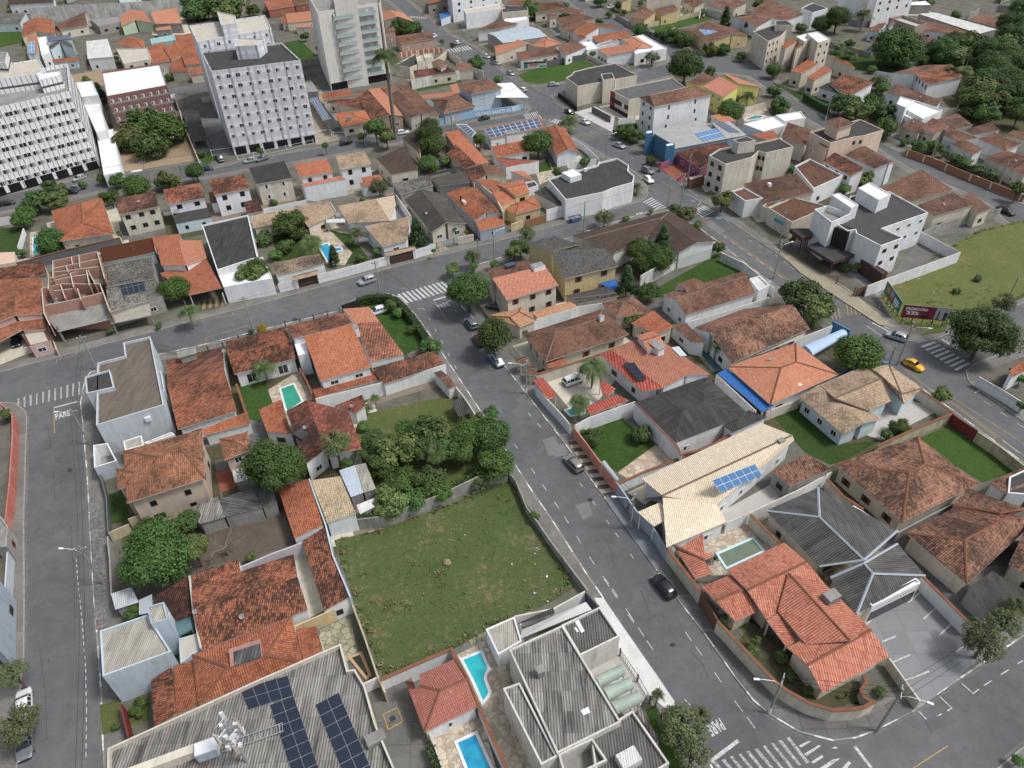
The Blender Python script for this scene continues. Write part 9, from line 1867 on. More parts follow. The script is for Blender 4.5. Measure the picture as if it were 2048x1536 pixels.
for i,h in enumerate(HOUSES):
 P=pairs(h[5][0][3]); rng=random.Random(i*3+1)
 Q=inset(P,-rng.uniform(1.5,3.2)) if len(P)==4 else None
 if Q and any(all(inside(p,B) for p in Q) for B in BP): sheet('yard',Q,.1312+i*.00002,rng.choice(['concrete_dark','concrete_dark','stone_moss','soil_grass','concrete_grey','dirt','tile_cream','soil_grass']))
for i,(name,mat,q) in enumerate(GROUND):
 P=pairs(q); sheet(name,P,(.006+i*.0002) if name.startswith('asphalt') else .136+i*.0006,mat)
for i,(name,mat,q) in enumerate(GROUND):
 if name in('vacant_lot','lawn','overgrown_lot','garden','yard','vacant_field','grass_lot') and ('grass' in mat):
  P=pairs(q); rng=random.Random(i); xs=[p.x for p in P]; ys=[p.y for p in P]; A=abs(area(P))
  if (sum(P,Vector())/len(P)).y>230 and name!='vacant_field': continue
  b=MB(); n=0 if name=='vacant_field' else int(min(A*3,4000)); hh=.07 if name=='lawn' else .11
  c=sum(P,Vector())/len(P)
  for k in range(n):
   p=Vector((rng.uniform(min(xs),max(xs)),rng.uniform(min(ys),max(ys)),0))
   if not inside(p,P): continue
   s=rng.uniform(.6,1.5)*hh; t=rng.uniform(0,6.28); a=Vector((math.cos(t),math.sin(t),0))*s*.8; z=.14+i*.0006
   lean=Vector((rng.uniform(-.6,.6),rng.uniform(-.6,.6),1))*s
   b.poly([up(p-a,z),up(p+a,z),up(p,z)+lean],'L_G' if rng.random()<.6 else 'straw',[(0,0)]*3)
  o=link('grass',b.mesh('grass',up(c,0)),None,up(c,0)); o['kind']='stuff'; o['label']='short tufts of grass growing on the open ground'; o['category']='grass'
for name,mat,q in GROUND:
 if name in('vacant_lot','vacant_field','overgrown_lot'):
  P=pairs(q); rng=random.Random(4); b=MB(); c=sum(P,Vector())/len(P); spots=[]
  if c.y>200 and name=='overgrown_lot': continue
  for a,d in zip(P,P[1:]+P[:1]):
   u=(d-a); n=int(u.length*1.6)
   for k in range(n):
    p=a+u*rng.random(); p=p+(c-p)*rng.uniform(.01,.05); spots.append((p,rng.uniform(.2,.55)))
  for k in range(34):
   p=P[rng.randrange(len(P))]*rng.random()+c; p=a.lerp(c,rng.random()).lerp(P[rng.randrange(len(P))],rng.random()*.9)
   for m in range(rng.randint(1,6)): spots.append((p+Vector((rng.gauss(0,.7),rng.gauss(0,.7),0)),rng.uniform(.12,.4)))
  for p,s in spots:
   mt=rng.choice(['L_S','L_B2','L_B2','straw','straw'])
   for m in range(9): leafquad(b,up(p,.16)+Vector((rng.gauss(0,s*.5),rng.gauss(0,s*.5),rng.random()*s)),(rsph(rng)+ZV*1.2).normalized(),s*.45,mt,rng)
  o=link('weeds',b.mesh('weeds',up(c,0)),None,up(c,0)); o['kind']='stuff'; o['label']='clumps of tall weeds on the open ground'; o['category']='weeds'
def text_mesh(s,mat,name='lettering'):
 cu=bpy.data.curves.new(name,'FONT'); cu.body=s; cu.size=1; cu.align_x='CENTER'; cu.align_y='CENTER'; cu.offset=.03
 o=bpy.data.objects.new(name,cu); col.objects.link(o); dg=bpy.context.evaluated_depsgraph_get(); dg.update()
 me=bpy.data.meshes.new_from_object(o.evaluated_get(dg)); bpy.data.objects.remove(o); bpy.data.curves.remove(cu)
 me.name=name; me.materials.clear(); me.materials.append(M[mat])
 xs=[v.co.x for v in me.vertices]; ys=[v.co.y for v in me.vertices]; cx,cy=(min(xs)+max(xs))/2,(min(ys)+max(ys))/2; sx,sy=max(xs)-min(xs),max(ys)-min(ys)
 for v in me.vertices: v.co.x=(v.co.x-cx)/sx; v.co.y=(v.co.y-cy)/sy
 return me
mg=0
for mk in MARKS:
 z=.011+mg*.00003; mg+=1
 if mk[0]=='quad': sheet('road_marking',pairs(mk[2]),mk[3]+.061 if len(mk)>3 else z,mk[1])
 elif mk[0]=='line':
  P=pairs(mk[2]); w_,dash,gap=mk[3:6]; z=mk[6]+.06 if len(mk)>6 else z
  b=MB()
  for a,d in zip(P,P[1:]):
   L=(d-a).length
   if L<.05: continue
   u=(d-a)/L; n=Vector((-u.y,u.x,0))*w_/2; s=0
   while s<L:
    e=min(L,s+(dash or L)); p,q=a+u*s,a+u*e; b.poly([up(p-n,z),up(q-n,z),up(q+n,z),up(p+n,z)],mk[1]); s=e+gap if dash else L+1
  o=link('road_marking',b.mesh('road_marking',up(P[0],0)),None,up(P[0],0)); o['kind']='structure'
 elif mk[0]=='text':
  P=pairs(mk[2]); me=text_mesh(mk[1],'white','road_marking'); c=sum(P,Vector())/4
  ex=(P[1]-P[0]+P[2]-P[3])/2; ey=(P[3]-P[0]+P[2]-P[1])/2
  for v in me.vertices:
   d=ex*v.co.x+ey*v.co.y; v.co=(d.x,d.y,0)
  if ex.cross(ey).z<0: me.flip_normals()
  uvl=me.uv_layers.new(name='UVMap').data if not me.uv_layers else me.uv_layers[0].data
  for l in me.loops: v=me.vertices[l.vertex_index].co; uvl[l.index].uv=(v.x,v.y)
  o=link('road_marking',me,None,up(c,z)); o['kind']='structure'
for label,colr,edge,q in POOLS:
 P=pairs(q)
 if area(P)<0: P=P[::-1]
 loc=up(sum(P,Vector())/len(P),0); root=thing('swimming_pool',label,'swimming pool',loc)
 b=MB(); I=inset(P,.35)
 for i in range(len(P)):
  a,d,ai,di=P[i],P[(i+1)%len(P)],I[i],I[(i+1)%len(P)]
  b.poly([up(a,.1),up(d,.1),up(d,.27),up(a,.27)],edge); b.poly([up(a,.27),up(d,.27),up(di,.27),up(ai,.27)],edge); b.poly([up(di,.2),up(ai,.2),up(ai,.27),up(di,.27)],'W_bl' if 'murk' not in colr else edge)
 link('rim',b.mesh('rim',loc),root)
 b=MB(); b.poly([up(p,.225) for p in I],'w_'+colr); link('water',b.mesh('water',loc),root)
PAINT={'white':(.72,.73,.74),'silver':(.42,.44,.46),'silverdk':(.20,.21,.22),'silverblue':(.28,.33,.39),'greylt':(.26,.25,.24),'black':(.016,.016,.018),'blackblue':(.02,.024,.032),'blackgreen':(.03,.04,.035),'blue':(.02,.04,.11),'maroon':(.12,.018,.02),'yellow':(.72,.42,.02)}
for k,c in PAINT.items():
 m=plain('paint_'+k,c,.28,.5); M['paint_'+k]=m
 m.node_tree.nodes['Principled BSDF'].inputs['Coat Weight'].default_value=.5
 m.node_tree.nodes['Principled BSDF'].inputs['Metallic'].default_value=.35 if k.startswith('silver') or k=='greylt' else 0
M['car_glass']=plain('car_glass',(.012,.015,.018),.08,.7); M['tyre']=plain('tyre',(.018,.018,.018),.9,.1); M['rim']=plain('rim',(.42,.43,.44),.35,.5,.6); M['head_lens']=plain('head_lens',(.6,.62,.64),.15,.6); M['tail_lens']=plain('tail_lens',(.28,.012,.012),.25,.5); M['trim_black']=plain('trim_black',(.02,.02,.02),.7)
M['straw']=plain('straw',(.25,.2,.11),.95,.05,var=.5)
PROF={
'hatch':[(2.0,.55,.52,.52,.5),(1.93,.70,.66,.66,.62),(1.65,.80,.76,.76,.70),(.98,.86,.90,.91,.72),(.30,.87,.93,1.42,.60),(-.30,.87,.94,1.49,.62),(-1.05,.87,.96,1.44,.60),(-1.55,.86,.98,1.30,.57),(-1.88,.80,.94,.96,.64),(-1.96,.70,.62,.62,.6)],
'sedan':[(2.2,.55,.52,.52,.5),(2.12,.72,.66,.66,.62),(1.80,.82,.76,.76,.72),(1.05,.87,.90,.91,.74),(.40,.88,.92,1.38,.60),(-.25,.88,.93,1.45,.62),(-.95,.88,.94,1.38,.59),(-1.55,.86,.98,1.0,.66),(-2.05,.80,.95,.95,.66),(-2.18,.70,.60,.60,.6)],
'suv':[(2.05,.62,.60,.60,.56),(1.98,.78,.80,.80,.66),(1.65,.86,.92,.92,.76),(1.0,.89,1.02,1.03,.76),(.45,.90,1.04,1.58,.66),(-.3,.90,1.05,1.66,.68),(-1.2,.90,1.07,1.63,.66),(-1.75,.88,1.08,1.50,.62),(-1.98,.84,1.02,1.04,.68),(-2.05,.74,.70,.70,.66)],
'van':[(2.1,.66,.62,.62,.58),(2.02,.82,.86,.86,.7),(1.6,.90,1.08,1.1,.8),(1.0,.92,1.14,1.92,.76),(0,.92,1.16,2.0,.78),(-1.2,.92,1.16,2.0,.78),(-2.1,.92,1.16,1.92,.76),(-2.2,.86,1.0,1.0,.74)],
'pickup':[(2.4,.62,.62,.62,.56),(2.3,.82,.82,.82,.7),(1.9,.88,.94,.94,.78),(1.15,.90,1.04,1.05,.78),(.6,.91,1.06,1.56,.66),(0,.91,1.07,1.63,.68),(-.55,.91,1.07,1.58,.66),(-.75,.91,1.07,1.08,.78),(-2.3,.90,1.05,1.05,.8),(-2.4,.84,.7,.7,.78)],
'beetle':[(2.0,.35,.42,.42,.3),(1.92,.52,.62,.62,.42),(1.6,.62,.82,.82,.46),(1.1,.68,.92,.92,.52),(.72,.70,.96,.98,.56),(.30,.72,.98,1.38,.50),(-.15,.72,.98,1.48,.52),(-.65,.71,.97,1.42,.49),(-1.1,.68,.94,1.20,.44),(-1.5,.62,.84,.94,.38),(-1.85,.50,.64,.64,.34),(-2.0,.36,.42,.42,.3)]}
CL={k:p[0][0]-p[-1][0] for k,p in PROF.items()}
def car_meshes(kind):
 P=PROF[kind]; body=MB(); glass={'windscreen':MB(),'rear_window':MB(),'side_window':MB(),'side_window2':MB()}
 zb=.2 if kind not in('suv','pickup','van') else .27
 secs=[]
 for x,w_,zl,zt,wt in P:
  lo=zb+(.12 if abs(x)>1.9 else 0)
  s=[(x,w_*.86,lo),(x,w_,lo+.16),(x,w_*1.01,(lo+zl)/2+.05),(x,w_*.97,zl)]
  s.append((x,wt,zt) if zt>zl+.06 else (x,wt,zl+.012)); s.append((x,wt*.5,zt+.03 if zt>zl+.06 else zl+.035)); s.append((x,0,zt+.04 if zt>zl+.06 else zl+.045)); secs.append(s)
 n=len(P); ci=[i for i in range(n) if P[i][3]>P[i][2]+.06]; a0,a1=ci[0],ci[-1]
 for i in range(n-1):
  A,B=secs[i],secs[i+1]
  for j in range(6):
   for sg in (1,-1):
    q=[A[j],B[j],B[j+1],A[j+1]]; q=[Vector((x,y*sg,z)) for x,y,z in q]
    if sg>0: q=q[::-1]
    q=[v for k,v in enumerate(q) if k==0 or (v-q[k-1]).length>1e-4]
    cab=a0-1<=i<=a1
    if cab and j==3 and kind!='van' or (kind=='van' and cab and j==3 and i<=a0):
     if i in(a0-1,a1): pass
     c=sum(q,Vector())/len(q); qi=[c+(v-c)*.86+Vector((0,sg*.012,.004)) for v in q]; glass['side_window' if sg>0 else 'side_window2'].poly(qi,'car_glass')
    if cab and j in(4,5) and i==a0-1:
     c=sum(q,Vector())/len(q); glass['windscreen'].poly([v+Vector((.018,0,.02)) for v in q],'car_glass');
    if cab and j in(4,5) and i==a1 and kind!='van':
     glass['rear_window'].poly([v+Vector((-.018,0,.02)) for v in q],'car_glass')
    body.poly(q,'paint_white')
 for s,flip in ((secs[0],0),(secs[-1],1)):
  L=[Vector(p) for p in s]+[Vector((x,-y,z)) for x,y,z in s[-2::-1]]
  body.poly(L if flip else L[::-1],'trim_black')
 body.poly([Vector((P[0][0],-.5,zb+.1)),Vector((P[-1][0],-.6,zb+.1)),Vector((P[-1][0],.6,zb+.1)),Vector((P[0][0],.5,zb+.1))],'trim_black')
 me=body.mesh('body'); bm=bmesh.new(); bm.from_mesh(me); bmesh.ops.remove_doubles(bm,verts=bm.verts,dist=.002); bmesh.ops.recalc_face_normals(bm,faces=bm.faces); bm.to_mesh(me); bm.free()
 for p in me.polygons: p.use_smooth=True
 return me,{k:g.mesh(k) for k,g in glass.items() if g.f}
def wheel_mesh():
 t=MB(); n=14
 for i in range(n):
  a,b=2*math.pi*i/n,2*math.pi*(i+1)/n; pr=[(.19,-.09),(.28,-.1),(.31,-.06),(.31,.06),(.28,.1),(.19,.09)]
  f=lambda r,y,an:Vector((r*math.cos(an),y,r*math.sin(an)))
  for (r0,y0),(r1,y1) in zip(pr,pr[1:]): t.poly([f(r0,y0,a),f(r1,y1,a),f(r1,y1,b),f(r0,y0,b)],'tyre')
 r=MB()
 for i in range(n):
  a,b=2*math.pi*i/n,2*math.pi*(i+1)/n
  for y in (-.085,.085):
   q=[Vector((0,y*1.05,0)),Vector((.19*math.cos(a),y,.19*math.sin(a))),Vector((.19*math.cos(b),y,.19*math.sin(b)))]
   r.poly(q if y<0 else q[::-1],'rim' if i%2 or True else 'trim_black')
 return t.mesh('tyre'),r.mesh('rim')
TYRE,RIM=wheel_mesh(); CM={}
def small(sx,sy,sz,mat):
 b=MB(); b.box((0,0,-sz/2),sx,sy,sz,mat); return b.mesh('lamp')
HL=small(.16,.3,.13,'head_lens'); TL=small(.1,.2,.2,'tail_lens')
for kind,colr,label,group,x,y,z,ang,ln in CARS:
 if kind not in CM: CM[kind]=car_meshes(kind)
 me,gl=CM[kind]; P=PROF[kind]
 nm={'hatch':'hatchback_car','sedan':'sedan_car','suv':'suv_car','van':'van','pickup':'pickup_truck','beetle':'vintage_car'}[kind]
 root=thing(nm,label,'van' if kind=='van' else 'pickup' if kind=='pickup' else 'car',(x,y,z+.004),ang,'cars in the streets and driveways'); s=.96 if kind in('pickup','van') else 1.0; root.scale=(s,s,s)
 b=link('body',me,root)
 b.material_slots[0].link='OBJECT'; b.material_slots[0].material=M['paint_'+colr]
 for k,g in gl.items(): link(k.rstrip('2'),g,root)
 wb=1.25 if kind!='pickup' else 1.5
 for wx in (wb,-wb):
  for sg in (1,-1):
   o=link('wheel',TYRE,root,(wx,sg*.76 if kind!='beetle' else sg*.66,.31)); link('rim',RIM,o)
 for sg in (1,-1):
  xf=P[1][0]-.03; link('headlight',HL,root,(xf,sg*P[1][1]*.78,P[1][2]-.05)); xr=P[-2][0]+.02; link('taillight',TL,root,(xr,sg*P[-2][1]*.86,P[-2][2]-.18))
 if kind=='beetle':
  fb=MB(); rng=random.Random(3)
  for k in range(4): pass
  fm=MB(); blob(fm,Vector((0,0,0)),.36,'paint_yellow',random.Random(2),6); fmm=fm.mesh('fender')
  for wx in (1.2,-1.2):
   for sg in (1,-1): o=link('fender',fmm,root,(wx,sg*.62,.42)); o.scale=(1.35,.62,.85)
 if kind=='pickup':
  pb=MB(); pb.box((-1.52,0,.93),1.35,1.36,.165,'trim_black'); link('cargo_bed',pb.mesh('cargo_bed'),root)
for label,x,y,h,lamp,arm in POLES:
 root=thing('utility_pole' if not lamp else 'street_lamp',label,'pole' if not lamp else 'street lamp',(x,y,0)); b=MB()
 b.tube([(0,0,0),(0,0,h)],[.17,.11],'concrete_pole',8); link('pole',b.mesh('pole'),root)
 if h>6:
  b=MB(); b.box((0,0,h-.6),1.7,.1,.12,'steel',R(60) if x>0 else R(10)); link('cross_arm',b.mesh('cross_arm'),root)
  for s in (-.7,0,.7):
   t=R(60) if x>0 else R(10); b=MB(); b.tube([(s*math.cos(t),s*math.sin(t),h-.48),(s*math.cos(t),s*math.sin(t),h-.3)],.045,'lamp_white',5); link('insulator',b.mesh('insulator'),root)
 if 'white' in label:
  b=MB(); b.tube([(0,0,0),(0,0,1.3)],[.185,.178],'lamp_white',8); link('base_band',b.mesh('base_band'),root)
 if 'transformer' in label:
  b=MB(); b.tube([(.35,0,h-2.2),(.35,0,h-1.3)],.28,'steel',10); link('transformer',b.mesh('transformer'),root)
 if lamp:
  d=Vector((lamp[0],lamp[1],0)).normalized(); b=MB(); b.tube([Vector((0,0,h-1.6)),d*.8+Vector((0,0,h-.9)),d*2.0+Vector((0,0,h-.7)),d*2.5+Vector((0,0,h-.7))],.04,'lamp_white',5); link('lamp_arm',b.mesh('lamp_arm'),root)
  b=MB(); b.box(d*2.75+Vector((0,0,h-.78)),.62,.24,.13,'lamp_white',math.atan2(d.y,d.x)); link('lamp_head',b.mesh('lamp_head'),root)
for label,n,pts in WIRES:
 d=(Vector(pts[-1])-Vector(pts[0])).normalized(); nn=Vector((-d.y,d.x,0))
 for k in range(n):
  off=nn*((k-(n-1)/2)*.6); b=MB(); L=[]
  for a,c in zip(pts,pts[1:]):
   a,c=Vector(a)+off-Vector((0,0,.3)),Vector(c)+off-Vector((0,0,.3)); m=12
   for i in range(m+(c-off+Vector((0,0,.3))==Vector(pts[-1]))): t=i/m; L.append(a+(c-a)*t-Vector((0,0,4*t*(1-t)*.018*(c-a).length)))
  b.tube(L,.024,'wire',3); loc=L[0]; o=link('power_cable',b.mesh('power_cable',loc),None,loc); tag(o,label,'cable',label.replace('thin dark cable','parallel cables'))
def offset_wall(b,P,h0,h1,mat,top,th=.18): strip(b,P,th,h0,h1,mat,top)
for ms in MISC:
 if ms[0]=='construction':
  slabs,walls=ms[1],ms[2]; c=pairs(slabs[0]); loc=up(sum(c,Vector())/len(c),0)
  root=thing('brick_house_shell','unfinished red brick house without a roof','building site',loc)
  b=MB(); P=pairs(slabs[0]);
  for q,z in ((slabs[0],3.0),(slabs[1],4.2)):
   P=pairs(q); n=len(P)
   for i in range(n): a,d=P[i],P[(i+1)%n]; b.poly([up(a,z-.25),up(d,z-.25),up(d,z),up(a,z)],'W_crst')
   if area(P)<0: P=P[::-1]
   b.poly([up(p,z) for p in P],'F_gy'); b.poly([up(p,z-.25) for p in P[::-1]],'F_gy')
  link('floor_slab',b.mesh('floor_slab',loc),root)
  for q,z,h in walls:
   b=MB(); strip(b,pairs(q),.18,z-h,z,'brick','W_crst'); link('brick_wall',b.mesh('brick_wall',loc),root)
  P=pairs(slabs[0]);
  for p in inset(P,.3)+inset(pairs(slabs[1]),.4):
   b=MB(); b.box(up(p,0),.3,.3,4.0,'F_gy'); link('column',b.mesh('column',loc),root)
  b=MB(); strip(b,inset(P,.35)[1:5]+inset(P,.35)[:1],.18,0,2.8,'brick'); link('wall',b.mesh('wall',loc),root)
 elif ms[0]=='balconies':
  h=HOUSES[ms[1]]; root=HOBJ[h[1]]; loc=root.location; P=pairs(h[5][0][3]); a,d=P[0],P[1]; u=(d-a).normalized(); L=(d-a).length
  n=Vector((u.y,-u.x,0)); n=n if n.dot(CAMP-a)>0 else -n; H0=h[5][0][2]
  for k in range(8):
   z=H0-1.9-2.95*k-1.1
   for s,e in ((.22,.52),(.60,.88)):
    b=MB(); A=a+u*L*s; B=a+u*L*e; w1=1.25
    b.poly([up(A,z),up(B,z),up(B+n*w1,z),up(A+n*w1,z)],'W_bei'); b.poly([up(A+n*w1,z-.18),up(B+n*w1,z-.18),up(B+n*w1,z),up(A+n*w1,z)],'W_bei'); b.poly([up(A,z-.18),up(A+n*w1,z-.18),up(A+n*w1,z),up(A,z)],'W_bei'); b.poly([up(B+n*w1,z-.18),up(B,z-.18),up(B,z),up(B+n*w1,z)],'W_bei'); b.poly([up(A,z-.18),up(B,z-.18),up(B+n*w1,z-.18),up(A+n*w1,z-.18)][::-1],'W_bei')
    bal=link('balcony',b.mesh('balcony',loc),root)
    g=MB();
    for p,q in ((A+n*w1,B+n*w1),(A,A+n*w1),(B+n*w1,B)): g.poly([up(p,z),up(q,z),up(q,z+1.0),up(p,z+1.0)],'green_glass')
    link('glass_railing',g.mesh('glass_railing',loc),bal)
    t=MB(); t.poly([up(A+n*.03+u*.2,z+.05),up(B+n*.03-u*.2,z+.05),up(B+n*.03-u*.2,z+2.1),up(A+n*.03+u*.2,z+2.1)],'curtain'); link('balcony_door',t.mesh('balcony_door',loc),bal)
  b=MB(); A=a+u*L*.525; B=a+u*L*.595
  for p,q in ((A+n*1.0,B+n*1.0),(A,A+n*1.0),(B+n*1.0,B)): b.poly([up(p,2.8),up(q,2.8),up(q,H0-1.6),up(p,H0-1.6)],'tan_panel')
  b.poly([up(A,H0-1.6),up(A+n,H0-1.6),up(B+n,H0-1.6),up(B,H0-1.6)],'tan_panel'); link('facade_strip',b.mesh('facade_strip',loc),root)
  b=MB();
  A=a+u*L*.01+n*.02; B=a+u*L*.99+n*.02
  b.poly([up(A,.2),up(B,.2),up(B,2.7),up(A,2.7)],'dark_pane'); link('ground_floor_opening',b.mesh('opening',loc),root)  # dark sheet over solid wall standing in for the shade of an opening
 elif ms[0] in('board1','board2','board3'):
  if ms[0]=='board2': q=ms[1]; hgt=ms[2]; lab='large printed advertising board behind the overgrown lot'
  else: q=ms[1]; hgt=2.9 if ms[0]=='board1' else 2.7; lab='dark red PROMOCAO advertising billboard on thin posts' if ms[0]=='board1' else 'green advertising billboard seen at an angle'
  A,B=Vector(q[:3]),Vector(q[3:6]); u=(B-A).normalized(); n=Vector((u.y,-u.x,0)); n=n if n.dot(CAMP-A)>0 else -n; L=(B-A).length
  root=thing('billboard',lab,'billboard',up(A,0)); loc=up(A,0)
  ex=u
  if ex.cross(ZV).dot(n)<0: pass
  def rect(mat,s0,s1,t0,t1,o=.05):
   b=MB(); p=lambda s,t:A+u*L*s+Vector((0,0,hgt*t))+n*o
   Q=[p(s0,t0),p(s1,t0),p(s1,t1),p(s0,t1)]
   if (Q[1]-Q[0]).cross(Q[3]-Q[0]).dot(n)<0: Q=Q[::-1]
   b.poly(Q,mat); return b
  b=MB(); P4=[A-n*.03,B-n*.03];
  strip(b,P4,.08,A.z,A.z+hgt,{'board1':'bd_red','board2':'bd_white','board3':'bd_green'}[ms[0]],'steel'); link('panel',b.mesh('panel',loc),root)
  for k in range(5):
   p=A+u*L*(k+.3)/4.6-n*.14; b=MB(); b.box(up(p,0),.12,.12,A.z+hgt*.95,'frame_dark'); link('post',b.mesh('post',loc),root)
  def txt(s,s0,s1,t0,t1,mat='white_ink'):
   me=text_mesh(s,mat); c=A+u*L*(s0+s1)/2+Vector((0,0,hgt*(t0+t1)/2))+n*.065
   dx=u if u.cross(ZV).dot(n)>0 else -u
   for v in me.vertices: d=dx*(v.co.x*L*(s1-s0))+Vector((0,0,v.co.y*hgt*(t1-t0))); v.co=d
   link('lettering',me,root,c-loc)
  if ms[0]=='board1':
   link('poster_area',rect('bd_grey',.70,.985,.05,.95,.03).mesh('poster_area',loc),root)
   txt('PROMOÇÃO',.06,.52,.60,.88); txt('335',.10,.36,.28,.52); link('poster_line',rect('white_ink',.06,.3,.54,.57,.05).mesh('l',loc),root)
   b=MB()
   for q4 in (('bd_dark',.40,.62,.06,.20),('bd_dark',.46,.55,.2,.30),('bd_dark',.76,.79,.1,.75),('bd_dark',.73,.81,.08,.16)):
    r_=rect(q4[0],*q4[1:],.05); b.poly(r_.v,q4[0])
   link('printed_scooter',b.mesh('printed_scooter',loc),root)
   b=MB()
   for q4 in (('bd_navy',.885,.955,.36,.66),('bd_navy',.89,.918,.06,.36),('bd_navy',.925,.953,.06,.36),('bd_skin',.905,.935,.69,.84),('bd_skin',.84,.885,.5,.57)):
    r_=rect(q4[0],*q4[1:],.055); b.poly(r_.v,q4[0])
   link('printed_man',b.mesh('printed_man',loc),root)
  elif ms[0]=='board3':
   for nm,q4 in (('poster_patch',('bd_skin',.12,.32,.35,.8)),('poster_patch',('bd_red2',.38,.55,.05,.45)),('poster_patch',('bd_lilac',.38,.56,.45,.85)),('poster_line',('white_ink',.62,.9,.55,.68)),('poster_line',('white_ink',.62,.92,.35,.48)),('poster_line',('white_ink',.62,.86,.15,.26))):
    link(nm,rect(*q4,.05).mesh(nm,loc),root)
  else:
   for nm,q4 in (('poster_patch',('bd_dark',0.02,.98,.72,.98)),('poster_patch',('bd_teal',.02,.2,.05,.7)),('poster_line',('bd_red2',.25,.68,.5,.62)),('poster_line',('bd_red2',.25,.6,.3,.42)),('poster_line',('bd_teal',.7,.95,.15,.4)),('poster_patch',('bd_skin',.06,.15,.15,.6))):
    link(nm,rect(*q4,.05).mesh(nm,loc),root)
 elif ms[0]=='velorio':
  A,B=pairs(ms[1]); root=WOBJ['pale blue street wall painted with large white lettering']
  W_=[w for w in WALLS if w[1]==root['label']][0]; P=pairs(W_[8])
  for s,a,d,t0,t1 in (('VELÓRIO SANTO',P[1],P[2],.05,.72),('EXPEDITO',P[1],P[2],.74,1.0),):
   pass
  a,d=P[1],P[2]; e=P[3]; u=(d-a).normalized(); n=Vector((u.y,-u.x,0)); n=n if n.dot(CAMP-a)>0 else -n
  for s,o,dd,t0,t1 in (('VELÓRIO SANTO EX',a,d,.02,.98),('PEDITO',d,e,.0,.9)):
   u=(dd-o).normalized(); L=(dd-o).length; n=Vector((u.y,-u.x,0)); n=n if n.dot(CAMP-o)>0 else -n
   me=text_mesh(s,'white_ink');
   for v in me.vertices: v.co=u*(v.co.x*L*(t1-t0))+Vector((0,0,v.co.y*1.45))
   link('lettering',me,root,o+u*L*(t0+t1)/2+n*.112+Vector((0,0,1.2))-root.location)
 elif ms[0]=='facade_red':
  h=HOUSES[ms[1]]; root=HOBJ[h[1]]; loc=root.location; P=pairs(h[5][0][3]); a,d=P[3],P[0]; u=(d-a).normalized(); L=(d-a).length; n=Vector((u.y,-u.x,0)); n=n if n.dot(CAMP-a)>0 else -n; H0=h[5][0][2]
  for nm,mat,s0,s1,z0,z1,o in (('red_panel','bd_redp',0,.27,.1,H0,.03),('black_band','M_black',0,1,2.6,4.0,.05),('black_base','M_black',.0,1,.05,1.4,.05)):
   b=MB(); A=a+u*L*s0+n*o; B=a+u*L*s1+n*o; Q=[up(A,z0),up(B,z0),up(B,z1),up(A,z1)]
   if (Q[1]-Q[0]).cross(Q[3]-Q[0]).dot(n)<0: Q=Q[::-1]
   b.poly(Q,mat); link(nm,b.mesh(nm,loc),root)
  b=MB(); c=a+u*L*.72+n*.08+Vector((0,0,3.3)); Q=[c+u*math.cos(t*math.pi/8)*.75+ZV*math.sin(t*math.pi/8)*.95 for t in range(16)]; b.poly(Q if (Q[1]-Q[0]).cross(Q[4]-Q[0]).dot(n)>0 else Q[::-1],'lamp_white'); link('round_emblem',b.mesh('round_emblem',loc),root)
 elif ms[0]=='shop_sign':
  A,B=pairs(ms[1]); root=HOBJ['cream shop with green sign and planters']; u=(B-A).normalized(); n=Vector((u.y,-u.x,0)); n=n if n.dot(CAMP-A)>0 else -n; b=MB()
  b.box((A+B)/2+n*.1+Vector((0,0,ms[2]-.1)),(B-A).length,.08,.8,'bd_teal',math.atan2(u.y,u.x)); link('sign',b.mesh('sign',root.location),root)
root=HOBJ['clinic entrance block with white sign band over dark glazing']; P=pairs([h for h in HOUSES if h[1]==root['label']][0][5][0][3])
a,d=P[0],P[1]; u=(d-a).normalized(); L=(d-a).length; n=Vector((u.y,-u.x,0)); n=n if n.dot(CAMP-a)>0 else -n
b=MB(); A,B=a+u*L*.03+n*.03,a+u*L*.97+n*.03; b.poly([up(A,.3),up(B,.3),up(B,2.5),up(A,2.5)],'glass'); link('glazing',b.mesh('glazing',root.location),root)
b=MB()
for i in range(13):
 if i in(6,): continue
 c=a+u*L*(.12+.06*i)+n*.035; b.poly([up(c,3.1),up(c+u*.12,3.1),up(c+u*.12,3.32),up(c,3.32)],'frame_dark')
link('lettering',b.mesh('lettering',root.location),root)
def skinned(name,verts,edges,rad,mat,root,sub=2):
 me=bpy.data.meshes.new(name); me.from_pydata(verts,edges,[]); me.materials.append(M[mat]); o=link(name,me,root)
 sk=o.modifiers.new('s','SKIN')
 for v,r in zip(me.skin_vertices[0].data,rad): v.radius=(r,r)
 me.skin_vertices[0].data[0].use_root=True
 o.modifiers.new('ss','SUBSURF').levels=1; o.modifiers['ss'].render_levels=1
 return o
M['skin']=plain('skin',(.36,.2,.13),.6); M['shirt']=plain('shirt',(.42,.09,.04),.8); M['shorts']=plain('shorts',(.02,.022,.035),.85); M['hair']=plain('hair',(.02,.014,.01),.7)
root=thing('person','person in an orange shirt and dark shorts walking beside the grey wall','person',(PERSON[0],PERSON[1],.14),R(110))
V=[(0,0,.92),(0,0,1.12),(0,0,1.38),(.01,0,1.5),(.02,0,1.58),(.03,0,1.68),(0,.09,.88),(.16,.10,.5),(.02,.10,.09),(.14,.11,.04),(0,-.09,.88),(-.06,-.10,.48),(-.32,-.10,.16),(-.24,-.11,.06),(0,.19,1.38),(-.06,.25,1.12),(.06,.26,.92),(.12,.26,.86),(0,-.19,1.38),(.08,-.25,1.13),(.24,-.24,.98),(.30,-.23,.94)]
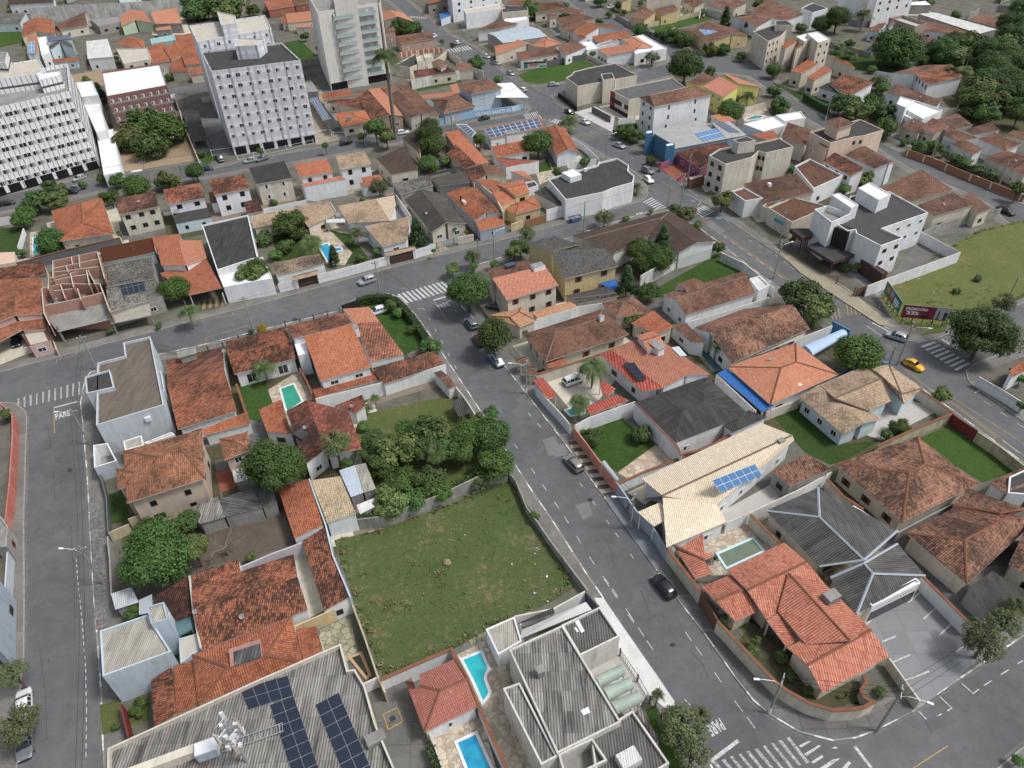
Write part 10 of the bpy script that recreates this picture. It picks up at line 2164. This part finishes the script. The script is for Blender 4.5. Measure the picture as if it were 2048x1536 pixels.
Ed=[(0,1),(1,2),(2,3),(3,4),(4,5),(0,6),(6,7),(7,8),(8,9),(0,10),(10,11),(11,12),(12,13),(2,14),(14,15),(15,16),(16,17),(2,18),(18,19),(19,20),(20,21)]
rd=[.13,.12,.14,.06,.085,.09,.09,.06,.04,.035,.09,.06,.04,.035,.06,.045,.035,.03,.06,.045,.035,.03]
skinned('body',V,Ed,rd,'skin',root)
skinned('shirt',[(0,0,.98),(0,0,1.15),(0,0,1.38),(0,.2,1.37),(-.04,.24,1.2),(0,-.2,1.37),(.05,-.24,1.2)],[(0,1),(1,2),(2,3),(3,4),(2,5),(5,6)],[.155,.145,.16,.085,.07,.085,.07],'shirt',root)
skinned('shorts',[(0,0,.95),(0,.09,.86),(.12,.10,.6),(0,-.09,.86),(-.04,-.10,.58)],[(0,1),(1,2),(0,3),(3,4)],[.15,.12,.095,.12,.095],'shorts',root)
b=MB(); blob(b,Vector((.0,0,1.68)),.115,'hair',random.Random(1),5); link('hair',b.mesh('hair'),root)
mp=Vector(MAST[0]); root=thing('antenna_mast','grey telecom mast with white panel antennas on the warehouse roof','antenna mast',mp)
b=MB(); b.tube([(0,0,0),(0,0,8.5)],[.16,.12],'steel',8); link('mast',b.mesh('mast'),root)
b=MB(); b.box((0,0,-.05),.6,.6,.12,'F_be'); link('base_plate',b.mesh('base_plate'),root)
for k,(z,r,t0) in enumerate(((7.6,1.1,0),(6.2,1.0,.5),(4.9,.9,1.0))):
 b=MB()
 for j in range(3): t=t0+j*2.094; b.tube([(0,0,z),(r*math.cos(t),r*math.sin(t),z)],.05,'steel',4); b.tube([(0,0,z-.5),(r*math.cos(t),r*math.sin(t),z-.1)],.04,'steel',4)
 b.tube([(r*math.cos(t0+j*1.047),r*math.sin(t0+j*1.047),z) for j in range(7)],.04,'steel',4); link('bracket_ring',b.mesh('bracket_ring'),root)
 for j in range(3):
  t=t0+j*2.094; b=MB(); b.box((r*1.12*math.cos(t),r*1.12*math.sin(t),z-.8),.18,.34,1.7 if k!=1 else .8,'lamp_white' if (j+k)%2 else 'F_be',t); link('panel_antenna',b.mesh('panel_antenna'),root)
  b=MB(); b.box((r*.7*math.cos(t+.6),r*.7*math.sin(t+.6),z-.6),.34,.3,.5,'lamp_white',t); link('radio_unit',b.mesh('radio_unit'),root)
b=MB(); b.tube([(.3,-.3,6.9),(.55,-.55,6.9)],[.1,.42],'lamp_white',12); link('dish_antenna',b.mesh('dish_antenna'),root)
cp=Vector(MAST[1]); root=thing('equipment_cabinet','white two door equipment cabinet beside the telecom mast','cabinet',cp,R(18)); b=MB(); b.box((0,0,.3),2.1,1.3,1.5,'lamp_white'); link('body',b.mesh('body'),root)
for s in (-.5,.5): b=MB(); b.box((s*1.0,-.67,.4),.96,.04,1.3,'W_bl'); link('door',b.mesh('door'),root)
b=MB(); b.box((0,0,0),2.0,1.2,.3,'steel'); link('plinth',b.mesh('plinth'),root)
u=Vector((math.cos(R(18)),math.sin(R(18)),0)); root=thing('cable_gantry','steel ladder gantry between mast and white cabinet','gantry',cp+u*1.3); b=MB()
for o in (-.45,.45):
 nn=Vector((-u.y,u.x,0))*o; b.tube([nn+Vector((0,0,.5)),nn+u*6.2+Vector((0,0,.5))],.06,'steel',4)
for k in range(11): q=u*(.3+k*.58); nn=Vector((-u.y,u.x,0))*.45; b.tube([q-nn+Vector((0,0,.5)),q+nn+Vector((0,0,.5))],.035,'steel',4)
link('ladder',b.mesh('ladder'),root)
for k in (0,1): b=MB(); b.box(u*(.4+5.4*k)-Vector((0,0,.1)),.12,.9,.62,'steel',R(18)); link('support',b.mesh('support'),root)
A,B=Vector(SKIP[:3]),Vector(SKIP[3:]); d=(B-A).normalized(); root=thing('rubble_skip','blue rubble skip with two lifting sides on the street','skip',(A+B)/2,math.atan2(d.y,d.x)); b=MB()
T_=[(-1.6,-.8,1.2),(1.6,-.8,1.2),(1.6,.8,1.2),(-1.6,.8,1.2)]; Bt=[(-1.0,-.75,.15),(1.0,-.75,.15),(1.0,.75,.15),(-1.0,.75,.15)]
for i in range(4): b.poly([Bt[i],Bt[(i+1)%4],T_[(i+1)%4],T_[i]],'M_blue3')
b.poly(Bt[::-1],'M_blue3')
for i in range(4): b.tube([T_[i],T_[(i+1)%4]],.05,'M_blue',4)
link('bin',b.mesh('bin'),root); b=MB(); b.poly([(-1.45,-.72,1.0),(1.45,-.72,1.0),(1.45,.72,1.05),(-1.45,.72,1.0)],'dirt'); blob(b,Vector((.3,0,1.0)),.5,'stone',random.Random(4),5); link('rubble',b.mesh('rubble'),root)
mp=LITTER[0]; root=thing('soil_mound','small round brown soil mound in the middle of the vacant lot','soil mound',(mp[0],mp[1],.14)); b=MB(); blob(b,Vector((0,0,.1)),.55,'dirt_tan',random.Random(8),8); link('mound',b.mesh('mound'),root)
rng=random.Random(12); b=MB(); c=Vector((LITTER[0][0],LITTER[0][1],0))
for x,y in LITTER[1:]:
 for k in range(5):
  p=Vector((x+rng.uniform(-2,2),y+rng.uniform(-2,2),.19)); s=rng.uniform(.08,.35); b.box(p,s,s*rng.uniform(.2,.8),.06,rng.choice(['lamp_white','F_gy','W_brown','W_wh']),rng.uniform(0,3))
o=link('litter',b.mesh('litter',c),None,c); o['kind']='stuff'; o['label']='scattered litter and broken boards on open ground'; o['category']='litter'
